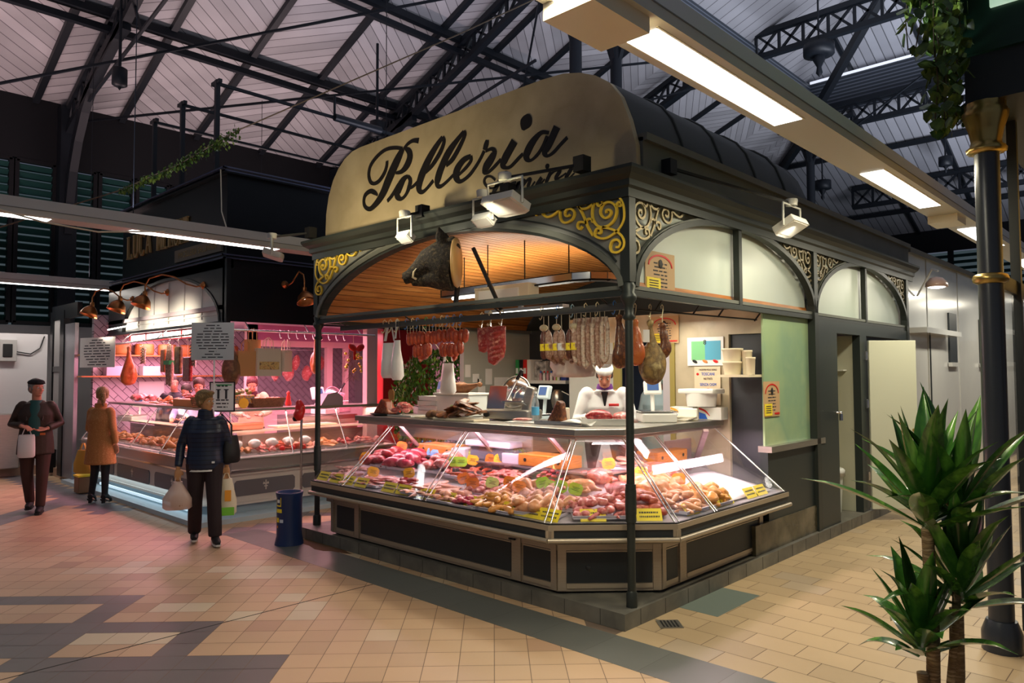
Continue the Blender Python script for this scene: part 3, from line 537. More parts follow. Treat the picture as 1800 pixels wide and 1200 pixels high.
# ---- iron frame
fr = thing('iron_frame', 'green-grey cast iron frame of the poultry kiosk with slim corner posts and arched tops', 'kiosk frame', (-2.2, .185, .12))
def post(x, y, z0=.12, lo=True):
    m = MB(); m.tube([(x, y, z0+.09), (x, y, 2.40)], .031, 14)
    if lo: m.lathe([(.045, z0), (.045, z0+.1), (.034, z0+.12)], (x, y, 0), 6); m.tube([(x, y, .74), (x, y, 1.02)], .040, 14); m.tube([(x, y, .80), (x, y, .98)], .043, 14)
    m.lathe([(.03, 2.24), (.05, 2.26), (.035, 2.29), (.035, 2.36), (.06, 2.40), (.062, 2.43), (.045, 2.45), (.055, 2.50), (.04, 2.53), (.03, 2.55)], (x, y, 0), 14)
    m.box((x, y, 2.87), (.085, .085, .68)); return m
post(XR, YF).build('corner_post', IRON, fr); post(XL, YF).build('corner_post', IRON, fr)
post(XL, 3.75).build('corner_post', IRON, fr)
for yy in (3.74, 7.17): MB().bx((-.11, yy-.05, .12), (-.02, yy+.05, 3.2)).build('corner_post', IRON, fr)
def rail(p, q):
    m = MB(); m.bar(p, q, .05, .045); m.bar((p[0], p[1], p[2]+.045), (q[0], q[1], q[2]+.045), .035, .03, 1); return m
rail((XL, YF, 2.45), (XR, YF, 2.45)).build('rail', [IRON, IRONL], fr)
rail((XR, YF, 2.45), (XR, 7.17, 2.45)).build('rail', [IRON, IRONL], fr)
rail((XL, YF, 2.45), (XL, 3.75, 2.45)).build('rail', [IRON, IRONL], fr)
# cornice with moulded profile, mitred round three sides
prof = [(0, 3.17), (.03, 3.17), (.03, 3.235), (.055, 3.25), (.055, 3.295), (.10, 3.325), (.125, 3.36), (.125, 3.385), (0, 3.385)]
cn = MB(); path = [(XL-.02, 7.2, -1, 0), (XL-.02, YF-.03, -1, -1), (XR+.02, YF-.03, 1, -1), (XR+.02, 7.45, 1, 0)]
cn.grid([[(x+sx*o, y+sy*o, z) for o, z in prof] for x, y, sx, sy in path], 0, False, True)
cn.build('cornice', IRON, fr)
# arches
def fy(y0): return lambda a, b, d: (a, y0+d, b)
def fx(x0): return lambda a, b, d: (x0-d, a, b)
def arch(c, a, zb, h, n, N=28):
    r = []
    for i in range(N+1):
        t = -math.cos(PI*i/N); r.append((c+a*t, zb+h*max(0, 1-abs(t)**n)**(1/n)))
    return r
def spandrel(ar, c, s0, s1, f, t, parent, name, m, zt=3.21):
    mb = MB(); half = [p for p in ar if (p[0] <= c+.001)] if s0 < c else [p for p in ar if p[0] >= c-.001]
    for i in range(len(half)-1):
        a, b = half[i], half[i+1]
        mb.prism([(a[0], a[1]), (b[0], b[1]), (b[0], zt), (a[0], zt)], f, t)
    return mb.build(name, m, parent)
A0 = arch(-2.22, 2.12, 2.49, .72, 1.8)
SPM = mat('sage_spandrel_plate', (.21, .215, .20), .45, .15)
o = spandrel(A0, -2.22, -3, 0, fy(.165), .035, fr, 'spandrel', SPM); o2 = spandrel(A0, -2.22, 0, 0, fy(.165), .035, fr, 'spandrel', SPM); SPD = {XL: o, XR: o2}
def rim(ar, f, t, m, par, w=.045, nm='arch_rim'):
    mb = MB(); ribbon(mb, [(a, b, w) for a, b in ar], f, t, sub=1); return mb.build(nm, m, par)
rim([(a, b+.01) for a, b in A0], fy(.135), .09, IRONL, fr); rim([(a, b-.022) for a, b in A0], fy(.15), .10, IRON, fr, .03)
mb = MB(); ribbon(mb, [(a*1.0+(.10 if a < -2.22 else -.10)*0, b+.075, .014) for a, b in A0[2:-2]], fy(.15), .01, sub=1); mb.build('inner_moulding', IRON, fr)
for cx, s in ((XR, 1), (XL, -1)):
    mb = MB()
    for q in SCROLL: ribbon(mb, [(cx-s*a, b) for a, b in q], fy(.135), .02, w=.017, sub=3)
    mb.build('scroll_ornament', GOLD, SPD[cx])
SIDE = [(1.98, 1.74, .235, 3.70), (5.46, 1.70, 3.78, 7.13)]
TYMP = mat('frosted_white_panel', (.58, .64, .58), .35, var=[(.50, .58, .53)], vs=.8)
for c, a, y0, y1 in SIDE:
    A = arch(c, a, 2.49, .70, 2.0); rim([(p, q+.01) for p, q in A], fx(-.02), .07, IRON, fr, .05)
    rim([(p, q+.04) for p, q in A], fx(-.035), .03, IRONL, fr, .02)
    for e, s in ((y0-.05, 1), (y1+.05, -1)):
        mb = MB()
        for q in SCROLL: ribbon(mb, [(e+s*a_*.96, b) for a_, b in q], fx(-.045), .018, w=.019, sub=3)
        mb.build('scroll_ornament', mat('dark_gilt', (.20, .16, .08), .4, .5) if 'dark_gilt' not in MATS else MATS['dark_gilt'], fr)
    MB().bx((-.10, c-.03, 2.47), (-.04, c+.03, 3.2)).build('mullion', IRON, fr)
struct(MB().bx((-.16, .24, 2.47), (-.13, 3.69, 3.21)).build('window_4', TYMP), 'frosted white panel filling the first side arch')
struct(MB().bx((-.16, 3.79, 2.47), (-.13, 7.12, 3.21)).build('window_5', TYMP), 'frosted white panel filling the second side arch')

# ---- curved sign board with script lettering
SIGNM = mat('sand_sign_render', (.52, .42, .26), .75, var=[(.44, .35, .21), (.56, .46, .29)], vs=1.6, bump=.15, bs=90)
SGP = [(-4.47, 3.38), (-4.45, 3.75), (-4.40, 3.95), (-4.31, 4.12), (-4.20, 4.24), (-4.07, 4.33), (-3.92, 4.385), (-3.76, 4.40), (-2.9, 4.40), (-1.8, 4.40), (-1.05, 4.40), (-.80, 4.385), (-.62, 4.34), (-.46, 4.27), (-.32, 4.17), (-.22, 4.04), (-.14, 3.84), (-.08, 3.62), (-.07, 3.38)]
sg = thing('shop_sign', 'large sand-coloured round-shouldered sign board lettered in black script above the kiosk cornice', 'sign', (-2.27, .36, 3.42))
bev(MB().prism(SGP, fy(.325), .06).build('board', SIGNM, sg), .012, 3); SB = COL.objects[-1]
LET = mat('black_letter_paint', (.010, .008, .006), .4)
mb = MB()
for i, q in enumerate(POLLERIA): ribbon(mb, q, fy(.318+.0007*(i % 5)), .009)
mb.build('lettering', LET, SB)
mb = MB()
for i, q in enumerate(LANINI): ribbon(mb, q, fy(.319+.0007*(i % 4)), .008)
mb.build('lettering', LET, SB)
# ---- dark barrel roof behind the sign, parapet
RD = mat('dark_grey_roof_cloth', (.024, .026, .022), .7)
PAR = mat('grey_beige_parapet', (.15, .15, .125), .65, var=[(.12, .12, .10)], vs=1.5)
R = []
for yy, k_ in [(.39, 1), (1.2, 1), (2.0, 1), (2.8, 1), (3.5, .985), (3.8, .95), (4.0, .88), (4.1, .76), (4.14, .6)]:
    R.append([(-2.27+(x+2.27)*min(1, k_+.06), yy, 3.45+(z-3.45)*k_) for x, z in SGP])
rb = MB().grid(R, 0, True); rb.add([tuple(v) for v in R[-1]], [tuple(range(len(SGP)))])
struct(rb.build('ceiling_kiosk', RD), 'dark barrel roof behind the curved sign')
rbs = MB()
for yy in (1.1, 1.8, 2.5, 3.2, 3.75):
    rbs.tube([(-2.27+(x+2.27)*(1 if yy < 3.5 else .99), yy, 3.45+(z-3.45)*(1.0 if yy < 3.5 else .965)) for x, z in SGP], .018, 6)
struct(rbs.build('trim_1', RD), 'ribs of the barrel roof')
struct(MB().bx((-.14, .39, 3.38), (-.055, 7.4, 3.69)).bx((-.16, .39, 3.66), (-.02, 7.4, 3.72)).bx((-.15, .39, 3.38), (-.035, 7.4, 3.43)).build('wall_parapet', PAR), 'grey parapet above the side cornice')
struct(MB().bx((-4.4, 4.1, 3.40), (-.14, 7.4, 3.45)).build('ceiling_kiosk', RD), 'flat dark roof of the rear of the kiosk')
# ---- wooden vault, board by board
WDV = mat('orange_pine_boards', (.50, .20, .045), .42, var=[(.36, .125, .025), (.58, .26, .07)], vs=3, stretch=(6, .6, 6))
GRV = mat('board_groove', (.05, .018, .006), .8)
VA = arch(-2.22, 2.12, 2.47, .715, 1.8, 300); v = MB(); acc = 0; seg = [VA[0]]; pts = [VA[0]]
tot = [0]
for i in range(1, len(VA)): tot.append(tot[-1]+math.dist(VA[i], VA[i-1]))
def at_(s):
    for i in range(1, len(VA)):
        if tot[i] >= s: u = (s-tot[i-1])/(tot[i]-tot[i-1]); return (VA[i-1][0]+(VA[i][0]-VA[i-1][0])*u, VA[i-1][1]+(VA[i][1]-VA[i-1][1])*u)
    return VA[-1]
s = 0
while s < tot[-1]-.01:
    a, b, c = at_(s), at_(min(s+.088, tot[-1])), at_(min(s+.097, tot[-1]))
    v.add([(a[0], .22, a[1]), (b[0], .22, b[1]), (b[0], 3.72, b[1]), (a[0], 3.72, a[1])], [(0, 1, 2, 3)])
    v.add([(b[0], .22, b[1]), (b[0], .22, b[1]+.012), (c[0], .22, c[1]+.012), (c[0], .22, c[1]), (b[0], 3.72, b[1]), (b[0], 3.72, b[1]+.012), (c[0], 3.72, c[1]+.012), (c[0], 3.72, c[1])], [(0, 1, 5, 4), (1, 2, 6, 5), (2, 3, 7, 6)], 1)
    s += .097
struct(v.build('ceiling_kiosk', [WDV, GRV]), 'orange wooden board vault inside the poultry kiosk')
struct(MB().prism([(p, q+.05) for p, q in A0]+[(-.1, 2.3), (-4.34, 2.3)], fy(3.74), .05).build('wall_kiosk_back', DARKG), 'dark end wall under the vault')
# ---- side wall below the rail
GRN = mat('pale_green_frosted_glass', (.36, .50, .27), .25, var=[(.27, .42, .27), (.46, .55, .30)], vs=1.1, coat=.3)
struct(MB().bx((-.12, 2.56, 1.12), (-.10, 3.69, 2.43)).build('window_6', GRN), 'pale green frosted glass panel in the kiosk side')
struct(MB().bx((-.16, 2.53, 1.06), (-.02, 3.92, 1.12)).build('trim_2', STAIN), 'steel sill under the green panel')
struct(MB().bx((-.14, 2.53, .40), (-.06, 3.92, 1.06)).build('wall_kiosk_side', DARKG), 'dark panel under the green glass')
MARB = mat('brown_green_marble', (.10, .085, .05), .25, var=[(.055, .05, .03), (.14, .12, .08)], vs=3)
struct(MB().bx((-.13, 2.2, .12), (-.045, 3.92, .40)).build('baseboard_marble', MARB), 'mottled brown marble skirting')
struct(MB().bx((-.12, 3.80, .12), (-.03, 4.36, 2.43)).build('wall_kiosk_side', DARKG), 'dark pilaster between glass and doorway')
struct(MB().bx((-.12, 4.36, 2.30), (-.03, 7.12, 2.43)).build('wall_kiosk_side', DARKG), 'dark header over the doorway')
struct(MB().bx((-.12, 5.14, .12), (-.03, 5.38, 2.30)).build('wall_kiosk_side', DARKG), 'dark hinge post beside the doorway')
struct(MB().bx((-.13, 5.38, .12), (-.09, 7.12, 2.30)).build('wall_kiosk_side', DARKG), 'dark wall behind the open door')
# doorway interior
wi = mat('cream_interior_wall', (.50, .50, .38), .6)
struct(MB().bx((-1.3, 5.16, .12), (-.12, 5.20, 2.30)).build('wall_store', wi), 'cream wall inside the side doorway')
struct(MB().bx((-1.3, 4.3, .12), (-1.26, 5.16, 2.45)).build('wall_store', wi))
struct(MB().bx((-1.3, 4.30, .12), (-.12, 4.34, 2.30)).build('wall_store', wi))
d = thing('door_leaf', 'cream white door leaf standing open beside the dark hinge post', 'door', (-.02, 5.66, .14)); 
a_ = PI/4; L_ = .60
M_ = Matrix.Rotation(a_, 3, 'Z'); ctr = Vector((.0, 5.34, 0))+M_@Vector((L_/2, 0, 1.19))
DL = mat('cream_door_paint', (.60, .62, .50), .45)
bev(MB().box(ctr, (L_, .04, 2.10), M_).build('panel', DL, d), .006)
h = MB()
for z in (.55, 1.45, 2.05): h.box((-.022, 5.30, z), (.03, .05, .11)); h.tube([(-.005, 5.31, z-.05), (-.005, 5.31, z+.05)], .012, 8)
h.build('hinges', CHROME, COL.objects[-1])
p_ = Vector((.0, 5.34, 1.12))+M_@Vector((L_-.06, -.03, 0)); MB().lathe([(.02, 0), (.02, .02), (.01, .04), (.028, .06), (.02, .08)], p_, 10, M=M_@Matrix.Rotation(PI/2, 3, 'X')).build('door_knob', BRASS, d)
b_ = thing('waste_bin', 'white plastic bin with a liner standing inside the side doorway', 'bin', (-.55, 5.2, .12))
MB().lathe([(.12, .12), (.15, .62), (.155, .64), (.145, .64)], (-.36, 4.96, 0), 20).build('bucket', mat('milky_plastic', (.62, .66, .60), .35), b_)
MB().lathe([(.150, .60), (.162, .56), (.165, .64), (.14, .66)], (-.36, 4.96, 0), 20, flute=.04).build('liner', mat('clear_white_film', (.75, .77, .74), .3), b_)
t = thing('wall_socket', 'square white wall socket high inside the doorway', 'socket', (-.8, 5.41, 2.05)); bev(MB().box((-.62, 5.14, 2.03), (.16, .03, .12)).build('plate', WHITEP, t), .006); MB().box((-.60, 5.12, 2.03), (.07, .02, .04)).build('plug', BLACK, t)
tag(MB().bx((-1.0, 5.04, 1.86), (-.2, 5.16, 1.875)).build('narrow_shelf', WHITEP), 'narrow white shelf below the socket in the doorway', 'shelf')
tag(MB().tube([(-.045, 4.30, 1.38), (.01, 4.30, 1.38), (.01, 4.34, 1.38)], .014, 8).lathe([(.02, -.04), (.02, .04)], (.012, 4.32, 1.33), 8).build('door_lock', CHROME), 'small chrome lock on the dark pilaster', 'lock')

# ---- inner walls
MAR = mat('beige_marble', (.52, .45, .31), .35, var=[(.44, .37, .25), (.57, .50, .36)], vs=2.2)
GW = mat('light_grey_partition', (.42, .44, .40), .5)
DW = mat('dark_grey_wall', (.035, .038, .045), .5)
struct(MB().bx((-1.13, 2.62, .12), (-.50, 2.68, 2.50)).bx((-2.60, 2.62, 2.20), (-1.13, 2.68, 2.50)).bx((-.50, 2.62, 2.24), (-.12, 2.68, 2.5)).build('wall_marble', MAR), 'beige marble inner wall of the kiosk')
struct(MB().bx((-.50, 2.66, .12), (-.12, 2.70, 2.24)).build('wall_recess', DW), 'dark recess beside the marble wall')
struct(MB().bx((-1.19, 2.60, .12), (-1.13, 2.70, 2.20)).build('door_1', mat('ochre_door_frame', (.30, .24, .06), .5)), 'ochre edge of the inner doorway')
struct(MB().bx((-1.29, 2.62, .12), (-1.19, 2.66, 2.20)).build('door_1', mat('lilac_grey_frame', (.45, .42, .45), .5)))
struct(MB().bx((-1.96, 2.62, .12), (-1.86, 2.66, 2.20)).build('door_1', MATS['ochre_door_frame']))
struct(MB().bx((-2.62, 2.62, .12), (-1.96, 2.66, 2.20)).build('wall_partition', GW), 'light grey partition behind the worker')
BR = mat('blue_grey_room', (.06, .085, .125), .6)
struct(MB().bx((-3.2, 4.4, .12), (-1.35, 4.44, 2.45)).build('wall_back_room', BR), 'blue-grey wall of the back room')
struct(MB().bx((-1.29, 2.7, .12), (-1.25, 4.4, 2.45)).build('wall_back_room', GW))
struct(MB().bx((-4.3, 3.66, .12), (-2.66, 3.70, 2.47)).build('wall_kiosk_back', DW), 'dark grey back wall of the kiosk')
struct(MB().bx((-2.66, 2.66, .12), (-2.62, 3.70, 2.47)).build('wall_kiosk_back', DW))
CR = mat('cold_room_panel', (.40, .42, .37), .4)
struct(MB().bx((-4.30, 2.33, .12), (-4.22, 3.66, 2.43)).build('wall_cold_room', CR), 'grey-green cold room panel at the left of the kiosk')
struct(MB().bx((-4.25, 2.33, 2.43), (-4.18, 3.66, 2.47)).build('trim_3', STAIN))
# papers stuck on the cold room panel
for i, (y, z, w, h) in enumerate([(2.40, 1.88, .10, .17), (2.55, 1.78, .12, .12), (2.62, 1.72, .08, .1), (2.80, 1.80, .13, .22), (2.66, 1.58, .14, .18), (3.06, 1.68, .30, .22), (3.30, 1.62, .06, .1), (3.46, 1.9, .16, .2)]):
    tag(MB().box((-4.214, y, z), (.004, w, h)).build('paper_note', PAPER), ['narrow white note at the near edge of the cold room panel', 'crumpled small note beside the narrow one on the grey panel', 'tiny note hanging low left on the grey panel', 'upright white note under the ribs on the grey panel', 'lower white note on the grey panel', 'largest landscape white sheet on the grey panel', 'tiny scrap right of the large white sheet', 'pale note half hidden behind the hanging ribs'][i], 'note')
# ================================================================= PRODUCT MESHES (each used by many separate objects)
rnd = random.Random(11)
def mset(me, m):
    me.materials.clear()
    for q in (m if isinstance(m, (list, tuple)) else [m]): me.materials.append(q)
    return me
def inst(name, me, loc, rot=(0, 0, 0), sc=1, label=None, cat=None, group=None, parent=None):
    o = bpy.data.objects.new(name, me); COL.objects.link(o); o.rotation_euler = rot; o.scale = (sc,)*3 if isinstance(sc, (int, float)) else sc
    if parent is not None: o.parent = parent; o.location = Vector(loc)-OFF[parent]
    else:
        o.location = loc
        if label: tag(o, label, cat, group)
    OFF[o] = Vector(loc); return o
_d = lambda c: (c[0]*.93, c[1]*.76, c[2]*.74)
def meat(n, c, v, vs=30, r=.32, st=None, b=.25): return mat(n, _d(c), r, var=[_d(k) for k in v], vs=vs, bump=b, bs=80, coat=.25, sss=.0, stretch=st)
M_RED = meat('red_beef', (.40, .02, .03), [(.24, .01, .015), (.55, .10, .09)])
M_MAG = meat('magenta_beef', (.50, .03, .09), [(.36, .015, .05), (.62, .20, .22)], 18)
M_PINK = meat('pink_pork', (.68, .30, .27), [(.52, .12, .12), (.80, .52, .46)], 22)
M_FAT = meat('marbled_pork', (.74, .48, .42), [(.50, .08, .08), (.85, .68, .60)], 16)
M_PALE = meat('pale_sausage_skin', (.55, .36, .30), [(.42, .22, .18), (.68, .54, .46)], 25)
M_SKIN = meat('chicken_skin', (.70, .44, .24), [(.62, .31, .14), (.78, .56, .36)], 14)
M_YEL = meat('corn_fed_skin', (.72, .42, .10), [(.62, .30, .06), (.78, .55, .25)], 12)
M_BRST = meat('chicken_breast', (.76, .50, .38), [(.68, .36, .26), (.82, .64, .52)], 10)
M_BROWN = meat('dark_cured_meat', (.20, .075, .02), [(.08, .028, .012), (.34, .15, .045)], 20, .5)
M_CURE = meat('cured_rind', (.26, .15, .055), [(.13, .07, .025), (.40, .27, .11)], 9, .55)
M_SALAMI = meat('white_bloom_salami', (.52, .44, .33), [(.28, .17, .12), (.66, .60, .50)], 26, .6)
M_DSAL = meat('dark_salami', (.15, .05, .035), [(.08, .03, .02), (.30, .17, .12)], 30, .5)
M_ORG = meat('orange_cured_ham', (.62, .22, .05), [(.48, .12, .03), (.74, .40, .14)], 8, .4)
M_SAUS = meat('fresh_sausage', (.52, .12, .04), [(.38, .05, .02), (.60, .19, .08)], 34, .35)
M_BREAD = meat('golden_crust', (.60, .30, .09), [(.42, .17, .04), (.74, .50, .24)], 14, .5)
TRAYM = mat('steel_tray', (.58, .57, .56), .25, .8); LILAC = mat('lilac_white_tray', (.62, .58, .66), .35)
FILM = mat('white_plastic_film', (.80, .80, .78), .35, bump=.5, bs=14, trans=.0)
def chunk(seed, r=(.05, .035, .025), vox=.008, lump=4):
    q = random.Random(seed); mb = MB(); mb.ell((0, 0, r[2]), r, n=10, m=6)
    for i in range(lump): a = q.uniform(0, 6.3); mb.ell((r[0]*.55*math.cos(a), r[1]*.55*math.sin(a), r[2]*q.uniform(.7, 1.4)), [v*q.uniform(.45, .7) for v in r], Matrix.Rotation(q.uniform(0, 3), 3, 'Z'), 8, 6)
    return remesh(mb, vox, 3)
ME = {}
for i in range(3): ME['chunk%d' % i] = chunk(i)
for i in range(2): ME['flat%d' % i] = chunk(20+i, (.085, .045, .012), .008, 5)
ME['big'] = chunk(31, (.11, .08, .055), .012, 5)
mb = MB(); mb.tube([(-.045, 0, .02), (-.02, 0, .02), (.01, .004, .022), (.045, .01, .024), (.07, .012, .024)], [.012, .02, .027, .024, .010], 10); mb.ell((-.052, 0, .02), (.014, .013, .013)); ME['drum'] = remesh(mb, .006, 3)
mb = MB(); mb.tube([(-.06, .03, .012), (-.02, .0, .016), (.01, -.015, .016)], [.010, .016, .013], 8); mb.tube([(.005, -.015, .016), (.03, .02, .014), (.05, .045, .010)], [.013, .012, .005], 8); ME['wing'] = remesh(mb, .006, 2)
mb = MB(); mb.tube([(-.07, .02, .015), (-.03, .01, .02), (0, 0, .028), (.04, -.01, .035), (.08, -.02, .03)], [.010, .017, .028, .042, .022], 10); mb.ell((.05, .0, .03), (.05, .035, .024)); ME['leg'] = remesh(mb, .008, 3)
mb = MB(); mb.ell((0, 0, .065), (.12, .085, .065), n=14, m=10); mb.ell((.05, 0, .085), (.07, .06, .05))
for s in (-1, 1): mb.tube([(-.04, s*.06, .05), (-.10, s*.07, .075), (-.15, s*.045, .08)], [.04, .028, .012], 8); mb.tube([(.06, s*.07, .06), (.10, s*.10, .05), (.04, s*.115, .045)], [.02, .016, .010], 8)
mb.tube([(.11, 0, .06), (.15, 0, .055), (.18, .02, .05)], [.03, .02, .014], 8); ME['bird'] = remesh(mb, .009, 3)
def link_(L=.11, r=.016, bend=.02): mb = MB(); n = 7; mb.tube([(L*(i/(n-1)-.5), bend*(1-(2*i/(n-1)-1)**2), r) for i in range(n)], [r*.35]+[r*.9]+[r]*(n-4)+[r*.9, r*.35], 10); return mb.mesh('link')
ME['link'] = link_(); ME['long'] = link_(.34, .015, .04)
ME['plump'] = link_(.125, .027, .004)
def copyof(k, m):
    key = k+'_'+m.name
    if key not in ME: c = ME[k].copy(); mset(c, m); ME[key] = c
    return ME[key]
def pile(name, label, cat, group, kinds, m, cx, cy, w, d, n, z0, h=.0, ang=0, jit=.5, sc=1, slope=None, rz=None, tilt=.25):
    # n separate pieces heaped in a w x d footprint turned by ang
    cols = max(1, round(math.sqrt(n*w/max(d, .01)))); rows = math.ceil(n/cols); k = 0
    for r in range(rows):
        for c in range(cols):
            if k >= n: break
            u = ((c+.5)/cols-.5+rnd.uniform(-jit, jit)/cols*.5)*w; v = ((r+.5)/rows-.5+rnd.uniform(-jit, jit)/rows*.5)*d
            x = cx+u*math.cos(ang)-v*math.sin(ang); y = cy+u*math.sin(ang)+v*math.cos(ang)
            zz = (slope(x, y) if slope else z0)+h*(1-(2*u/w)**2)*(1-(2*v/d)**2)+rnd.uniform(0, .008)
            inst(name, copyof(kinds[k % len(kinds)], m), (x, y, zz), (rnd.uniform(-tilt, tilt), rnd.uniform(-tilt, tilt), (rnd.uniform(0, 6.28) if rz is None else rz+rnd.uniform(-.25, .25))), sc*rnd.uniform(.88, 1.15), label, cat, group); k += 1
def tray(x, y, z, w, d, ang, label, m=None, tilt=0, h=.025):
    mb = MB(); M = Matrix.Rotation(ang, 3, 'Z')@Matrix.Rotation(tilt, 3, 'X'); t = .003
    for c, s in (((0, 0, t/2), (w, d, t)), ((0, d/2, h/2), (w, t, h)), ((0, -d/2, h/2), (w, t, h)), ((w/2, 0, h/2), (t, d, h)), ((-w/2, 0, h/2), (t, d, h))):
        mb.box(Vector((x, y, z))+M@Vector(c), s, M)
    mb.box(Vector((x, y, z))+M@Vector((0, -d/2-.006, h)), (w+.02, .012, .003), M)
    return tag(mb.build('tray', m or TRAYM), label, 'tray')
def sheet(name, label, cat, pts_x, pts_y, f, m, parent=None):
    g = [[f(u, v) for v in pts_y] for u in pts_x]; o = MB().grid(g).build(name, m, parent)
    s = o.modifiers.new('thickness', 'SOLIDIFY'); s.thickness = .002
    if parent is None: tag(o, label, cat)
    return o
def hook(x, y, z, m, parent=None, s=1.0, rot=0):
    # S hook hanging from a bar at height z
    pts = [(0, -.012, -.012), (0, -.014, .006), (0, 0, .018), (0, .014, .006), (0, .008, -.03), (0, -.004, -.06), (0, -.016, -.072), (0, -.028, -.062)]
    M = Matrix.Rotation(rot, 3, 'Z'); mb = MB().tube([Vector((x, y, z))+M@Vector(p)*s for p in pts], .0035*s, 6); return mb.build('hook', m, parent)
def ham_mesh(L=.55, r=.13, vox=.013):
    mb = MB(); mb.tube([(0, 0, 0), (0, 0, -.10*L), (.01, 0, -.28*L), (.02, 0, -.5*L), (.02, 0, -.75*L), (0, 0, -.93*L), (0, 0, -L)], [.028, .026, .045, .7*r, r, .8*r, .3*r], 14, flat=.62); mb.ell((.02, .02, -.68*L), (r*.9, r*.6, r*1.3)); mb.ell((0, 0, -.01), (.035, .03, .03)); return remesh(mb, vox, 4)
ME['ham'] = ham_mesh()
def hanging(name, label, cat, group, me, x, y, z, rz=0, sc=1, hm=None, hz=.07, s=1):
    t = thing(name, label, cat, (x, y, z), group); hook(x, y, z, hm or CHROME, t, s, rz)
    inst('cured_leg' if 'ham' in name else 'body', me, (x, y, z-hz), (0, 0, rz), sc, parent=t); return t
def letters(txt, x, y, z, h, ax, m, name='lettering', parent=None, depth=.01, sx=1.0, rz=0, label=None, serif=False, rx=PI/2):
    cu = bpy.data.curves.new('t', 'FONT'); cu.body = txt; cu.size = h; cu.extrude = depth/2; cu.align_x = 'CENTER'; cu.align_y = 'CENTER'
    o = bpy.data.objects.new('t', cu); COL.objects.link(o); dg = bpy.context.evaluated_depsgraph_get(); me = bpy.data.meshes.new_from_object(o.evaluated_get(dg)); bpy.data.objects.remove(o)
    me.materials.clear(); me.materials.append(m); q = bpy.data.objects.new(name, me); COL.objects.link(q); q.rotation_euler = (rx, 0, rz); q.scale = (sx, 1, 1)
    if parent is not None: q.parent = parent; q.location = Vector((x, y, z))-OFF[parent]
    else: q.location = (x, y, z)
    OFF[q] = Vector((x, y, z)); return q
def board(name, label, cat, c, w, h, rz, lines, base=PAPER, title=None, stick=None, rnds=None, tilt=0, tcol=INK, th=.006):
    # flat notice: face towards local -Y; printed lines as thin raised bars
    c = Vector(c); t = thing(name, label, cat, (c.x, c.y, c.z-h/2)); M = Matrix.Rotation(rz, 3, 'Z')@Matrix.Rotation(tilt, 3, 'X')
    sh_ = MB().box(c, (w, th, h), M).build('sheet', base, t); q = rnds or random.Random(len(label)); mb = MB(); n = len(lines)
    for i, fr_ in enumerate(lines):
        z = h/2-h*(i+1)/(n+1); x = -w*fr_*.45
        while x < w*fr_*.45:
            l = q.uniform(.025, .07)*w/.3; l = min(l, w*fr_*.45-x); mb.box(c+M@Vector((x+l/2, -th/2-.001, z)), (l, .0015, h/(n+1)*.34), M); x += l+.012*w/.3
    mb.build('printed_lines', tcol, sh_); return t
# ================================================================= BUTCHER STALL ON THE LEFT
struct(MB().bx((-10.9, -.02, 2.52), (-6.4, .06, 2.56)).bx((-10.9, 0, 3.28), (-6.4, .12, 3.40)).build('trim_4', BLACKG), 'black beam of the butcher stall')
AL = arch(-8.38, 1.84, 2.56, .74, 2.0, 24); mb = MB()
for i in range(len(AL)-1): mb.prism([AL[i], AL[i+1], (AL[i+1][0], 3.40), (AL[i][0], 3.40)], fy(0), .06)
mb.bx((-10.9, 0, 2.56), (-10.22, .06, 3.40)); mb.bx((-6.54, 0, 2.50), (-6.34, .06, 3.40))
fas = thing('stall_fascia', 'black fascia of the butcher stall with a white arch on its front', 'fascia', (-8.4, .0, 2.5))
mb.build('front_board', BLACKG, fas)
wp = mat('white_arch_panel', (.82, .80, .74), .45)
mb = MB(); mb.prism(AL, fy(.05), .03); mb.build('arch_panel', wp, fas)
mb = MB()
for x in (-9.6, -8.95, -8.38, -7.8, -7.2): mb.bx((x-.012, .035, 2.62), (x+.012, .05, 2.56+.70*math.sqrt(max(0, 1-((x+8.38)/1.84)**2))))
mb.bx((-10.1, .035, 2.66), (-6.7, .05, 2.68)); mb.build('panel_moulding', wp, fas)
ribn = MB(); ribbon(ribn, [(a, b-.01, .04) for a, b in AL], fy(-.01), .07, sub=1); ribn.build('arch_rim', BLACKG, fas)
MB().bx((-6.46, .0, 2.56), (-6.40, 5.2, 3.40)).build('side_board', BLACKG, fas)
up = thing('upper_sign_box', 'tall black box with gold lettering above the butcher stall', 'sign', (-8.2, 2, 3.4))
MB().bx((-10.4, 0.05, 3.40), (-6.46, 5.2, 4.56)).build('box', BLACKG, up)
EDGE = mat('blue_black_edge', (.10, .12, .20), .25, .3)
for z in (3.40, 3.44, 4.58, 4.62):
    o = .05 if z in (3.44, 4.62) else .03
    MB().bx((-10.75 if z < 4 else -10.45, -o, z), (-6.40+o, 0, z+.018)).bx((-6.40, -o, z), (-6.40+o, 5.2, z+.018)).build('edge_moulding', EDGE, up)
MB().bx((-10.45, -.03, 4.56), (-6.38, 5.2, 4.60)).build('top_cap', BLACKG, up)
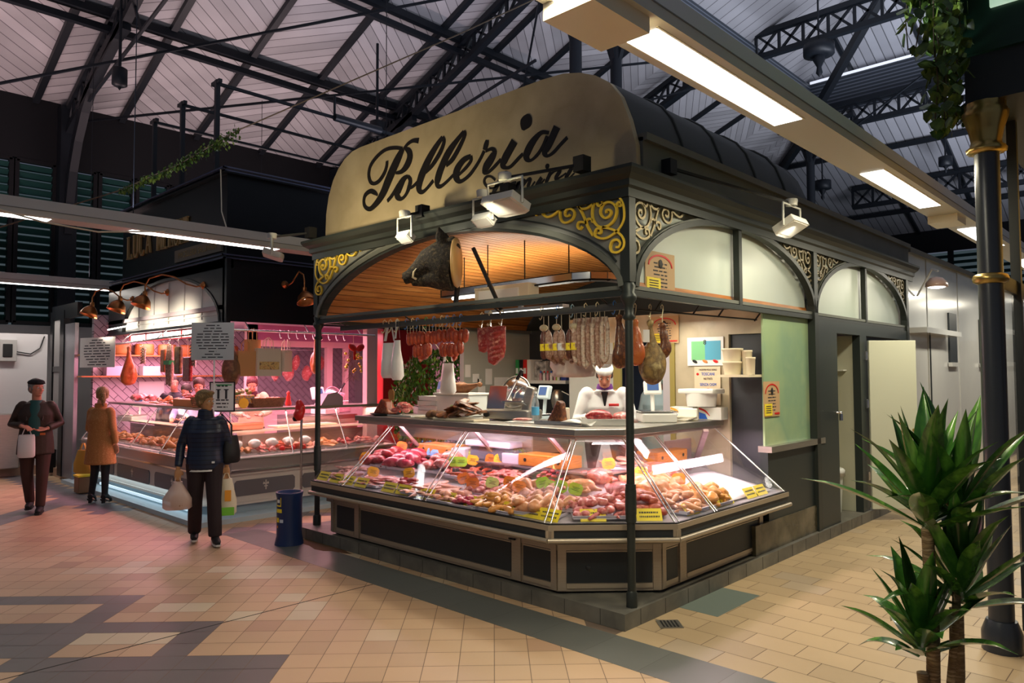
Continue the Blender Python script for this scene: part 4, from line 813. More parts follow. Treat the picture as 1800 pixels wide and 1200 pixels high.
# gold condensed serif letters
GL = mat('dull_gold_letters', (.42, .31, .13), .4, .5)
SER = {'L': [[(0, 0), (0, 1)], [(0, 0), (.55, 0)], [(.55, 0), (.55, .18)]], 'U': [[(0, 1), (0, .2)], [(0, .2), (.15, 0)], [(.15, 0), (.42, 0)], [(.42, 0), (.55, .2)], [(.55, .2), (.55, 1)]],
 'C': [[(.55, .8), (.4, 1)], [(.4, 1), (.15, 1)], [(.15, 1), (0, .8)], [(0, .8), (0, .2)], [(0, .2), (.15, 0)], [(.15, 0), (.4, 0)], [(.4, 0), (.55, .2)]], 'A': [[(0, 0), (.28, 1)], [(.28, 1), (.56, 0)], [(.1, .36), (.46, .36)]],
 'M': [[(0, 0), (0, 1)], [(0, 1), (.35, .1)], [(.35, .1), (.7, 1)], [(.7, 1), (.7, 0)]], 'E': [[(0, 0), (0, 1)], [(0, 0), (.5, 0)], [(0, 1), (.5, 1)], [(0, .5), (.38, .5)]], 'N': [[(0, 0), (0, 1)], [(0, 1), (.55, 0)], [(.55, 0), (.55, 1)]],
 'O': [[(.15, 0), (.4, 0)], [(.4, 0), (.55, .2)], [(.55, .2), (.55, .8)], [(.55, .8), (.4, 1)], [(.4, 1), (.15, 1)], [(.15, 1), (0, .8)], [(0, .8), (0, .2)], [(0, .2), (.15, 0)]], 'I': [[(0, 0), (0, 1)]]}
x = -10.08; GL2 = mat('gold_letters', (.62, .46, .20), .4, .3)
for w_, word in enumerate(('LUCA', 'MENONI')):
    mb = MB()
    cw = .25 if w_ == 0 else .195
    for ch in word:
        xs = [p[0] for s_ in SER[ch] for p in s_]
        for a, b in SER[ch]:
            v_ = abs(a[0]-b[0]) < .01; t_ = .055 if v_ else .03
            mb.bar((x+a[0]*cw*1.2, .03, 3.80+a[1]*.36), (x+b[0]*cw*1.2, .03, 3.80+b[1]*.36), t_, .03, up=(0, 1, 0))
            for p in (a, b):
                if p[1] in (0, 1) and v_: mb.box((x+p[0]*cw*1.2, .03, 3.80+p[1]*.36), (.09, .03, .018))
        x += max(xs)*cw*1.2+.105*(1 if w_ == 0 else .8)
    x += .2; mb.build('gold_lettering', GL2, up)
MB().bx((-8.12, .02, 3.52), (-6.56, .05, 3.70)).build('name_strip', mat('worn_beige_strip', (.24, .22, .16), .6), up)
letters('MACELLERIA SALUMERIA', -7.34, .018, 3.61, .13, 'y', GL, 'strip_lettering', up, .004, .9)
# walls inside
TIL = mat('lilac_herringbone_tile', (.50, .44, .50), .3); nt = TIL.node_tree; b = nt.nodes['Principled BSDF']
g_ = nt.nodes.new('ShaderNodeNewGeometry'); mp = nt.nodes.new('ShaderNodeMapping'); mp.vector_type = 'POINT'; mp.inputs['Rotation'].default_value = (PI/4, 0, 0)
sp = nt.nodes.new('ShaderNodeSeparateXYZ'); cb = nt.nodes.new('ShaderNodeCombineXYZ'); bk = nt.nodes.new('ShaderNodeTexBrick')
nt.links.new(g_.outputs['Position'], mp.inputs[0]); nt.links.new(mp.outputs[0], sp.inputs[0]); nt.links.new(sp.outputs['Y'], cb.inputs['X']); nt.links.new(sp.outputs['Z'], cb.inputs['Y'])
nt.links.new(cb.outputs[0], bk.inputs['Vector']); bk.inputs['Scale'].default_value = 1; bk.inputs['Brick Width'].default_value = .30; bk.inputs['Row Height'].default_value = .10; bk.inputs['Mortar Size'].default_value = .006
bk.inputs['Color1'].default_value = (.46, .42, .47, 1); bk.inputs['Color2'].default_value = (.52, .48, .52, 1); bk.inputs['Mortar'].default_value = (.13, .09, .12, 1); nt.links.new(bk.outputs[0], b.inputs['Base Color'])
struct(MB().bx((-11.1, -.2, 0), (-11, 5.2, 2.9)).build('wall_butcher', TIL), 'lilac tiled end wall inside the butcher stall')
struct(MB().bx((-11, 5.2, 0), (-6.4, 5.3, 2.9)).build('wall_butcher', wlow), 'lilac tiled rear wall inside the butcher stall')
struct(MB().bx((-11.1, .0, 2.72), (-6.46, 5.2, 2.78)).build('ceiling_butcher', mat('pale_pink_ceiling', (.5, .42, .45), .6)), 'ceiling of the butcher stall')
struct(MB().bx((-11.2, -.6, 0), (-5.75, 5.3, .06)).build('baseboard_butcher', mat('pale_blue_step', (.45, .55, .60), .35)), 'pale step under the butcher counter')
# cold room with a pink-framed window
cold = thing('cold_room', 'glass-fronted cold room with pale pink frame inside the butcher stall', 'cold room', (-9.1, 3.2, .06))
PF = mat('pale_pink_frame', (.62, .42, .42), .4)
mb = MB(); mb.bx((-9.1, 1.62, .06), (-9.0, 1.82, 2.72)); mb.bx((-9.1, 1.62, 2.34), (-9.0, 5.2, 2.45)); mb.bx((-9.1, 1.62, .06), (-9.0, 5.2, 1.2)); mb.bx((-9.1, 3.22, 1.2), (-9.0, 3.34, 2.34)); mb.bx((-9.1, 3.62, 1.2), (-9.0, 3.70, 2.34)); mb.build('frame', PF, cold)
MB().bx((-9.07, 1.82, 1.2), (-9.05, 5.2, 2.34)).build('glass', GLASS, cold)
MB().bx((-9.1, 1.62, 2.45), (-9.0, 5.2, 2.72)).build('header', mat('purple_pink_panel', (.36, .14, .26), .4), cold)
mq = copyof('big', M_PINK)
MB().tube([(-9.35, 1.95, 2.3), (-9.35, 3.4, 2.3)], .01, 6).build('meat_rail', CHROME, cold)
for i in range(7): inst('meat_joint', mq, (-9.35, 2.05+i*.2, 2.05-(i % 2)*.2), (0, 1.4, i), 1.35, 'pale joint of meat hanging behind the cold room glass', 'meat', 'joints behind the cold room glass')
# side post and far red cabinet beyond
tag(bev(MB().bx((-6.5, 2.28, .06), (-6.38, 2.48, 2.56)).build('pink_post', PF), .01), 'pale pink square post at the far end of the butcher counter', 'post')
tag(bev(MB().bx((-6.9, 2.62, 0), (-6.42, 3.6, 2.56)).build('red_cabinet', mat('dark_red_cabinet', (.42, .012, .012), .35)), .01), 'tall dark red cabinet beyond the butcher stall behind the shrub', 'cabinet')
# shelves on the end wall with cheeses, boxes
SHW = mat('orange_shelf_wood', (.45, .17, .05), .5)
for i_, z in enumerate((2.20, 1.83)):
    tag(MB().bx((-11.0, -.45, z-.025), (-10.75, 2.4, z)).build('wall_shelf', SHW), ['upper wooden shelf on the lilac tiled wall', 'lower wooden shelf on the lilac tiled wall'][i_], 'shelf')
CH = mat('orange_cheese_rind', (.50, .22, .06), .5, var=[(.36, .13, .03)], vs=5)
for i in range(7):
    y = -.2+i*.4; tag(MB().lathe([(.001, 0), (.15, .0), (.165, .03), (.165, .17), (.15, .20), (.001, .20)], (-10.87, y, 2.201), 18, ax=.7).build('cheese_wheel', CH), 'round orange-brown cheese wheel on the upper wall shelf', 'cheese', 'cheese wheels on the upper shelf')
for i, (y, w) in enumerate(((-.05, .42), (.55, .3), (1.0, .26))):
    tag(MB().bx((-10.97, y, 1.831), (-10.78, y+w, 2.0)).build('storage_box', mat('pale_lilac_box', (.60, .55, .68), .4) if i == 0 else MATS['pale_lilac_box']), ['widest pale lilac box on the lower shelf, left', 'middle pale lilac box on the lower shelf', 'smallest pale lilac box on the lower shelf'][i], 'box')
tag(MB().bx((-10.995, .55, 1.40), (-10.98, 1.0, 1.72)).build('wall_sheet', PAPER), 'pale sheet taped to the tiles under the lower shelf', 'sheet')
# light strip under the front and hanging bars
lb = thing('light_strip', 'long white light panel with red frame under the white arch', 'lamp', (-8.3, .1, 2.4))
MB().bx((-10.1, .10, 2.40), (-6.7, .14, 2.50)).build('diffuser', emis('warm_light_panel', (1, .90, .84), 5), lb)
mb = MB(); mb.bx((-10.12, .08, 2.50), (-6.68, .15, 2.515)); mb.bx((-10.12, .08, 2.388), (-6.68, .15, 2.40))
for x in (-10.1, -9.4, -8.7, -8.0, -7.3, -6.7): mb.bx((x-.01, .085, 2.39), (x+.01, .15, 2.51))
mb.build('frame', RED, lb)
br = thing('hanging_bar', 'round steel meat bar with brackets along the front and side of the butcher stall', 'rail', (-6.8, .2, 2.3))
MB().tube([(-10.2, -.10, 2.36), (-6.35, -.10, 2.42), (-6.30, -.06, 2.44), (-6.28, 2.35, 2.44)], .016, 8).build('bar', CHROME, br)
mb = MB(); 
for x in (-9.9, -8.4, -6.9): mb.tube([(x, -.10, 2.40), (x, .03, 2.52)], .01, 6)
for y in (.3, 1.2, 2.1): mb.tube([(-6.28, y, 2.44), (-6.42, y, 2.57)], .01, 6)
mb.build('bracket', CHROME, br)
def lt(p, q): return tag(MB().tube([p, q], .012, 6).build('tube_lamp', LAMPS), 'thin tube lamp glowing at the top left inside the butcher stall', 'lamp')
lt((-10.6, -.1, 2.62), (-9.7, -.1, 2.64))
for i in range(9):
    y = .75+i*.13; hook(-6.28, y, 2.44, CHROME, None, 1.4, PI/2); tag(bpy.data.objects[-1] if False else COL.objects[-1], 'empty steel hook on the side bar of the butcher stall', 'hook', 'empty hooks on the butcher bar')
# hanging goods, front
hanging('hanging_ham', 'narrow orange cured ham hanging at the left of the butcher front', 'ham', None, copyof('ham', M_ORG), -9.6, -.10, 2.36, .4, (1.0, 1, 1.12))
hanging('hanging_ham', 'dark olive-brown ham hanging at the stall corner behind the tall notice', 'ham', None, copyof('ham', M_CURE), -6.28, .05, 2.44, PI/2+.3, (1.25, 1.25, 1.25))
hanging('hanging_ham', 'orange ham hanging beside the kiosk post in the butcher stall', 'ham', None, copyof('ham', M_ORG), -6.28, 1.30, 2.44, PI/2, (.7, .7, .95))
def braid(x, y, z, n, r, m, label, w=.05):
    t = thing('sausage_braid', label, 'sausages', (x, y, z)); hook(x, y, z, CHROME, t, 1.2)
    for i in range(n):
        for s in (-1, 1): inst('link', copyof('link', m), (x+s*w*.6, y, z-.13-i*.042), (0, s*.5, 0), r, parent=t)
braid(-9.0, -.10, 2.37, 6, 1.0, M_SALAMI, 'short cream sausage braid hanging left of the front notice')
braid(-7.95, -.10, 2.38, 5, 1.0, M_SALAMI, 'cream sausage bunch hanging above the green ribbon')
braid(-7.15, -.10, 2.39, 8, 1.05, M_SALAMI, 'long cream sausage braid beside the tall notice')
for i, (x, z, w, h, m, lb_) in enumerate([(-8.15, 2.05, .16, .34, M_ORG, 'flat orange cured piece hanging beside the ribboned salami'), (-7.62, 2.05, .2, .40, M_CURE, 'flat olive cured slab hanging in the butcher front'), (-7.3, 1.92, .24, .34, M_RED, 'red meat tray bag hanging low beside the long braid')]):
    t = thing('hanging_slab', lb_, 'cured meat', (x, -.1, z+h/2+.1)); hook(x, -.1, 2.40, CHROME, t); MB().tube([(x, -.1, 2.33), (x, -.1, z+h/2)], .003, 5).build('string', CREAMP, t)
    bev(MB().box((x, -.1, z), (w, .05, h)).build('slab', m, t), .018, 3)
t = thing('ribboned_salami', 'pair of long cream salami tied with a green ribbon hanging in the butcher front', 'salami', (-7.88, -.14, 2.3)); hook(-7.88, -.12, 2.40, CHROME, t)
MB().tube([(-7.92, -.12, 2.28), (-7.93, -.12, 2.0), (-7.92, -.12, 1.70)], [.02, .045, .03], 10).tube([(-7.83, -.12, 2.28), (-7.82, -.12, 2.0), (-7.83, -.12, 1.68)], [.02, .045, .03], 10).build('salami', M_SALAMI, t)
MB().box((-7.88, -.12, 2.02), (.2, .1, .06)).build('ribbon', GREEN, t)
# paper carrier bags
def carrier(x, y, z, w, h, rz, label, m, pr_=None, m2=None):
    t = thing('carrier_bag', label, 'bag', (x, y, z-h)); M = Matrix.Rotation(rz, 3, 'Z'); c = Vector((x, y, z-h/2))
    mb = MB(); mb.prism([(-w/2, -h/2), (w/2, -h/2), (w*.48, h/2), (-w*.48, h/2)], lambda a, b, d: c+M@Vector((a, -.04+d, b)), .08); bb_ = mb.build('bag_body', m, t)
    for s in (-.045, .045): MB().tube([c+M@Vector((-w*.16, s, h/2-.02)), c+M@Vector((-w*.14, s, h/2+.10)), c+M@Vector((0, s*.5, h/2+.15)), c+M@Vector((w*.14, s, h/2+.10)), c+M@Vector((w*.16, s, h/2-.02))], .006, 6).build('handle', m, bb_)
    if pr_: MB().box(c+M@Vector((0, -.043, -h*.12)), (w*.8, .002, h*.28), M).build('print', pr_, bb_)
    return t
CRM = mat('cream_kraft_paper', (.62, .52, .38), .7); KRF = mat('orange_kraft_paper', (.55, .27, .10), .7)
carrier(-6.26, .56, 2.20, .36, .38, PI/2, 'cream paper carrier bag with a photo print hanging on the side bar', CRM, mat('photo_print', (.45, .20, .07), .5, var=[(.65, .45, .15), (.20, .10, .05)], vs=25))
carrier(-6.28, .84, 2.18, .2, .3, PI/2+.5, 'smaller cream carrier bag hanging just behind the printed one', CRM)
carrier(-6.30, .26, 2.16, .26, .34, PI/2, 'orange-brown carrier bag hanging next to the dark ham', KRF)
carrier(-6.35, .38, 2.32, .22, .22, PI/2+.2, 'upper orange-brown carrier bag hanging behind the lower one', KRF)
# wreath with red bow
t = thing('festive_wreath', 'hanging evergreen bunch with red bow and gold baubles at the end of the butcher bar', 'decoration', (-6.28, 1.96, 1.8)); q = random.Random(3)
mb = MB(); gb = MB()
for i in range(260):
    a = q.uniform(0, 6.28); r = q.uniform(0, .13); z = q.uniform(1.78, 2.22); r *= 1-abs(z-2.02)*1.6; c = Vector((-6.28+r*math.cos(a), 1.96+r*math.sin(a)*1.1, z)); d_ = Vector((math.cos(a)*.6, math.sin(a)*.6, -.7)).normalized()
    mb.add([c, c+d_*.05+Vector((.008, -.008, 0)), c+d_*.085, c+d_*.05-Vector((.008, -.008, 0))], [(0, 1, 2, 3)])
for i in range(16): a = q.uniform(0, 6.28); gb.ell((-6.28+.11*math.cos(a), 1.96+.12*math.sin(a), q.uniform(1.86, 2.16)), .024, n=8, m=6)
MB().tube([(-6.28, 1.96, 2.2), (-6.28, 1.96, 2.43)], .004, 5).build('string', CRM, t); mb.build('foliage', mat('dark_olive_foliage', (.12, .13, .03), .5), t); gb.build('baubles', mat('gold_bauble', (.75, .50, .08), .2, .8), t)
mb = MB(); 
for s in (-1, 1): mb.ell((-6.2, 1.96+s*.07, 2.24), (.03, .08, .05), Matrix.Rotation(s*.5, 3, 'X'))
mb.box((-6.2, 1.93, 2.14), (.01, .04, .16)); mb.build('bow', RED, t)
# ---- butcher counter: white base, grey plaques, glass well
def lpath(o, xl=-10.75, yr=2.5):
    k = o*(math.sqrt(2)-1); return [(xl, -.46+o), (-6.25-k, -.46+o), (-5.90-o, -.11+k), (-5.90-o, yr)]
def lsolid(o, z0, z1, th=.03, nm='', m=None, par=None, xl=-10.75, yr=2.5):
    mb = MB(); a = lpath(o, xl, yr); b = lpath(o+th, xl, yr); P = [[(*a[i], z0), (*a[i], z1), (*b[i], z1), (*b[i], z0)] for i in range(4)]
    mb.grid(P, 0, False, True); mb.add(P[0], [(0, 1, 2, 3)]); mb.add(P[3], [(3, 2, 1, 0)]); return mb.build(nm, m, par)
bc = thing('butcher_counter', 'long white butcher counter with grey plaques, glass front and pale steel edge', 'display case', (-8, .2, .06))
WB = mat('cream_white_lacquer', (.55, .53, .48), .35)
lsolid(.10, .20, .58, .05, 'base', WB, bc); lsolid(.16, .06, .20, .05, 'plinth', mat('blue_tinted_plinth', (.30, .40, .46), .3), bc)
lsolid(.08, .17, .20, .07, 'base_moulding', WB, bc); lsolid(.06, .55, .585, .08, 'upper_moulding', WB, bc)
lsolid(.0, .60, .625, .05, 'bumper', CHROME, bc); lsolid(.03, .585, .76, .04, 'steel_fascia', mat('warm_steel_fascia', (.42, .38, .36), .3, .7), bc); lsolid(-.005, .755, .77, .05, 'edge', CHROME, bc)
lsolid(.05, .76, .78, .75, 'deck', mat('white_deck', (.66, .62, .60), .35), bc); lsolid(.80, .06, 1.0, .03, 'rear_panel', STAIN, bc)
lsolid(.44, 1.345, 1.38, .42, 'top_ledge', STAIN, bc); lsolid(.60, 1.05, 1.07, .24, 'mid_shelf', mat('warm_mid_shelf', (.60, .50, .42), .35), bc)
a = lpath(.03); b_ = lpath(.46)
for i in range(3):
    p, q_, r, s_ = Vector((*a[i], .77)), Vector((*a[i+1], .77)), Vector((*b_[i+1], 1.35)), Vector((*b_[i], 1.35))
    MB().add([p, q_, r, s_], [(0, 1, 2, 3)]).build('front_glass', G_, bc)
    nn = (4, 1, 3)[i]
    for k in range(nn+1): MB().tube([p.lerp(q_, k/nn), s_.lerp(r, k/nn)], .009, 6).build('glass_stay', CHROME, bc)
PQ = mat('grey_plaque', (.13, .13, .14), .4)
def plaque(p, dx, dy, L, fl):
    nx, ny = dy, -dx; p = Vector((*p, 0)); D = Vector((dx, dy, 0)); N = Vector((nx, ny, 0))
    MB().prism([(0, .31), (.03, .28), (L-.03, .28), (L, .31), (L, .45), (L-.03, .48), (.03, .48), (0, .45)], lambda u, z, d: p+D*u+Vector((0, 0, z))+N*d, .012).build('plaque', PQ, bc); pl_ = COL.objects[-1]
    if fl:
        m_ = MB(); c = p+D*L/2+N*.014
        for pts in ([(0, .33), (0, .455)], [(-.012, .40), (-.03, .425), (-.035, .40)], [(.012, .40), (.03, .425), (.035, .40)], [(-.025, .375), (.025, .375)]): ribbon(m_, [(u, z, .014) for u, z in pts], lambda a_, b__, d: c+D*a_+Vector((0, 0, b__))+N*d, .004, sub=2)
        m_.build('fleur_ornament', WB, pl_)
plaque((-10.6, -.36), 1, 0, 1.25, 1); plaque((-9.2, -.36), 1, 0, 1.3, 1); plaque((-7.7, -.36), 1, 0, 1.25, 1); plaque((-6.0, -.02), 0, 1, .85, 1); plaque((-6.0, .95), 0, 1, .85, 1)
tag(MB().bx((-9.9, -.40, .085), (-6.3, -.37, .12)).build('glow_strip', emis('cool_glow_strip', (.6, .85, 1), .7)), 'pale blue light strip glowing along the foot of the butcher counter', 'lamp')
# goods in the butcher counter
for i in range(12):
    x = -10.2+i*.34; tray(x, -.08, .785, .3, .5, 0, 'steel tray of cooked meats number %s from the left end in the butcher counter' % ['one', 'two', 'three', 'four', 'five', 'six', 'seven', 'eight', 'nine', 'ten', 'eleven', 'twelve'][i])
    m = (M_BREAD, M_SAUS, M_BREAD, M_ORG, M_FAT, M_BREAD)[i % 6]; nm, lb_ = (('roast_piece', 'golden roast piece in the front trays of the butcher counter') if m is M_BREAD else ('sausage', 'red-brown sausage in the front trays of the butcher counter') if m is M_SAUS else ('ham_piece', 'orange cured piece in the front trays of the butcher counter') if m is M_ORG else ('pork_piece', 'pale marbled pork piece in the front trays of the butcher counter'))
    pile(nm, lb_, 'meat', nm.replace('_', ' ')+'s in the butcher counter front', ['leg'] if m is M_BREAD else ['link'] if m is M_SAUS else ['flat0', 'chunk1'], m, x, -.08, .26, .42, 8, .80, .03, sc=1.15)
for i in range(7):
    y = .15+i*.34; tray(-6.28, y, .785, .3, .5, PI/2, 'steel tray in the side run of the butcher counter, %s from the corner' % ['first', 'second', 'third', 'fourth', 'fifth', 'sixth', 'seventh'][i])
    m = (M_BREAD, M_FAT, M_SAUS, M_BRST, M_BREAD, M_RED, M_FAT)[i]
    pile('counter_meat', 'meat piece in the side run of the butcher counter', 'meat', 'pieces in the side run of the butcher counter', ['flat0', 'leg', 'chunk0'], m, -6.28, y, .42, .26, 8, .80, .03, sc=1.15)
q = random.Random(9)
for i in range(4): tag(MB().ell((-6.12, .55+i*.16, .83), (.04, .04, .038)).build('tomato', RED), 'red tomato at the glass of the butcher side counter', 'tomato', 'tomatoes in the butcher counter')
for i in range(5): inst('white_parcel', mset(chunk(60+i, (.07, .06, .05)), FILM), (-6.2, .1+i*.25, .86), (0, 0, i), 1.2, 'white wrapped parcel behind the side glass of the butcher counter', 'parcel', 'parcels in the butcher counter')
tag(bev(MB().bx((-6.9, .1, 1.072), (-6.62, .7, 1.17)).build('meat_tub', mat('terracotta_tub', (.50, .16, .09), .4)), .02), 'terracotta coloured tub on the middle shelf of the butcher counter', 'tub')
tag(bev(MB().bx((-6.9, .9, 1.072), (-6.6, 1.9, 1.10)).build('cutting_board', mat('pale_board', (.70, .58, .42), .5)), .01), 'pale cutting board on the middle shelf of the butcher counter', 'board')
# things on the butcher ledge
WK = mat('wicker', (.26, .15, .06), .7, var=[(.14, .08, .03)], vs=60, bump=.6, bs=70)
def basket(x, y, z, w, d, h, rz, label, fill=None):
    t = thing('wicker_basket', label, 'basket', (x, y, z)); M = Matrix.Rotation(rz, 3, 'Z'); mb = MB(); o = Vector((x, y, z))
    for k in range(6):
        s = .86+.14*k/5; zz = h*(k+.5)/6; 
        for sx, sy, lx, ly in ((0, -1, w*s, .012), (0, 1, w*s, .012), (-1, 0, .012, d*s), (1, 0, .012, d*s)): mb.box(o+M@Vector((sx*w*s/2, sy*d*s/2, zz)), (lx, ly, h/6*.86), M)
    mb.box(o+M@Vector((0, 0, .008)), (w*.84, d*.84, .01), M); mb.build('basket_body', WK, t)
    if fill: f = MB(); [f.ell(o+M@Vector((q.uniform(-.4, .4)*w, q.uniform(-.4, .4)*d, h*.92)), .022, n=8, m=5) for _ in range(40)]; stuff(f.build('filling', fill, t))
    return t
basket(-6.62, .72, 1.381, .22, .5, .13, .0, 'rectangular wicker basket of nuts standing on the corner of the butcher ledge', MATS['golden_crust'])
basket(-7.0, .08, 1.381, .42, .24, .15, .5, 'tilted wicker basket just behind the walking woman on the butcher ledge')
tag(bev(MB().bx((-8.05, -.0, 1.381), (-7.35, .25, 1.49)).build('orange_crate', mat('orange_wood_crate', (.60, .24, .06), .5)), .008), 'low orange wooden box on the front ledge of the butcher stall', 'crate')
pile('bread_piece', 'brown crusty piece heaped on the front ledge of the butcher stall', 'bread', 'crusty pieces on the butcher front ledge', ['flat0', 'leg', 'flat1'], M_BREAD, -8.55, .12, .9, .22, 16, 1.385, .06)
pile('cured_cut', 'red and white cured cut heaped at the left of the butcher front ledge', 'meat', 'cured cuts on the butcher front ledge', ['chunk0', 'big', 'chunk1'], M_FAT, -9.5, .12, .5, .22, 8, 1.385, .08)
pile('slicing_sausage', 'sausage lying on the orange wooden box', 'sausage', 'sausages on the orange box', ['long'], M_SAUS, -7.7, .12, .5, .16, 6, 1.50, .02, rz=0)
board('framed_notice', 'framed white notice with two bold strokes standing on the ledge behind the walking woman', 'sign', (-6.16, -.12, 1.56), .30, .36, PI/4, [.5, .0, .0, .0, .6, .6, .5], PAPER)
f_ = COL.objects[-1]; c = Vector((-6.16, -.12, 1.56)); M = Matrix.Rotation(PI/4, 3, 'Z'); nf = f_.parent
mb = MB(); 
for sx in (-1, 1): mb.box(c+M@Vector((sx*.155, 0, 0)), (.014, .02, .38), M); mb.box(c+M@Vector((0, 0, sx*.185)), (.32, .02, .014), M)
mb.build('black_frame', BLACK, nf)
mb = MB(); [mb.box(c+M@Vector((sx*.05, -.006, .03)), (.028, .003, .12), M).box(c+M@Vector((sx*.05, -.006, .09)), (.06, .003, .012), M) for sx in (-1, 1)]; mb.build('bold_strokes', INK, nf)
MB().box(c+M@Vector((.02, -.006, .15)), (.2, .003, .014), M).build('green_heading', GREEN, nf)
t = thing('decorated_cart', 'small painted cart full of mixed produce on the butcher ledge beside the basket', 'ornament', (-6.66, .34, 1.381))
bev(MB().bx((-6.78, .18, 1.44), (-6.54, .52, 1.56)).build('cart_body', mat('painted_wood', (.55, .22, .06), .5, var=[(.08, .25, .35), (.65, .5, .1), (.4, .05, .04)], vs=40), t), .01)
MB().lathe([(.07, -.01), (.07, .01)], (-6.53, .35, 1.45), 16, M=Matrix.Rotation(PI/2, 3, 'Y')).build('wheel', GOLD, t)
f = MB(); [f.ell((-6.66+q.uniform(-.1, .1), .35+q.uniform(-.16, .16), 1.58+q.uniform(0, .05)), q.uniform(.02, .035), n=8, m=5) for _ in range(26)]; stuff(f.build('produce', mat('mixed_produce', (.55, .12, .05), .5, var=[(.08, .25, .04), (.75, .65, .45)], vs=14), t))
# scales and slicer in the butcher stall
def scale(x, y, z, rz, label, body=None, scr=None, k=1):
    t = thing('weighing_scale', label, 'scale', (x, y, z)); M = Matrix.Rotation(rz, 3, 'Z'); o = Vector((x, y, z)); bd = body or WHITEP
    bev(MB().box(o+Vector((0, 0, .045)), (.34, .32, .09), M).build('base', bd, t), .015); bev(MB().box(o+Vector((0, 0, .105)), (.36, .30, .012), M).build('pan', CHROME, t), .004)
    MB().tube([o+M@Vector((0, .15, .05)), o+M@Vector((0, .17, .26))], .02, 8).build('stem', bd, t)
    Mt = M@Matrix.Rotation(-.25, 3, 'X'); bev(MB().box(o+M@Vector((0, .16, .33)), (.26*k, .07*k, .20*k), Mt).build('head', bd, t), .012); hd_ = COL.objects[-1]
    MB().box(o+M@Vector((0, .16, .33))+Mt@Vector((0, -.037*k, .01)), (.17*k, .004, .12*k), Mt).build('screen', scr or mat('blue_screen', (.02, .04, .10), .2, emit=(.15, .25, .5), es=.5) if 'blue_screen' not in MATS else MATS['blue_screen'], hd_); return t
scale(-7.35, 2.15, 1.20, PI/2+.3, 'white scale with a square blue screen at the right of the butcher stall')
scale(-10.4, .25, 1.05, .4, 'pale scale at the far left end of the butcher counter')
tag(MB().bx((-7.9, 1.6, .06), (-7.1, 2.6, 1.19)).build('back_table', STAIN), 'steel table inside the butcher stall behind the side counter', 'table')
def slicer(x, y, z, rz, label, m, s=1):
    t = thing('meat_slicer', label, 'slicer', (x, y, z)); M = Matrix.Rotation(rz, 3, 'Z'); o = Vector((x, y, z)); P_ = lambda a, b, c: o+M@Vector((a*s, b*s, c*s))
    bev(MB().box(P_(0, 0, .05), (.50*s, .34*s, .10*s), M).build('base', m, t), .02, 3); 
    MB().lathe([(.02, -.012), (.15*s, -.008), (.155*s, 0), (.15*s, .008), (.02, .03)], P_(.02, .02, .27), 28, M=M@Matrix.Rotation(PI/2-.25, 3, 'X')).build('blade', CHROME, t)
    MB().lathe([(.165*s, -.015), (.17*s, .0), (.165*s, .02), (.155*s, .02), (.155*s, -.015)], P_(.02, .03, .27), 28, M=M@Matrix.Rotation(PI/2-.25, 3, 'X')).build('blade_guard', m, t)
    bev(MB().box(P_(.17, .03, .20), (.10*s, .10*s, .26*s), M@Matrix.Rotation(.25, 3, 'Y')).build('motor_housing', m, t), .025, 3)
    bev(MB().box(P_(-.14, -.06, .22), (.20*s, .012, .24*s), M@Matrix.Rotation(-.35, 3, 'X')).build('gauge_plate', CHROME, t), .004); bev(MB().box(P_(.08, -.13, .17), (.22*s, .12*s, .015), M@Matrix.Rotation(-.3, 3, 'X')).build('carriage', CHROME, t), .004)
    h_ = MB().tube([P_(-.02, -.08, .20), P_(.10, -.10, .40)], .010*s, 8).build('arm', CHROME, t); MB().tube([P_(.10, -.10, .40), P_(.16, -.11, .49)], .018*s, 10).build('handle', BLACK, t); MB().lathe([(.03*s, -.01), (.03*s, .02)], P_(-.2, -.17, .06), 14, M=M@Matrix.Rotation(PI/2, 3, 'X')).build('knob', BLACK, t); return t
slicer(-7.6, 2.45, 1.20, PI/2, 'pink-lit curved slicer on the steel table in the butcher stall', mat('rosy_enamel', (.55, .30, .36), .3))
bev(tag(MB().prism([(0, 0), (.42, 0), (.42, .16), (.30, .26), (.12, .22)], lambda a, b, d: (-6.35-d, 1.45+a*.9, 1.381+b*.75), .2).build('till', mat('rosy_grey_plastic', (.34, .25, .27), .45)), 'grey-pink wedge-shaped till on the right of the butcher ledge', 'till'), .012)
tag(MB().lathe([(.001, 0), (.04, 0), (.05, .03), (.03, .10), (.035, .12), (.02, .16), (.03, .19), (.001, .22)], (-6.75, 1.15, 1.381), 14).build('figurine', mat('red_white_figurine', (.65, .05, .04), .4)), 'small red and white figurine on the butcher ledge left of the post', 'figurine')
t = thing('ticket_dispenser', 'red ticket dispenser on a slim stand in the aisle beside the left kiosk post', 'dispenser', (-4.62, .12, .0))
MB().tube([(-4.62, .12, .02), (-4.62, .12, 1.32)], .014, 8).build('pole', CHROME, t); MB().lathe([(.14, 0), (.14, .015), (.02, .03)], (-4.62, .12, 0), 18).build('foot', CHROME, t)
mb = MB(); mb.ell((-4.62, .10, 1.43), (.075, .055, .10)); mb.ell((-4.60, .07, 1.37), (.07, .06, .07)); mb.ell((-4.64, .10, 1.50), (.05, .04, .05)); blob('red_shell', mb, RED, .01, t); MB().lathe([(.02, -.03), (.035, .0), (.02, .03)], (-4.62, .04, 1.33), 10).build('ticket_slot', BLACK, t)
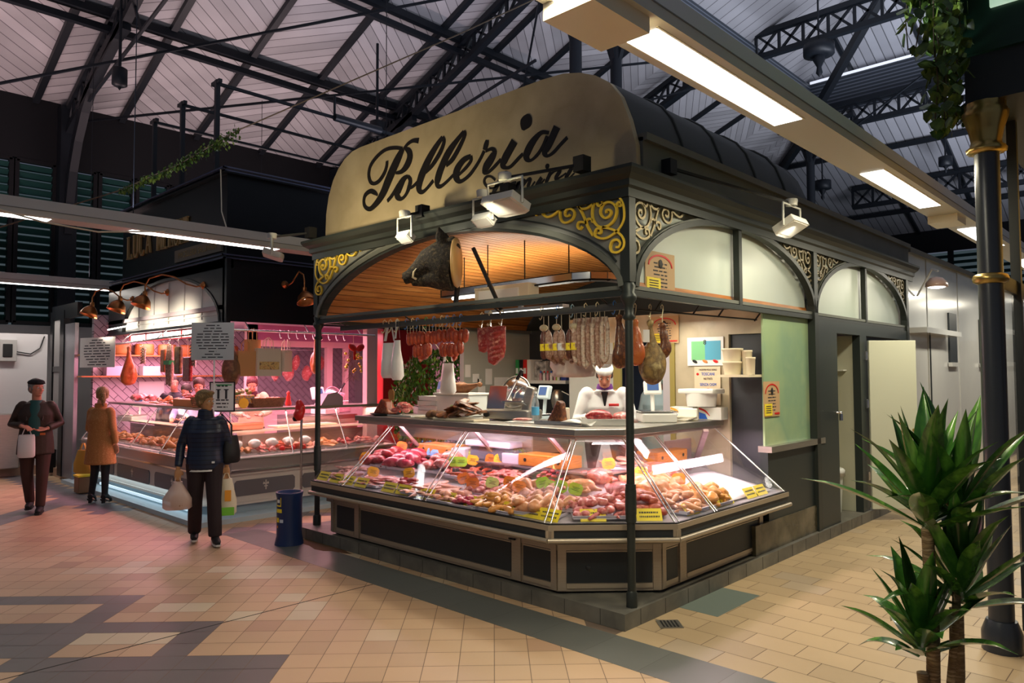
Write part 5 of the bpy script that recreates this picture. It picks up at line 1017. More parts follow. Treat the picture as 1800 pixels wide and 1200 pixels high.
# copper gooseneck lamps
COP = mat('aged_copper', (.55, .22, .07), .28, .9, var=[(.32, .12, .04)], vs=6)
def goose(bx_, by, bz, nx, ny, label, on=True, side=0, reach=.5):
    t = thing('gooseneck_lamp', label, 'lamp', (bx_, by, bz), 'copper gooseneck lamps'); N = Vector((nx, ny, 0)); T = Vector((-ny, nx, 0)); o = Vector((bx_, by, bz))
    MB().lathe([(.055, 0), (.055, .012), (.03, .03), (.02, .05)], o, 18, M=N.to_track_quat('Z', 'Y').to_matrix()).build('wall_rose', COP, t)
    pts = [o, o+N*.08+Vector((0, 0, -.02))+T*side*.05, o+N*.16+Vector((0, 0, .02))+T*side*.2, o+N*.26+Vector((0, 0, .13))+T*side*.4, o+N*(reach*.72)+Vector((0, 0, .17))+T*side*.6, o+N*(reach*.93)+Vector((0, 0, .12))+T*side*.8, o+N*reach+Vector((0, 0, .02))+T*side*.85, o+N*reach+Vector((0, 0, -.06))+T*side*.85]
    MB().tube(pts, .011, 8).build('gooseneck', COP, t); e = pts[-1]
    MB().lathe([(.028, .0), (.032, -.02), (.032, -.06), (.028, -.07)], e, 14).build('cap', COP, t)
    M = Matrix.Rotation(-.35, 3, T); sh = MB().lathe([(.03, 0), (.06, -.02), (.105, -.07), (.125, -.13), (.135, -.17), (.130, -.17), (.12, -.13), (.10, -.075), (.055, -.03)], e+Vector((0, 0, -.06)), 24, M=M).build('shade', COP, t)
    MB().ell(e+Vector((0, 0, -.14)), .032, n=10, m=8).build('bulb', LAMPS if on else WHITEP, sh)
    spot('goose_spot', e+Vector((0, 0, -.26)), e+Vector((0, 0, -.42))-N*(.75 if reach > .4 else -.1), 60 if reach > .4 else 12, (1, .86, .68), 1.9); return t
goose(-7.05, -.0, 3.09, 0, -1, 'copper gooseneck lamp nearest the stall corner in front of the white arch', side=-.9)
goose(-8.30, -.0, 3.09, 0, -1, 'middle copper gooseneck lamp in front of the white arch', side=-.6)
goose(-9.75, -.0, 3.09, 0, -1, 'leftmost copper gooseneck lamp at the dark end of the fascia', side=-.4)
goose(-6.40, .88, 3.12, 1, 0, 'bright copper gooseneck lamp on the black side fascia beside the kiosk post', side=.12, reach=.36)
# notices on the butcher front
board('notice_board', 'white notice with centred lines of print hanging at the left of the butcher front', 'sign', (-10.3, -.35, 2.22), .98, .50, .25, [.35, .5, .8, .85, .85, .85, .8, .7, .5, .6], PAPER)
nb = board('notice_board', 'tall grey notice full of print on a thin pole in front of the stall corner', 'sign', (-6.13, -.27, 2.27), .55, .48, PI/4-.05, [.35, .45, .5, .8, .85, .85, .85, .75, .7, .2, .4, .55], mat('grey_notice', (.42, .44, .44), .6))
MB().tube([(-6.12, -.25, .775), (-6.12, -.25, 2.12)], .011, 8).build('pole', PAPER, nb)
# glazed end screen and pillar at the far left of the stall
es = thing('end_screen', 'tall dark-framed screen with pale panels at the left end of the butcher stall', 'screen', (-11.8, -.45, .06))
mb = MB(); mb.bx((-12.45, -.5, .06), (-12.30, -.40, 3.0)); mb.bx((-11.85, -.5, .06), (-11.62, -.40, 3.0)); mb.bx((-12.4, -.49, 1.90), (-11.7, -.41, 2.0)); mb.bx((-12.4, -.49, 2.85), (-10.9, -.41, 3.1)); mb.build('dark_frame', BLACKG, es)
MB().bx((-12.3, -.47, 2.0), (-11.85, -.44, 2.85)).build('upper_panel', wlow, es); MB().bx((-12.3, -.47, .5), (-11.85, -.44, 1.90)).build('lower_panel', wlow, es)
MB().bx((-11.62, -.48, .06), (-11.05, -.42, 2.75)).build('steel_pillar', mat('brushed_grey_pillar', (.30, .30, .33), .3, .6), es)
# white booth with meter box and dark step on the far left
struct(MB().bx((-13.2, -3.2, .16), (-12.93, -.42, 2.62)).build('wall_booth', mat('white_booth', (.58, .56, .57), .55)), 'white booth wall at the far left')
struct(MB().bx((-13.25, -3.2, 0), (-12.85, -.42, .16)).bx((-12.85, -.44, 0), (-11.3, -.34, .15)).build('baseboard_booth', mat('tan_plinth_tile', (.40, .25, .17), .45)), 'tan tiled plinth of the white booth')
t = thing('meter_box', 'small grey meter box with a dark window on the white booth wall', 'box', (-12.9, -1.05, 2.05)); bev(MB().bx((-12.93, -1.2, 2.1), (-12.84, -.93, 2.5)).build('case', mat('grey_box', (.38, .37, .36), .5), t), .01); bev(MB().bx((-12.85, -1.15, 2.18), (-12.825, -1.0, 2.42)).build('window', BLACK, t), .01)
tag(MB().tube([(-12.9, -.93, 2.28), (-12.9, -.7, 2.24), (-12.9, -.55, 2.35), (-12.9, -.48, 2.58)], .012, 6).build('cable', BLACK), 'dark cable looping from the meter box up the booth corner', 'cable')
tag(bev(MB().bx((-12.9, -1.35, .16), (-12.6, -.9, 1.15)).build('steel_trolley', STAIN), .02), 'low steel trolley against the booth behind the man', 'trolley')
tag(bev(MB().bx((-9.85, -.78, .01), (-9.62, -.58, .26)).build('floor_box', mat('brown_carton', (.22, .11, .05), .6)), .01), 'brown carton with yellow stripes on the floor behind the woman in the coat', 'box')
tag(bev(MB().bx((-9.86, -.79, .262), (-9.61, -.57, .29)).build('carton_tape', YEL), .002), 'yellow strip lid lying on the brown carton', 'lid')
# ================================================================= LIGHT TRUNKING, FLOODLIGHTS, RIGHT SHOP, PLANTS
def trunk(name, label, x, y0, y1, z, w, lamps, h=.17):
    t = thing('light_trunking', label, 'ceiling light', (x, (y0+y1)/2, z))
    m = MB(); m.prism([(-w/2, 0), (w/2, 0), (w/2+.0, h*.35), (w/2-.02, h), (-w/2+.02, h), (-w/2, h*.35)], lambda a, b, d: (x+a, y0+d, z+b), y1-y0); H_ = m.build('housing', ALU, t)
    j = MB()
    for s in (-1, 1): j.bx((x+s*(w/2-.005), y0, z+h*.33), (x+s*(w/2+.003), y1, z+h*.37))
    j.build('seam', mat('trunk_seam', (.16, .15, .13), .5) if 'trunk_seam' not in MATS else MATS['trunk_seam'], t)
    for a, b in lamps:
        MB().bx((x-w*.30, a, z-.006), (x+w*.30, b, z+.002)).build('diffuser', LAMPW, H_)
        f = MB(); f.bx((x-w*.34, a-.02, z-.004), (x-w*.30, b+.02, z+.004)); f.bx((x+w*.30, a-.02, z-.004), (x+w*.34, b+.02, z+.004)); f.build('lamp_frame', CREAMP, H_)
    k = y0+.6
    while k < y1 and x < 0: MB().tube([(x, k, z+h), (x, k, z+4.5)], .006, 6).build('suspension_rod', STEEL, t); k += 3.4
    return t
t = trunk('t', 'long cream light trunking running over the right-hand aisle with bright panels', 1.18, -3.2, 16, 3.45, .30, [(-1.5-1.9, -1.9), (-1.50, .17), (1.8, 3.5), (5.0, 6.6), (8.2, 9.8)])
for (y, l) in ((-1.83, .42), (4.2, .36)): MB().bx((1.03, y-l/2, 3.375), (1.30, y+l/2, 3.45)).build('ballast_box', CREAMP, t)
t = trunk('t', 'long cream light trunking over the aisle between the two stalls', -5.4, -5.5, 3.4, 3.42, .28, [(-4.4, -2.3), (-1.53, .2)])
t = trunk('t', 'far cream light trunking beyond the butcher stall at the left', -12.0, -4.0, 6, 3.45, .28, [(-3.5, .6)])
tag(MB().tube([(-5.25, -2.9, 3.46), (-5.22, -2.4, 3.36), (-5.22, -1.9, 3.33), (-5.24, -1.3, 3.42), (-5.5, -.4, 3.62), (-6.3, -.1, 4.0), (-6.45, -.05, 4.6)], .009, 6).build('loose_cable', CREAMP), 'loose pale cable drooping from the trunking up to the black sign box', 'cable')
# floodlights on arms
WM = mat('white_enamel', (.60, .60, .55), .35); PAR2 = mat('lamp_glass', (.6, .6, .56), .15)
def flood(c, n, w, h, label, arm, tilt, on=None, spring=False):
    # c centre, n outward horizontal unit, arm = wall point
    c = Vector(c); N = Vector((*n, 0)); T = Vector((-n[1], n[0], 0)); t = thing('floodlight', label, 'floodlight', (arm[0], arm[1], arm[2]))
    dn = (N*math.sin(tilt)+Vector((0, 0, -math.cos(tilt)))).normalized(); up = T.cross(dn).normalized(); M = Matrix((T, up, dn)).transposed()
    b = MB(); b.prism([(-w/2, -h/2), (w/2, -h/2), (w/2, h/2), (w*.3, h*.62), (-w*.3, h*.62), (-w/2, h/2)], lambda a, q, d: c+M@Vector((a, q, -.05+d)), .06); bev(b.build('housing', WM, t), .01); H_ = COL.objects[-1]
    MB().box(c+dn*.012, (w*.86, h*.86, .006), M).build('lens', on or PAR2, H_)
    y = MB(); H = .20
    y.tube([c+T*(w/2+.015), c+T*(w/2+.015)+Vector((0, 0, H)), c-T*(w/2+.015)+Vector((0, 0, H)), c-T*(w/2+.015)], .011, 6); y.build('yoke', WM, t)
    MB().lathe([(.05, 0), (.055, .05), (.05, .06)], c+Vector((0, 0, H)), 14).build('pivot', WM, t)
    A = MB(); A.bar(Vector(arm), c+Vector((0, 0, H+.02)), .022, .022); A.box(Vector(arm), (.10, .10, .12)); A.build('arm', BLACK, t); return t
flood((-.85, -.34, 3.15), (0, -1), .34, .22, 'large white floodlight on a bracket under the lettering of the curved sign', (-.40, .06, 3.47), .35)
flood((-1.22, -.22, 3.10), (0, -1), .20, .10, 'small slim white floodlight tucked left of the large one', (-1.20, .06, 3.40), .6)
flood((-2.36, -.14, 3.12), (0, -1), .18, .10, 'small white floodlight clipped above the boar head', (-2.34, .06, 3.40), .6)
flood((-4.50, -.34, 3.17), (-.5, -.86), .32, .20, 'grey floodlight on a long arm at the left corner of the curved sign', (-4.35, .06, 3.47), .3, WM)
flood((.42, 2.05, 3.14), (1, 0), .34, .20, 'white floodlight on a long arm on the side of the kiosk roof', (-.02, .70, 3.50), .5)
for c in ((-.83, -.40, 3.2), (-2.6, -.6, 3.15), (-3.7, -.6, 3.15)): spot('sign_fill_spot', c, (c[0]-.1, .32, 4.2), 30, (1, .84, .50), 2.5)  # added fill warming the sign board from below; the floodlights point down
spot('front_spot', (-2.3, -.45, 3.15), (-2.2, .15, 2.9), 16, (1, .9, .66), 2.2); spot('front_spot', (-.9, -.5, 3.12), (-1.2, .1, 2.7), 16, (1, .9, .66), 2.0)
spot('side_spot', (.5, 2.0, 3.1), (-.05, 2.2, 2.6), 10, (1, .93, .75), 2.2)
# stall floodlight further down the aisle
t = thing('aisle_lamp', 'pinkish half-round floodlight on an arm high on the white panelled kiosk', 'lamp', (-.06, 7.6, 3.0))
MB().tube([(-.08, 7.9, 3.0), (.2, 7.6, 3.35), (.35, 7.3, 3.28)], .015, 6).build('arm', WM, t); MB().lathe([(.001, .14), (.10, .12), (.17, .05), (.18, 0), (.17, -.01)], (.35, 7.2, 3.05), 18, ax=.8).build('shade', mat('rosy_shade', (.45, .30, .24), .3), t); MB().ell((.35, 7.2, 3.05), (.12, .14, .03)).build('lens', LAMPS, t)
# ---- white panelled kiosk behind
t = thing('panelled_kiosk', 'long glossy white-grey panelled kiosk standing behind the poultry kiosk', 'kiosk', (-1.2, 12, 0))
PNL = mat('glossy_grey_white_panel', (.60, .60, .57), .18, coat=.4, var=[(.52, .52, .50)], vs=.6)
mb = MB(); y = 7.5; k = 0
while y < 20: mb.bx((-2.5, y, .10), (-.10+(.01 if k % 2 else 0), y+.97, 3.62)); y += 1.0; k += 1
mb.build('wall_panels', PNL, t); MB().bx((-2.6, 7.47, 3.62), (-.04, 20.2, 3.70)).build('cornice', PAR, t); MB().bx((-2.55, 7.46, 0), (-.08, 20, .10)).build('skirting', DARKP, t)
MB().bx((-.10, 7.5, 2.42), (.14, 9.6, 2.50)).build('canopy_shelf', PNL, t)
for y in (9.75, 12.1): MB().bx((-.10, y, 2.0), (-.07, y+.5, 2.85)).build('vent_opening', DARKP, t); MB().bx((-.09, y-.05, 1.93), (-.03, y+.55, 2.0)).build('sill', PNL, t)
MB().bx((-.09, 8.55, .1), (-.075, 8.58, 2.42)).build('door_joint', DARKP, t); MB().bx((-.085, 8.3, 1.2), (-.06, 8.36, 1.32)).build('handle', DARKP, t)
# ---- green-black shop at the right edge with gilded column
t = thing('corner_column', 'round dark iron column with gilded collar and fluted gilt capital at the right edge', 'column', (2.03, 1.42, 0))
CB = mat('blue_black_column', (.035, .04, .05), .28, .2)
MB().tube([(2.03, 1.42, .0), (2.03, 1.42, 3.34)], .075, 24).lathe([(.12, 0), (.12, .12), (.09, .20)], (2.03, 1.42, 0), 18).build('shaft', CB, t)
MB().lathe([(.078, 2.44), (.105, 2.455), (.108, 2.48), (.10, 2.50), (.078, 2.51)], (2.03, 1.42, 0), 24).build('gilt_collar', BRASS, t)
MB().lathe([(.080, 3.33), (.11, 3.34), (.115, 3.37), (.09, 3.39), (.085, 3.42), (.10, 3.50), (.125, 3.58), (.13, 3.62), (.115, 3.64), (.115, 3.68)], (2.03, 1.42, 0), 24, flute=.07).build('gilt_capital', BRASS, t)
t = thing('corner_shop', 'dark green and black shop front with glass sides at the right edge', 'shop', (2.9, 2.6, 0))
GRB = mat('dark_bottle_green', (.006, .032, .016), .35)
MB().bx((1.93, 1.34, 3.68), (5.2, 3.6, 4.0)).build('black_beam', DARKP, t); MB().bx((1.90, 1.30, 4.0), (5.2, 3.6, 5.4)).build('green_fascia', GRB, t)
MB().bx((2.10, 1.27, 4.28), (4.4, 1.30, 5.2)).build('glowing_sign', emis('pale_green_lightbox', (.40, .62, .42), .8), t); MB().bx((2.28, 1.25, 4.42), (4.2, 1.27, 5.1)).build('grey_sign_panel', mat('grey_sign_panel', (.12, .12, .14), .5), t)
mb = MB(); 
for y in (1.95, 2.8, 3.55): mb.bx((2.06, y, 0), (2.12, y+.06, 3.68))
for x in (2.28, 2.9, 3.6): mb.bx((x, 1.36, 0), (x+.05, 1.42, 3.68))
mb.bx((2.06, 1.42, 2.4), (2.10, 3.6, 2.5)); mb.build('window_frame', DARKP, t)
MB().bx((2.08, 1.5, .5), (2.09, 3.55, 2.4)).build('side_glass', GLASS, t); MB().bx((2.32, 1.5, 2.5), (3.9, 3.4, 3.66)).build('warm_interior_panel', mat('glowing_ochre_board', (.55, .33, .07), .6, emit=(.6, .32, .06), es=.25), t)  # ochre board is no lamp; a faint glow makes it look lit
MB().bx((2.4, 1.38, .3), (3.6, 1.44, .33)).bx((2.3, 1.30, .28), (2.34, 1.8, .33)).bx((2.3, 1.30, 0), (2.33, 1.34, .3)).build('low_ledge', BLACK, t)
MB().bx((2.75, 3.62, 0), (5.2, 3.7, 3.68)).build('rear_wall', mat('mauve_pale_wall', (.35, .33, .38), .4), t)
# hanging ivy on the shop
t = thing('hanging_ivy', 'dense ivy hanging down the side of the green shop fascia', 'ivy', (1.85, 1.0, 4.9)); q = random.Random(5)
mb = MB(); st = MB()
for s in range(34):
    x0, y0 = 1.88+q.uniform(-.06, .06), .42+s*.035; L = .35+1.15*q.random(); L = min(L, 1.65 if y0 > .7 else 1.2); pts = []
    for k in range(8): pts.append((x0+q.uniform(-.03, .03), y0+q.uniform(-.03, .03), 5.1-L*k/7*1.1))
    st.tube(pts, .004, 4)
    for k in range(54):
        u = q.random(); c = Vector(pts[0]).lerp(Vector(pts[-1]), u)+Vector((q.uniform(-.06, .06), q.uniform(-.06, .06), 0)); M = Matrix.Rotation(q.uniform(0, 6.3), 3, 'Z')@Matrix.Rotation(q.uniform(-.9, .4), 3, 'X'); s_ = q.uniform(.028, .05)
        mb.add([c+M@(Vector(p)*s_) for p in ((0, 0, 0), (1, 0, -.6), (.7, .1, -1.4), (0, 0, -2), (-.7, .1, -1.4), (-1, 0, -.6))], [(0, 1, 2, 3, 4, 5)])
IVY = mat('ivy_leaf', (.09, .17, .02), .4, var=[(.03, .07, .012), (.22, .32, .04)], vs=9)
mb.build('ivy_leaves', IVY, t); st.build('ivy_stems', mat('ivy_stem', (.06, .04, .02), .7), t)
struct(MB().bx((1.80, .40, 5.08), (1.94, 1.62, 5.14)).build('trim_5', GRB), 'ledge that the ivy hangs from')
# garland climbing from the left stall to the roof
t = thing('leaf_garland', 'thin evergreen garland stretched diagonally above the black sign box', 'garland', (-5.9, -.7, 4.1)); mb = MB(); A, B = Vector((-6.58, -1.26, 4.12)), Vector((-5.50, -.27, 4.86))
for i in range(620):
    u = q.random(); c = A.lerp(B, u)+Vector((q.gauss(0, .018), q.gauss(0, .018), q.gauss(0, .022)*(1+u)-.05*math.sin(PI*u))); M = Matrix.Rotation(q.uniform(0, 6.3), 3, 'Z')@Matrix.Rotation(q.uniform(-1, 1), 3, 'X')
    mb.add([c+M@(Vector(p)*.055) for p in ((0, 0, 0), (.3, 0, -.5), (0, 0, -1), (-.3, 0, -.5))], [(0, 1, 2, 3)])
mb.build('leaves', IVY, t); MB().tube([Vector((-9.5, -4.0, 2.9)), A, (A+B)/2-Vector((0, 0, .05)), B, Vector((-3.5, 1.6, 6.05)), Vector((1.2, 5.8, 8.9))], .008, 6).build('cord', mat('twine', (.16, .12, .08), .8), t)
# upright posts and rails on the roof of the butcher stall
for i_, (y, z) in enumerate(((-.0, 5.87), (.9, 5.9), (1.9, 5.9))): pass
for i_, x in enumerate((-6.92, -8.1, -9.2)):
    t = thing('roof_post', ['dark post with a crossbar on the butcher roof, nearest its corner', 'middle dark post with a crossbar on the butcher roof', 'leftmost dark post with a crossbar on the butcher roof'][i_], 'post', (x, .1, 4.6))
    MB().bar((x, .1, 4.6), (x, .1, 6.0), .06).build('upright', STEEL, t); MB().bar((x-.15, .1, 5.97), (x+.1, .1, 5.97), .05).bar((x, .1, 5.95), (x, 4.8, 5.95), .04).build('crossbar', STEEL, t)
t = thing('roof_projector', 'small tube lamp clamped on a rail high above the black sign box', 'lamp', (-6.5, 1.9, 5.9)); MB().tube([(-6.9, 2.0, 5.95), (-6.9, 2.9, 5.95)], .06, 10).build('housing', STEEL, t); MB().tube([(-6.9, 2.0, 5.98), (-6.9, 2.0, 6.3)], .02, 6).build('clamp', STEEL, t)
# ---- dracaena in front at the right
def strap(mb, p, d, L, w, droop, q):
    p = Vector(p); d = Vector(d).normalized(); side = d.cross(Vector((0, 0, 1))); side = side.normalized() if side.length > .1 else Vector((1, 0, 0)); n = 9; rows = []
    pos = p.copy(); dr = d.copy()
    for i in range(n+1):
        u = i/n; ww = w*(math.sin(PI*min(1, u*.9+.08))**.75)*(1 if u < .95 else .25); nn = side.cross(dr).normalized()
        rows.append([pos-side*ww, pos-side*ww*.5-nn*ww*.22, pos-nn*ww*.38, pos+side*ww*.5-nn*ww*.22, pos+side*ww]); dr = (dr+Vector((0, 0, -droop*(.2+u)/n*3))).normalized(); pos = pos+dr*L/n
    rows[-1] = [pos]*5; mb.grid(rows)
LEAF = mat('dracaena_leaf', (.05, .16, .02), .26, var=[(.022, .085, .014), (.12, .30, .04)], vs=3.5, coat=.35, stretch=(4, 4, 1))
CANE = mat('cane_bark', (.25, .17, .08), .8, var=[(.14, .09, .04), (.36, .27, .15)], vs=14, bump=.6, bs=40, stretch=(1, 1, 6))
pt = thing('dracaena_plant', 'tall potted dracaena with broad glossy leaves on woody canes in the right foreground', 'plant', (2.16, -.64, 0)); q = random.Random(21)
MB().lathe([(.13, 0), (.17, .22), (.18, .24), (.175, .25), (.16, .245), (.15, .21)], (2.16, -.64, 0), 26).build('pot', mat('dark_planter', (.05, .045, .04), .5), pt); stuff(MB().lathe([(.001, .205), (.152, .21)], (2.16, -.64, 0), 20).build('soil', mat('soil', (.04, .025, .015), .9), pt))
heads = [((2.13, -.68, 1.19), .46, 24, .26, 3.3), ((2.235, -.58, 1.20), .45, 16, .30, .4), ((2.235, -.57, .84), .40, 22, .34, 0), ((2.10, -.70, .62), .34, 22, .42, 3)]
for (bx_, by), tp, r_ in (((2.13, -.67), (2.13, -.68, 1.14), .030), ((2.19, -.60), (2.215, -.585, .78), .034), ((2.11, -.70), (2.10, -.70, .50), .030), ((2.17, -.63), (2.235, -.58, 1.16), .02)): MB().tube([(bx_, by, .20), ((bx_+tp[0])/2+.01, (by+tp[1])/2, (tp[2]+.2)/2), tp], [r_, r_*.92, r_*.85], 14).build('cane', CANE, pt)
for hi, (h, L, n, dr, az0) in enumerate(heads):
    for k in range(n):
        az = az0+k*2.399; el = 1.42-1.0*(k/n); mb = MB(); p = Vector(h)+Vector((.012*math.cos(az), .012*math.sin(az), .10-.16*k/n)); strap(mb, p, (math.cos(az)*math.cos(el), math.sin(az)*math.cos(el), math.sin(el)), L*q.uniform(.75, 1.1), .050*q.uniform(.75, 1.15), dr*q.uniform(.3, 1.5), q); mb.build('leaf', LEAF, pt)
# ---- leafy shrub between the stalls
t = thing('leafy_shrub', 'bushy green shrub standing in the aisle behind the left opening of the kiosk', 'shrub', (-5.1, 2.5, 0)); mb = MB()
for i in range(4600):
    th = q.uniform(0, 6.28); z = q.uniform(.5, 2.15); R_ = .74*math.sqrt(max(.02, 1-((z-1.35)/.86)**2)); r = R_*math.sqrt(q.uniform(.55, 1)); c = Vector((-5.15+r*math.cos(th), 2.72+r*math.sin(th)*1.0, z)); M = Matrix.Rotation(q.uniform(0, 6.3), 3, 'Z')@Matrix.Rotation(q.uniform(-.9, .9), 3, 'X'); s_ = q.uniform(.045, .075)
    mb.add([c+M@(Vector(p)*s_) for p in ((0, 0, 0), (.42, .1, .5), (0, 0, 1.2), (-.42, .1, .5))], [(0, 1, 2, 3)])
mb.build('foliage', mat('shrub_leaf', (.10, .24, .02), .3, var=[(.04, .11, .012), (.26, .44, .05)], vs=7), t); MB().lathe([(.20, 0), (.26, .42), (.24, .42)], (-5.15, 2.55, 0), 20).build('pot', BLACK, t); MB().tube([(-5.15, 2.55, .3), (-5.15, 2.55, 1.6)], .035, 8).build('trunk', CANE, t)
# ---- bin in the aisle
t = thing('litter_bin', 'dark blue cylindrical litter bin with yellow stickers by the left end of the display case', 'bin', (-4.22, -.20, 0)); NB = mat('navy_blue_shell', (.012, .028, .10), .35)
c = (-4.24, -.24); MB().lathe([(.155, 0), (.150, .03), (.135, .10), (.135, .50), (.145, .55), (.145, .565), (.13, .565), (.128, .30)], (*c, 0), 28).build('shell', NB, t); MB().lathe([(.001, .50), (.128, .50)], (*c, 0), 20).build('liner', BLACK, t)
def stick(a0, a1, z0, z1, m, nm, e=.001):
    g = [[(c[0]+(.1365+e)*math.cos(a0+(a1-a0)*i/6), c[1]+(.1365+e)*math.sin(a0+(a1-a0)*i/6), z) for i in range(7)] for z in (z0, z1)]; return MB().grid(g).build(nm, m, t)
b0 = -1.75; stick(b0, b0+.55, .42, .535, YEL, 'yellow_ring'); stick(b0+.06, b0+.49, .435, .52, NB, 'blue_field', .002); stick(b0+.12, b0+.42, .46, .495, PAPER, 'white_text', .003)
stick(b0, b0+.62, .355, .395, YEL, 'yellow_label', .0015); stick(b0, b0+.34, .25, .30, YEL, 'yellow_patch', .0015); stick(b0+.42, b0+.75, .25, .285, mat('sticker_white', (.6, .65, .75), .5), 'white_scribble', .0015); stick(b0+.02, b0+.13, .19, .215, RED, 'red_dot', .0015); stick(b0+.11, b0+.22, .19, .215, mat('sticker_orange', (.85, .35, .03), .5), 'orange_dot', .0018)
# ================================================================= INSIDE THE POULTRY KIOSK
# ---- hanging bars
hb = thing('hanging_rail', 'flat grey steel meat rail hung just behind the front rail of the kiosk', 'rail', (-2.2, .38, 2.36))
MB().bx((-4.2, .365, 2.345), (-.22, .385, 2.40)).build('flat_bar', mat('dull_grey_steel', (.13, .13, .12), .4, .6), hb)
m = MB(); [m.tube([(x, .375, 2.40), (x, .25, 2.46)], .008, 6) for x in (-4.1, -2.9, -1.6, -.4)]; m.build('bracket', IRON, hb)
hb2 = thing('side_rod', 'thin black rod with brackets along the side opening of the kiosk', 'rail', (-.2, 1.4, 2.33))
MB().tube([(-.16, .45, 2.345), (-.16, 2.55, 2.37)], .008, 6).build('rod', BLACK, hb2); m = MB(); [m.tube([(-.16, y, 2.355), (-.10, y, 2.43)], .008, 6) for y in (.7, 1.3, 1.75, 2.5)]; m.build('bracket', BLACK, hb2)
BH = mat('blue_hook', (.05, .22, .60), .35); YH = mat('cream_hook', (.62, .55, .35), .4); LB = mat('pale_blue_hook', (.28, .48, .60), .4)
def fhook(x, lab, m, y=.375, z=2.40): tag(hook(x, y, z, m, None, 1.25, 0), lab, 'hook', 'plastic hooks on the meat rail')
for i, (x, m, n) in enumerate([(-2.98, BH, 'blue'), (-2.88, YH, 'cream'), (-2.80, BH, 'blue'), (-2.66, GREEN, 'green'), (-2.54, BH, 'blue'), (-2.42, YH, 'cream'), (-2.34, BH, 'blue'), (-2.24, BH, 'blue'), (-2.14, BH, 'blue'), (-1.10, YH, 'cream'), (-.92, BH, 'blue'), (-.76, LB, 'pale blue'), (-.62, YH, 'cream'), (-.5, YH, 'cream'), (-.33, BH, 'blue')]):
    fhook(x, '%s plastic hook on the meat rail %s' % (n, 'over the fresh sausages' if x < -2 else 'over the salamis and hams'), m)
# white plastic bags
def bag(x, y, z, w, h, label, rz=0, seed=1):
    q = random.Random(seed); t = thing('plastic_bag', label, 'bag', (x, y, z-h)); mb = MB()
    mb.loft([((x, y, z-h), w*.42, .04, rz), ((x+.005, y, z-h*.9), w*.5, .07, rz), ((x, y, z-h*.55), w*.46, .06, rz), ((x-.005, y, z-h*.3), w*.44, .03, rz), ((x, y, z-.02), w*.40, .015, rz)], 20)
    o = mb.build('bag_body', FILM, t)
    M = Matrix.Rotation(rz, 3, 'Z')
    for s in (-1, 1): MB().grid([[Vector((x, y, z))+M@Vector((s*w*(.36-.10*k), 0, .0+.05*k*2)), Vector((x, y, z))+M@Vector((s*w*(.22-.10*k), 0.01, .0+.05*k*2))] for k in range(3)]).build('handle', FILM, t)
    return t
bag(-3.31, .40, 2.20, .22, .40, 'left white plastic carrier bag hanging from the rail by the red cabinet', .2, 2); bag(-3.12, .36, 2.22, .15, .44, 'slim white plastic bag hanging right of the first one', -.1, 3)
for x in (-3.36, -3.26, -3.14): tag(hook(x, .375, 2.40, YH, None, 1.6), 'long cream hook holding the white plastic bags', 'hook', 'hooks of the plastic bags')
t = bag(-2.98, .95, 1.98, .22, .36, 'white cone-shaped bag hanging behind the fresh sausages', 0, 4); MB().tube([(-2.98, .95, 1.98), (-2.98, .6, 2.34)], .004, 5).build('string', YH, t)
# fresh sausages in two rows
q = random.Random(4)
for i in range(17):
    x = -2.97+i*.051; r2 = i not in (0, 7, 8, 16)
    t = thing('sausage_link', 'plump red fresh sausage link hanging from the rail beside the white bags', 'sausage', (x, .375, 2.30), 'fresh sausages hanging in two rows')
    for row, (z0, dx) in enumerate(((2.215, 0), (2.085, .012))):
        if row and not r2: continue
        inst('sausage', copyof('plump', M_SAUS), (x+dx+.027, .375+q.uniform(-.03, .03), z0+q.uniform(-.012, .012)), (0, PI/2+q.uniform(-.12, .12), q.uniform(-.2, .2)), (1.05, 1.3, 1.15), parent=t)
    MB().tube([(x, .375, 2.27), (x, .375, 2.36)], .0025, 4).build('string', YH, t)
for i, (x, z) in enumerate([(-2.82, 1.985), (-2.72, 1.97), (-2.30, 1.99)]): inst('sausage', copyof('link', M_SAUS), (x, .375, z+.02), (0, .5*(-1)**i+.4, 0), (1.25, 1.8, 1.8), 'lowest drooping fresh sausage under the two hanging rows', 'sausage', 'drooping sausages')
# rib slabs
def ribs(x, y, z, w, h, rz, label):
    t = thing('rib_slab', label, 'ribs', (x, y, z)); mb = MB(); M = Matrix.Rotation(rz, 3, 'Z'); o = Vector((x, y, z)); mb.prism([(-w/2, 0), (w/2, .0), (w*.52, -h*.55), (w*.42, -h*.8), (-w*.1, -h), (-w*.42, -h*.92), (-w*.5, -h*.4)], lambda a, b, d: o+M@Vector((a, -.018+d, b)), .036)
    for k in range(7): zz = -h*(k+.5)/8; mb.tube([o+M@Vector((-w*.44, -.012, zz-.01)), o+M@Vector((0, -.026, zz)), o+M@Vector((w*.46, -.012, zz+.015))], [.008, .015, .010], 8)
    blob('slab', mb, M_RIB, .008, t, 2)
    for s in (-.3, .3): hook(x+s*w, y, 2.40, YH, t, 1.5)
    MB().bar(o+M@Vector((-w*.3, 0, 0)), Vector((x-.3*w, y, 2.32)), .006).bar(o+M@Vector((w*.3, 0, 0)), Vector((x+.3*w, y, 2.32)), .006).build('skewer', CHROME, t)
M_RIB = meat('raw_ribs', (.50, .09, .06), [(.34, .03, .03), (.74, .38, .27)], 26, .35)
ribs(-1.86, .44, 2.28, .18, .24, .2, 'smaller rib slab hanging behind the large one'); ribs(-1.66, .375, 2.28, .24, .36, -.1, 'large slab of raw ribs hanging in the middle of the front rail')
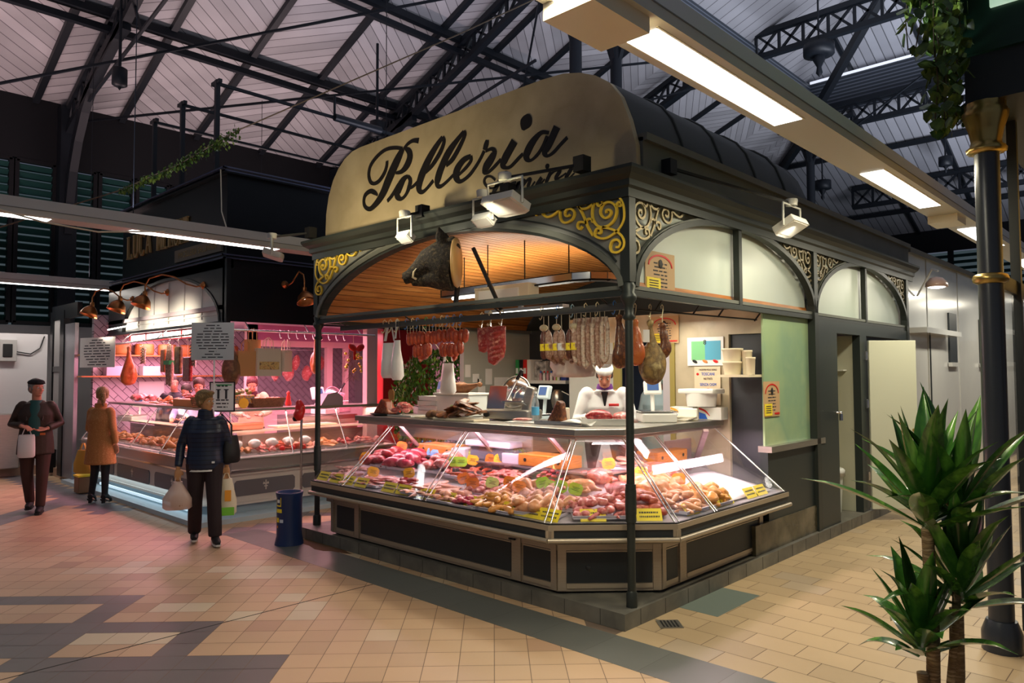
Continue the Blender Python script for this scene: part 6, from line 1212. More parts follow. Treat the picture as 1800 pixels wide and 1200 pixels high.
# salamis with yellow bands
for i in range(6):
    x = -1.10+i*.072; t = thing('salami', 'short salami with a yellow or white paper band hanging left of the long loops', 'salami', (x, .40, 2.30), 'banded salamis on the rail'); m = (M_DSAL, M_SALAMI, M_SALAMI, M_SALAMI, M_DSAL, M_SALAMI)[i]; y = .40-.02*(i % 2)
    MB().tube([(x, y, 2.22), (x, y, 2.20), (x, y, 2.17), (x+.004, y, 2.08), (x, y, 2.0), (x, y, 1.975), (x, y, 1.965)], [.005, .020, .030, .033, .031, .02, .006], 12).build('body', m, t)
    MB().tube([(x, y, 2.10), (x, y, 2.04)], .0345, 14).build('paper_band', YEL if i != 3 else PAPER, t); MB().tube([(x, y, 2.22), (x, y, 2.34)], .003, 4).build('string', YH, t)
    if i in (0, 2, 5): MB().ell((x, y, 2.24), (.04, .035, .03)).build('twine_knot', YH, t)
for i in range(4): x = -1.08+i*.09; inst('salami_end', copyof('link', M_SALAMI), (x, .46, 1.95-.02*(i % 2)), (0, .7, .4), (1, 1.7, 1.7), 'small cream salami peeping out below the banded ones', 'salami', 'small salamis below the banded ones')
# long looped sausages
for i in range(7):
    x = -.72+i*.048; dz_ = .02*(i % 3); t = thing('looped_sausage', 'long grey-pink mould-ripened sausage hanging as a narrow loop', 'sausage', (x, .38, 2.30), 'long looped sausages'); a = .022
    pts = [(x-a*.3, .37, 2.30)]+[(x-a, .37, 2.22-k*.055) for k in range(5)]+[(x-a*.7, .372, 1.955-dz_), (x, .375, 1.935-dz_), (x+a*.7, .378, 1.955-dz_)]+[(x+a, .39, 2.0+k*.055) for k in range(5)]+[(x+a*.3, .385, 2.30)]
    MB().tube(pts, .0165, 10).build('loop', M_SALAMI if i % 2 else mat('pinkish_salami', (.45, .27, .20), .6, var=[(.58, .48, .38), (.22, .12, .09)], vs=30) if 'pinkish_salami' not in MATS else MATS['pinkish_salami'], t); MB().tube([(x, .38, 2.29), (x, .38, 2.37)], .003, 4).build('string', YH, t)
# hams
def bigham(x, y, z, L, r, rz, m, label, sx=1):
    t = thing('cured_ham', label, 'ham', (x, y, z)); hook(x, y, 2.38, YH, t, 1.2); MB().tube([(x, y, 2.31), (x, y, z-.01)], .004, 5).build('string', YH, t); inst('leg_of_ham', mset(ham_mesh(L, r), m), (x, y, z), (0, 0, rz), (sx, 1, 1), parent=t); return t
bigham(-.32, .42, 2.30, .42, .085, .3, M_BROWN, 'dark narrow cured shoulder hanging just left of the corner post')
bigham(-.22, .50, 2.26, .36, .07, -.4, M_ORG, 'smaller orange-brown cured piece touching the corner post')
h_ = bigham(-.17, .64, 2.26, .50, .135, .9, mat('mouldy_ham_rind', (.30, .19, .06), .7, var=[(.13, .08, .03), (.42, .33, .14)], vs=12, bump=.4), 'largest mould-covered cured ham hanging right of the corner post'); MB().box((-.15, .55, 2.14), (.05, .004, .10), .7).build('paper_label', PAPER, h_)
bigham(-.12, .74, 2.24, .28, .06, .4, M_BROWN, 'slim dark cured piece hanging in front of the largest ham')
# sheets of wrapping paper hanging under the salamis
sheet('wrapping_paper', 'pale pink sheet of wrapping paper hanging low behind the salamis', 'paper', [i/6 for i in range(7)], [i/5 for i in range(6)], lambda u, v: Vector((-1.12+u*.5+.03*math.sin(9*v), .50+.03*math.sin(8*u+3*v), 2.04-.22*v-.04*u*(1-u))), mat('pinkish_paper', (.72, .60, .54), .6))
sheet('wrapping_paper', 'white sheet of wrapping paper hanging behind the looped sausages', 'paper', [i/6 for i in range(7)], [i/5 for i in range(6)], lambda u, v: Vector((-.68+u*.36, .52+.02*math.sin(9*u), 2.02-.08*v-.02*math.sin(3*u))), PAPER)
# ---- boar head on a wooden shield
HF = mat('boar_bristle', (.045, .032, .022), .85, var=[(.010, .008, .006), (.085, .06, .03)], vs=26, bump=1.0, bs=120)
bh = thing('boar_head', 'mounted dark wild boar head on a pale wooden shield in the arch of the kiosk', 'boar head', (-2.0, .16, 2.72)); ax = Vector((-.80, -.60, 0)).normalized(); bo = Vector((-1.93, .10, 2.87))
P_ = lambda a, b, c: bo+ax*a+Vector((-ax.y, ax.x, 0))*b+Vector((0, 0, c))
mb = MB(); mb.tube([P_(0, 0, -.02), P_(.08, 0, .0), P_(.17, 0, .02), P_(.25, 0, .0), P_(.33, 0, -.055), P_(.41, 0, -.11), P_(.455, 0, -.135)], [.205, .205, .175, .130, .086, .060, .056], 16)
mb.tube([P_(.02, 0, -.12), P_(.16, 0, -.13), P_(.26, 0, -.15), P_(.34, 0, -.175), P_(.40, 0, -.18)], [.15, .12, .075, .044, .03], 12); mb.tube([P_(.44, 0, -.13), P_(.475, 0, -.14)], [.060, .058], 14)
for s in (-1, 1): mb.tube([P_(.09, s*.09, .14), P_(.10, s*.12, .23), P_(.12, s*.13, .31)], [.055, .055, .012], 8, flat=.5); mb.ell(P_(.24, s*.085, .05), .028)
for i in range(9): mb.ell(P_(.02+.02*i, 0, .20-.012*i), (.05, .03, .05))
head = blob('head', mb, HF, .010, bh, 2); CRE = mat('ivory', (.78, .66, .42), .3)
for s in (-1, 1): MB().tube([P_(.35, s*.045, -.15), P_(.37, s*.085, -.14), P_(.36, s*.09, -.09), P_(.33, s*.08, -.05)], [.012, .011, .008, .002], 8).build('tusk', CRE, bh); MB().ell(P_(.262, s*.098, .045), .014).build('eye', BLACK, bh); MB().ell(P_(.478, s*.022, -.132), (.010, .010, .014)).build('nostril', BLACK, bh)
mb = MB(); qz = ax.to_track_quat('Z', 'Y').to_matrix(); mb.lathe([(.001, -.02), (.22, -.02), (.235, -.005), (.22, .015), (.001, .015)], P_(-.02, 0, .0), 28, M=qz, ay=1.0); mb.build('wooden_shield', mat('pale_oak_shield', (.55, .33, .12), .45), bh)
MB().lathe([(.05, 0), (.055, .015), (.03, .03)], P_(.13, -.02, -.20), 14).build('label_plate', mat('grey_disc', (.35, .33, .30), .5), bh)
MB().bar((-1.78, .20, 3.0), (-1.52, .30, 2.42), .03).bar((-2.08, .25, 2.46), (-2.08, .28, 2.72), .035).build('mount_brace', BLACK, bh)
# ---- suspended lamp rail, AC unit
lr = thing('lamp_rail', 'curved black and steel lamp rail hanging inside the arch over the counter', 'lamp rail', (-1.6, 1.0, 2.75))
pts = [(-3.1, .98, 2.74), (-2.0, .92, 2.74), (-1.15, .87, 2.74), (-.98, .92, 2.74), (-.88, 1.03, 2.74), (-.80, 1.6, 2.74), (-.78, 2.3, 2.74)]
m = MB(); [m.bar(pts[i], pts[i+1], .035, .06) for i in range(len(pts)-1)]; m.build('steel_strip', CHROME, lr)
m = MB(); [m.bar(Vector(pts[i])+Vector((-.05, .06, .0)), Vector(pts[i+1])+Vector((-.05, .06, 0)), .10, .085) for i in range(len(pts)-1)]; m.build('black_channel', BLACK, lr)
for a, b in (((-2.9, .95, 2.67), (-2.0, .95, 2.67)), ((-.84, 1.2, 2.67), (-.80, 2.0, 2.67))): MB().tube([a, b], .018, 8).build('tube_lamp', LAMPS, lr)
[MB().tube([(x, y, 2.76), (x, y, 3.12)], .006, 6).build('hanger', BLACK, lr) for x, y in ((-2.8, 1.03), (-1.3, 1.0), (-.85, 1.6))]
ac = thing('emergency_lamp', 'cream wall unit hanging under the wooden vault at the middle of the kiosk', 'wall unit', (-2.03, .9, 2.55)); bev(MB().bx((-2.42, .82, 2.56), (-1.66, .98, 2.73)).build('body', CREAMP, ac), .012); bev(MB().bx((-2.34, .80, 2.585), (-1.78, .825, 2.69)).build('front_panel', WHITEP, ac), .008)
m = MB(); [m.bx((-2.40+.02*i, .80, 2.705), (-2.388+.02*i, .825, 2.725)) for i in range(14)]; m.build('vents', CREAMP, ac); MB().tube([(-2.3, .9, 2.73), (-2.3, .9, 3.18)], .006, 6).build('hanger', BLACK, ac); MB().tube([(-1.78, .9, 2.73), (-1.78, .9, 3.18)], .006, 6).build('hanger', BLACK, ac)
l2 = thing('counter_lamp', 'bright white tube lamp in a steel reflector under the cream unit', 'lamp', (-1.9, .95, 2.44)); MB().bx((-2.35, .90, 2.47), (-1.3, 1.0, 2.50)).build('reflector', STAIN, l2); MB().tube([(-2.3, .95, 2.455), (-1.35, .95, 2.455)], .016, 8).build('tube', LAMPW, l2); MB().bx((-1.9, .93, 2.5), (-1.86, .97, 2.57)).build('bracket', STAIN, l2)
tag(MB().ell((-.93, 1.4, 3.0), (.06, .06, .05)).build('ceiling_speaker', BLACK), 'round black ceiling spot near the right springing of the wooden vault', 'speaker')
# ---- posters
def poster(cx, cy, z, w, h, ax_, label):
    rz = PI/2 if ax_ == 'x' else 0; t = board('price_poster', label, 'poster', (cx, cy, z), w, h, rz, [.0, .0, .5, .45, .55, .5, .5, .55, .5, .0], mat('kraft_poster', (.50, .33, .17), .6) if 'kraft_poster' not in MATS else MATS['kraft_poster']); M = Matrix.Rotation(rz, 3, 'Z'); c = Vector((cx, cy, z))
    MB().box(c+M@Vector((-w*.24, -.006, -h*.30)), (w*.46, .003, h*.34), M).build('yellow_patch', YEL, t); mb = MB(); ribbon(mb, [(w*.40*math.cos(a), h*.16+h*.26*math.sin(a), w*.035) for a in [PI*k/8 for k in range(9)]], lambda a, b, d: c+M@Vector((a, -.005-d, b)), .002, sub=2); mb.box(c+M@Vector((w*.3, -.006, -h*.42)), (w*.3, .003, h*.05), M); mb.build('red_arc_text', RED, t)
    MB().ell(c+M@Vector((0, -.007, h*.22)), (w*.07, .003, h*.11), M).build('small_emblem', BLACK, t); mb = MB(); [mb.box(c+M@Vector((-w*.24, -.009, -h*(.2+.06*k))), (w*.3, .002, h*.02), M) for k in range(4)]; mb.build('patch_lines', INK, t)
poster(-.122, .72, 2.655, .44, .34, 'x', 'brown price poster with yellow corner stuck high on the frosted side arch'); poster(-.092, 2.71, 1.58, .37, .35, 'x', 'brown price poster with yellow corner on the green glass'); poster(-1.25, 2.60, 2.32, .36, .30, 'y', 'brown poster with red arc high on the marble wall behind the ham')
t = board('bird_notice', 'white notice with a green and blue field and birds on the marble wall', 'poster', (-.76, 2.605, 2.07), .42, .30, 0, [.0, .3, .6, .7, .7, .5, .0, .0], PAPER)
GBm = mat('green_blue_print', (.18, .50, .22), .5); MB().box((-.84, 2.6005, 2.08), (.16, .003, .20)).build('green_field', GBm, t); MB().box((-.67, 2.6005, 2.08), (.18, .003, .20)).build('blue_field', mat('sky_blue_print', (.08, .35, .50), .5), t); letters('8', -.76, 2.597, 2.165, .07, 'y', INK, 'numeral', t, .003)
for x, c in ((-.88, BLACK), (-.76, mat('rust_print', (.6, .2, .05), .5)), (-.64, RED)): MB().ell((x, 2.598, 1.965), (.032, .002, .016), Matrix.Rotation(.4, 3, 'Y')).build('printed_bird', c, t)
t = thing('product_notice', 'handwritten notice about Tuscan products below the bird notice', 'poster', (-.74, 2.60, 1.5)); NT = mat('peach_notice', (.68, .55, .38), .6); MB().box((-.74, 2.605, 1.71), (.30, .006, .40)).build('sheet', NT, t)
for s_, z, hh, m in (('I NOSTRI POLLI SONO', 1.875, .026, INK), ('TOSCANI', 1.83, .045, BLUE), ('NUTRITI', 1.78, .034, INK), ('SENZA OGM', 1.72, .042, BLUE), ('A TERRA', 1.60, .034, RED), ('QUALITA', 1.55, .028, GREEN)): letters(s_, -.73, 2.599, z, hh, 'y', m, 'handwriting', t, .002, .8)
MB().ell((-.85, 2.60, 1.83), (.016, .002, .014)).ell((-.73, 2.60, 1.665), (.03, .002, .018)).build('red_flower', RED, t)
# ---- shelves and small things at the back
tag(MB().bx((-4.22, 3.28, 1.70), (-3.22, 3.64, 1.745)).build('wall_shelf', WHITEP), 'white shelf on the dark back wall carrying binders', 'shelf'); tag(MB().bx((-.47, 2.30, 1.80), (-.13, 2.62, 1.825)).build('wall_shelf', CREAMP), 'small cream shelf in the dark recess', 'shelf')
for i, (m, n) in enumerate(((GREEN, 'green'), (BLACK, 'black'), (RED, 'red'), (WHITEP, 'white'))):
    t = thing('ring_binder', '%s ring binder standing at the left of the white shelf' % n, 'binder', (-4.14+i*.075, 3.42, 1.746)); bev(MB().bx((-4.17+i*.075, 3.30, 1.746), (-4.105+i*.075, 3.56, 2.04)).build('cover', m, t), .004); MB().bx((-4.16+i*.075, 3.297, 1.84), (-4.115+i*.075, 3.30, 1.92)).build('spine_label', PAPER, t)
tag(bev(MB().bx((-3.86, 3.36, 1.746), (-3.64, 3.56, 2.02)).build('black_white_box', mat('patterned_box', (.65, .63, .60), .5, var=[(.05, .05, .05)], vs=12)), .01), 'black and white patterned box right of the binders', 'box')
for i in range(6):
    x = -3.72+i*.065; t = thing('small_bottle', 'small bottle with coloured cap on the white shelf', 'bottle', (x, 3.34, 1.746), 'small bottles on the white shelf'); MB().lathe([(.02, 0), (.022, .05), (.02, .08), (.008, .10), (.008, .11)], (x, 3.34, 1.746), 10).build('body', WHITEP if i % 2 else MATS['rosy_enamel'], t); MB().lathe([(.011, .105), (.011, .13), (.001, .13)], (x, 3.34, 1.746), 10).build('cap', RED if i % 3 else BLUE, t)
tag(MB().lathe([(.03, 0), (.034, .10), (.030, .10)], (-3.42, 3.36, 1.746), 14).build('cup', mat('lime_cup', (.35, .55, .06), .4)), 'lime green cup on the white shelf', 'cup'); tag(bev(MB().bx((-3.34, 3.32, 1.746), (-3.24, 3.42, 1.84)).build('blue_box', mat('navy_box', (.03, .05, .25), .4)), .005), 'small navy box at the right end of the white shelf', 'box'); tag(bev(MB().bx((-3.6, 3.40, 1.746), (-3.46, 3.5, 1.79)).build('stapler', BLACK), .01), 'black stapler-like tool lying on the white shelf', 'tool')
t = thing('wall_phone', 'white wall telephone on the dark back wall', 'phone', (-3.65, 3.62, 2.2)); bev(MB().bx((-3.72, 3.56, 2.08), (-3.62, 3.66, 2.26)).build('base', WHITEP, t), .01); bev(MB().bx((-3.74, 3.54, 2.28), (-3.60, 3.66, 2.36)).build('handset', WHITEP, t), .015)
t = thing('mixer_machine', 'silver and black kitchen mixer on the back table', 'mixer', (-3.3, 3.2, 1.32)); bev(MB().bx((-3.42, 3.1, 1.30), (-3.18, 3.35, 1.34)).build('base', BLACK, t), .01); MB().lathe([(.07, 0), (.085, .1), (.07, .20), (.04, .24)], (-3.3, 3.2, 1.38), 16).build('jar', STAIN, t); MB().tube([(-3.22, 3.2, 1.6), (-3.08, 3.2, 1.55), (-3.05, 3.2, 1.38)], .008, 6).build('cable', WHITEP, t)
tag(MB().bx((-3.9, 2.95, .12), (-2.9, 3.5, 1.30)).build('back_table', DARKP), 'dark cabinet under the mixer at the back of the kiosk', 'cabinet')
# buckets on the small shelf
for i, (x, y, r, h, lb) in enumerate([(-.36, 2.42, .095, .13, 'lower cream bucket of the pair on the recess shelf'), (-.36, 2.42, .10, .13, 'upper cream bucket stacked on the recess shelf'), (-.22, 2.45, .05, .24, 'tall narrow cream container on the recess shelf'), (-.16, 2.40, .045, .17, 'small cream container next to the tall one')]):
    z = 1.826+(.131 if i == 1 else 0); tag(MB().lathe([(r*.86, 0), (r, h-.02), (r*1.06, h-.018), (r*1.06, h), (r*.95, h)], (x, y, z), 20).build('bucket', CREAMP), lb, 'bucket')
# ---- on the top ledge
TZ = 1.366
t = thing('lidded_tub', 'big white lidded tub on top of the boxes at the right end of the ledge', 'tub', (-.72, 2.42, TZ+.13)); bev(MB().loft([((-.70, 2.40, TZ+.135), .15, .12), ((-.70, 2.40, TZ+.27), .17, .13)], 28).build('body', WHITEP, t), .004); bev(MB().bx((-.90, 2.27, TZ+.265), (-.50, 2.53, TZ+.315)).build('lid', WHITEP, t), .015, 3)
def carton(x, y, z, w, d, h, rz, label, c1, c2):
    t = thing('printed_carton', label, 'carton', (x, y, z)); M = Matrix.Rotation(rz, 3, 'Z'); o = Vector((x, y, z+h/2)); bev(MB().box(o, (w, d, h), M).build('box', WHITEP, t), .003); f = lambda a, b, d_: o+M@Vector((a, -d/2-.001-d_, b))
    mb = MB(); ribbon(mb, [(-w*.48, h*.4, h*.16), (-w*.2, h*.2, h*.14), (w*.0, -h*.2, h*.05)], f, .001); mb.build('orange_swoosh', c1, t); MB().prism([(-w*.48, -h*.45), (-w*.1, -h*.45), (-w*.2, -h*.05), (-w*.48, h*.1)], f, .001).build('blue_field', c2, t); return t
OR = MATS['sticker_orange']; carton(-.88, 2.36, TZ+.002, .24, .18, .125, .25, 'white carton with orange and blue print on the right end of the ledge', OR, BLUE); carton(-.60, 2.46, TZ+.002, .24, .18, .125, .1, 'second white carton with a round logo beside the first', RED, BLUE)
for i in range(5): tag(MB().box((-.84+.02*i, 2.16, TZ+.006+.008*i), (.36-.03*i, .20, .006), .15*i-.2).build('paper_stack', PAPER if i % 2 else CREAMP), 'loose sheet of white wrapping paper in front of the cartons', 'paper', 'sheets in front of the cartons')
tag(bev(MB().box((-.74, 2.20, TZ+.075), (.20, .03, .09), .15).build('tissue_packet', PAPER), .01), 'white packet leaning against the printed cartons', 'packet')
scale(-.86, 1.80, TZ, PI/4, 'white scale with a screen on the ledge behind the corner post', WHITEP, MATS['blue_screen'], .68)
# meat trays by the worker
t = tray(-.98, 1.10, TZ+.002, .42, .26, PI/4-.1, 'white tray holding red meat near the corner post', WHITEP, 0, .06); inst('meat_joint', copyof('big', M_RED), (-1.02, 1.08, TZ+.02), (0, 0, .6), 1.15, 'red meat joint in the white tray near the post', 'meat'); inst('meat_joint', copyof('big', M_FAT), (-.86, 1.22, TZ+.02), (0, 0, 2), .95, 'yellow-fringed meat joint in the white tray near the post', 'meat')
tray(-1.36, .92, TZ+.002, .46, .16, .25, 'grey tray tilted on the ledge left of the worker', TRAYM, 0, .03)
mb = MB(); mb.prism([(0, 0), (.20, 0), (.17, .18), (.13, .20), (.06, .08)], lambda a, b, d: (-1.48+a, .86+d, TZ+.03+b), .09); o = blob('folded_slipper_loaf', mb, M_BROWN, .012); tag(o, 'triangular dark cured piece leaning on the ledge left of the worker', 'cured meat')
tag(sheet('wrapping_paper', 'x', 'paper', [i/5 for i in range(6)], [i/4 for i in range(5)], lambda u, v: Vector((-1.25+.3*u, .80+.16*v, TZ+.012+.03*math.sin(5*u)*math.sin(4*v)+.02)), PAPER), 'crumpled white paper on the ledge in front of the worker', 'paper')
t = thing('water_bottle', 'clear plastic water bottle with a blue label on the ledge', 'bottle', (-1.72, .98, TZ)); CLR = mat('clear_bottle', (.75, .85, .9), .08, trans=.85, alpha=.7); MB().lathe([(.034, 0), (.038, .02), (.038, .18), (.03, .22), (.013, .26), (.013, .285)], (-1.72, .98, TZ), 18).build('body', CLR, t); MB().lathe([(.0385, .07), (.0385, .15)], (-1.72, .98, TZ), 18).build('label', mat('sky_label', (.10, .45, .75), .4), t); MB().lathe([(.015, .28), (.015, .30), (.001, .30)], (-1.72, .98, TZ), 12).build('cap', WHITEP, t)
slicer(-2.18, 1.14, TZ, .3, 'big silver meat slicer with black lever standing on the kiosk ledge', STAIN, 1.05)
scale(-2.22, 1.50, TZ-.06, -.2, 'pale blue-grey scale screen behind the silver slicer', mat('bluish_shell', (.45, .55, .58), .4), None, .75); tag(bev(MB().bx((-1.62, 1.15, TZ), (-1.50, 1.25, TZ+.14)).build('switch_box', CREAMP), .01), 'cream switch box behind the water bottle', 'box')
tag(bev(MB().bx((-2.6, .93, TZ-.32), (-1.72, 1.5, TZ-.004)).build('work_table', STAIN), .01), 'steel worktop behind the ledge under the slicer', 'table'); tag(bev(MB().bx((-4.0, 1.07, 1.10), (-2.62, 1.6, TZ-.004)).build('work_table', STAIN), .01), 'steel worktop behind the left part of the ledge', 'table')
inst('ham_piece', copyof('flat1', M_PINK), (-1.78, .86, TZ+.02), (0, 0, .4), 1.2, 'orange-pink cut of meat on white paper in front of the slicer', 'meat'); tag(MB().box((-1.78, .86, TZ+.006), (.30, .18, .008), .3).build('butcher_paper', PAPER), 'white butcher paper under the pink cut before the slicer', 'paper')
# stacked containers with ham, dried meats
for i in range(4): tray(-3.50, 1.22, TZ+.002+.055*i, .36, .24, .12*(-1)**i, '%s pale grey tray of the stack on the left of the ledge' % ['lowest', 'second', 'third', 'topmost'][i], WHITEP, 0, .05)
t = thing('clear_tub', 'large translucent tub with green spots on the ledge under the ham', 'tub', (-3.17, 1.24, TZ)); bev(MB().bx((-3.37, 1.10, TZ), (-2.81, 1.40, TZ+.24)).build('body', mat('translucent_tub', (.72, .76, .74), .25, alpha=.9), t), .02); bev(MB().bx((-3.39, 1.08, TZ+.24), (-2.79, 1.42, TZ+.262)).build('lid', WHITEP, t), .006); MB().ell((-3.07, 1.098, TZ+.10), (.05, .004, .03)).build('green_leaf_print', mat('light_green_print', (.35, .65, .25), .5), t)
hm = mset(ham_mesh(.46, .10), mat('cut_ham', (.26, .10, .03), .5, var=[(.15, .05, .018), (.40, .19, .07)], vs=10)); inst('cut_ham', hm, (-2.74, 1.22, TZ+.36), (0, 1.45, .15), 1, 'cut ham lying on top of the translucent tub', 'ham'); 
pile('dried_meat', 'folded dark dried meat heaped on the ledge left of the slicer', 'cured meat', 'dried meats left of the slicer', ['flat0', 'flat1', 'flat0'], M_BROWN, -2.48, .74, .42, .14, 14, TZ+.03, .12, sc=1.5, tilt=.5)
pile('dried_ball', 'round brown cured ball at the left of the dried meats', 'cured meat', 'cured balls on the ledge', ['chunk1', 'chunk0'], mat('brown_ball', (.20, .10, .045), .6, var=[(.10, .05, .025)], vs=10), -2.86, .70, .26, .10, 4, TZ+.002, .02, sc=1.5); tag(bev(MB().box((-2.5, .70, TZ+.012), (.62, .22, .022)).build('board', CREAMP), .004), 'pale board under the dried meats', 'board')
scale(-3.85, 1.40, TZ-.01, -.5, 'pale scale with blue screen left of the stacked trays', None, None, .8)
t = thing('cured_wedge', 'red-brown cured meat wedge on a dark dish at the left end of the ledge', 'cured meat', (-3.9, .78, TZ)); mb = MB(); mb.prism([(-.16, 0), (.14, 0), (.05, .14), (-.02, .17)], lambda a, b, d: (-3.86+a, .70+d, TZ+.02+b), .13); blob('wedge', mb, mat('red_brown_cure', (.38, .08, .03), .4, var=[(.22, .04, .02), (.5, .2, .1)], vs=14), .012, t); MB().lathe([(.001, 0), (.14, .002), (.19, .02), (.185, .024), (.001, .01)], (-3.86, .77, TZ), 24).build('dish', BLACK, t)
t = thing('price_paddle', 'brown blank price paddle standing in the meats at the left end of the ledge', 'price tag', (-3.76, .78, TZ+.1)); MB().prism([(-.05, -.03), (-.03, -.06), (.03, -.06), (.055, -.03), (.055, .04), (.03, .065), (-.03, .065), (-.055, .035)], lambda a, b, d: (-3.74+a, .75+d, TZ+.235+b), .006).build('plate', mat('tan_paddle', (.45, .22, .06), .5), t); MB().tube([(-3.74, .755, TZ+.02), (-3.74, .755, TZ+.18)], .004, 5).build('stake', CREAMP, t)
pile('tripe_roll', 'pale pink folded meat on the white dish at the left of the ledge', 'meat', 'pale folded meats on the ledge', ['chunk0', 'chunk1', 'chunk2'], M_FAT, -3.55, .80, .24, .16, 9, TZ+.02, .08, sc=1.15); tray(-3.52, .80, TZ+.002, .40, .22, .05, 'white dish under the pale folded meats on the ledge', WHITEP, 0, .015); tag(bev(MB().box((-3.08, .72, TZ+.008), (.20, .15, .016), .1).build('small_board', CREAMP), .003), 'small cream block of paper in front of the stacked trays', 'paper')
# ---- raised rear shelf inside the case: wooden blocks, cartons
def kn(x, y, w, rz, label):
    t = thing('wooden_crate', label, 'crate', (x, y, .971)); M = Matrix.Rotation(rz, 3, 'Z'); o = Vector((x, y, 1.03)); bev(MB().box(o, (w, .24, .11), M).build('block', mat('bright_orange_wood', (.62, .24, .04), .45, var=[(.45, .15, .02)], vs=4, stretch=(2, 2, 20)) if 'bright_orange_wood' not in MATS else MATS['bright_orange_wood'], t), .006)
    for s in (-.35, .35): MB().lathe([(.017, 0), (.017, .003)], o+M@Vector((s*w, -.121, 0)), 12, M=M@Matrix.Rotation(PI/2, 3, 'X')).build('hole', BLACK, t)
kn(-2.95, .86, .55, 0, 'orange wooden block with round holes at the left of the rear shelf'); kn(-1.42, .84, .58, 0, 'orange wooden block with round holes in the middle of the rear shelf'); kn(-.86, 1.90, .55, PI/2, 'orange wooden block on the rear shelf of the side run')
t = thing('grey_scale_case', 'grey and white appliance on the rear shelf between the orange blocks', 'appliance', (-2.15, .88, .971)); bev(MB().bx((-2.45, .78, .971), (-1.80, 1.0, 1.10)).build('body', mat('blue_grey_plastic', (.16, .16, .22), .4), t), .015); bev(MB().bx((-2.48, .74, 1.11), (-1.85, 1.02, 1.17)).build('lid', mat('lilac_white_plastic', (.62, .58, .70), .35), t), .012)
for x, lb in ((-2.60, 'small lilac-grey carton left of the appliance on the rear shelf'), (-1.85, 'lilac carton topped with rosemary on the rear shelf')): tag(bev(MB().bx((x-.10, .74, .971), (x+.12, .94, 1.07)).build('lilac_carton', MATS['pale_lilac_box']), .006), lb, 'carton')
mb = MB(); 
for i in range(120): c = Vector((-1.82+random.uniform(-.16, .16), .82+random.uniform(-.07, .07), 1.075+random.uniform(0, .03))); mb.tube([c, c+Vector((random.uniform(-.05, .05), random.uniform(-.02, .02), random.uniform(0, .02)))], .0015, 4)
tag(stuff(mb.build('rosemary', mat('rosemary_green', (.10, .16, .05), .6))), 'grey-green rosemary sprigs on the lilac carton', 'herbs')
tray(-.84, 1.20, .975, .40, .24, PI/4, 'white tray of pale poultry offcuts on the rear shelf behind the chamfer', LILAC, 0, .04); pile('pale_cut', 'pale pink poultry cut in the tray on the rear shelf', 'poultry', 'pale cuts on the rear shelf', ['chunk0', 'flat0', 'chunk2'], M_BRST, -.84, 1.20, .32, .18, 9, .99, .04, PI/4, sc=1.1)
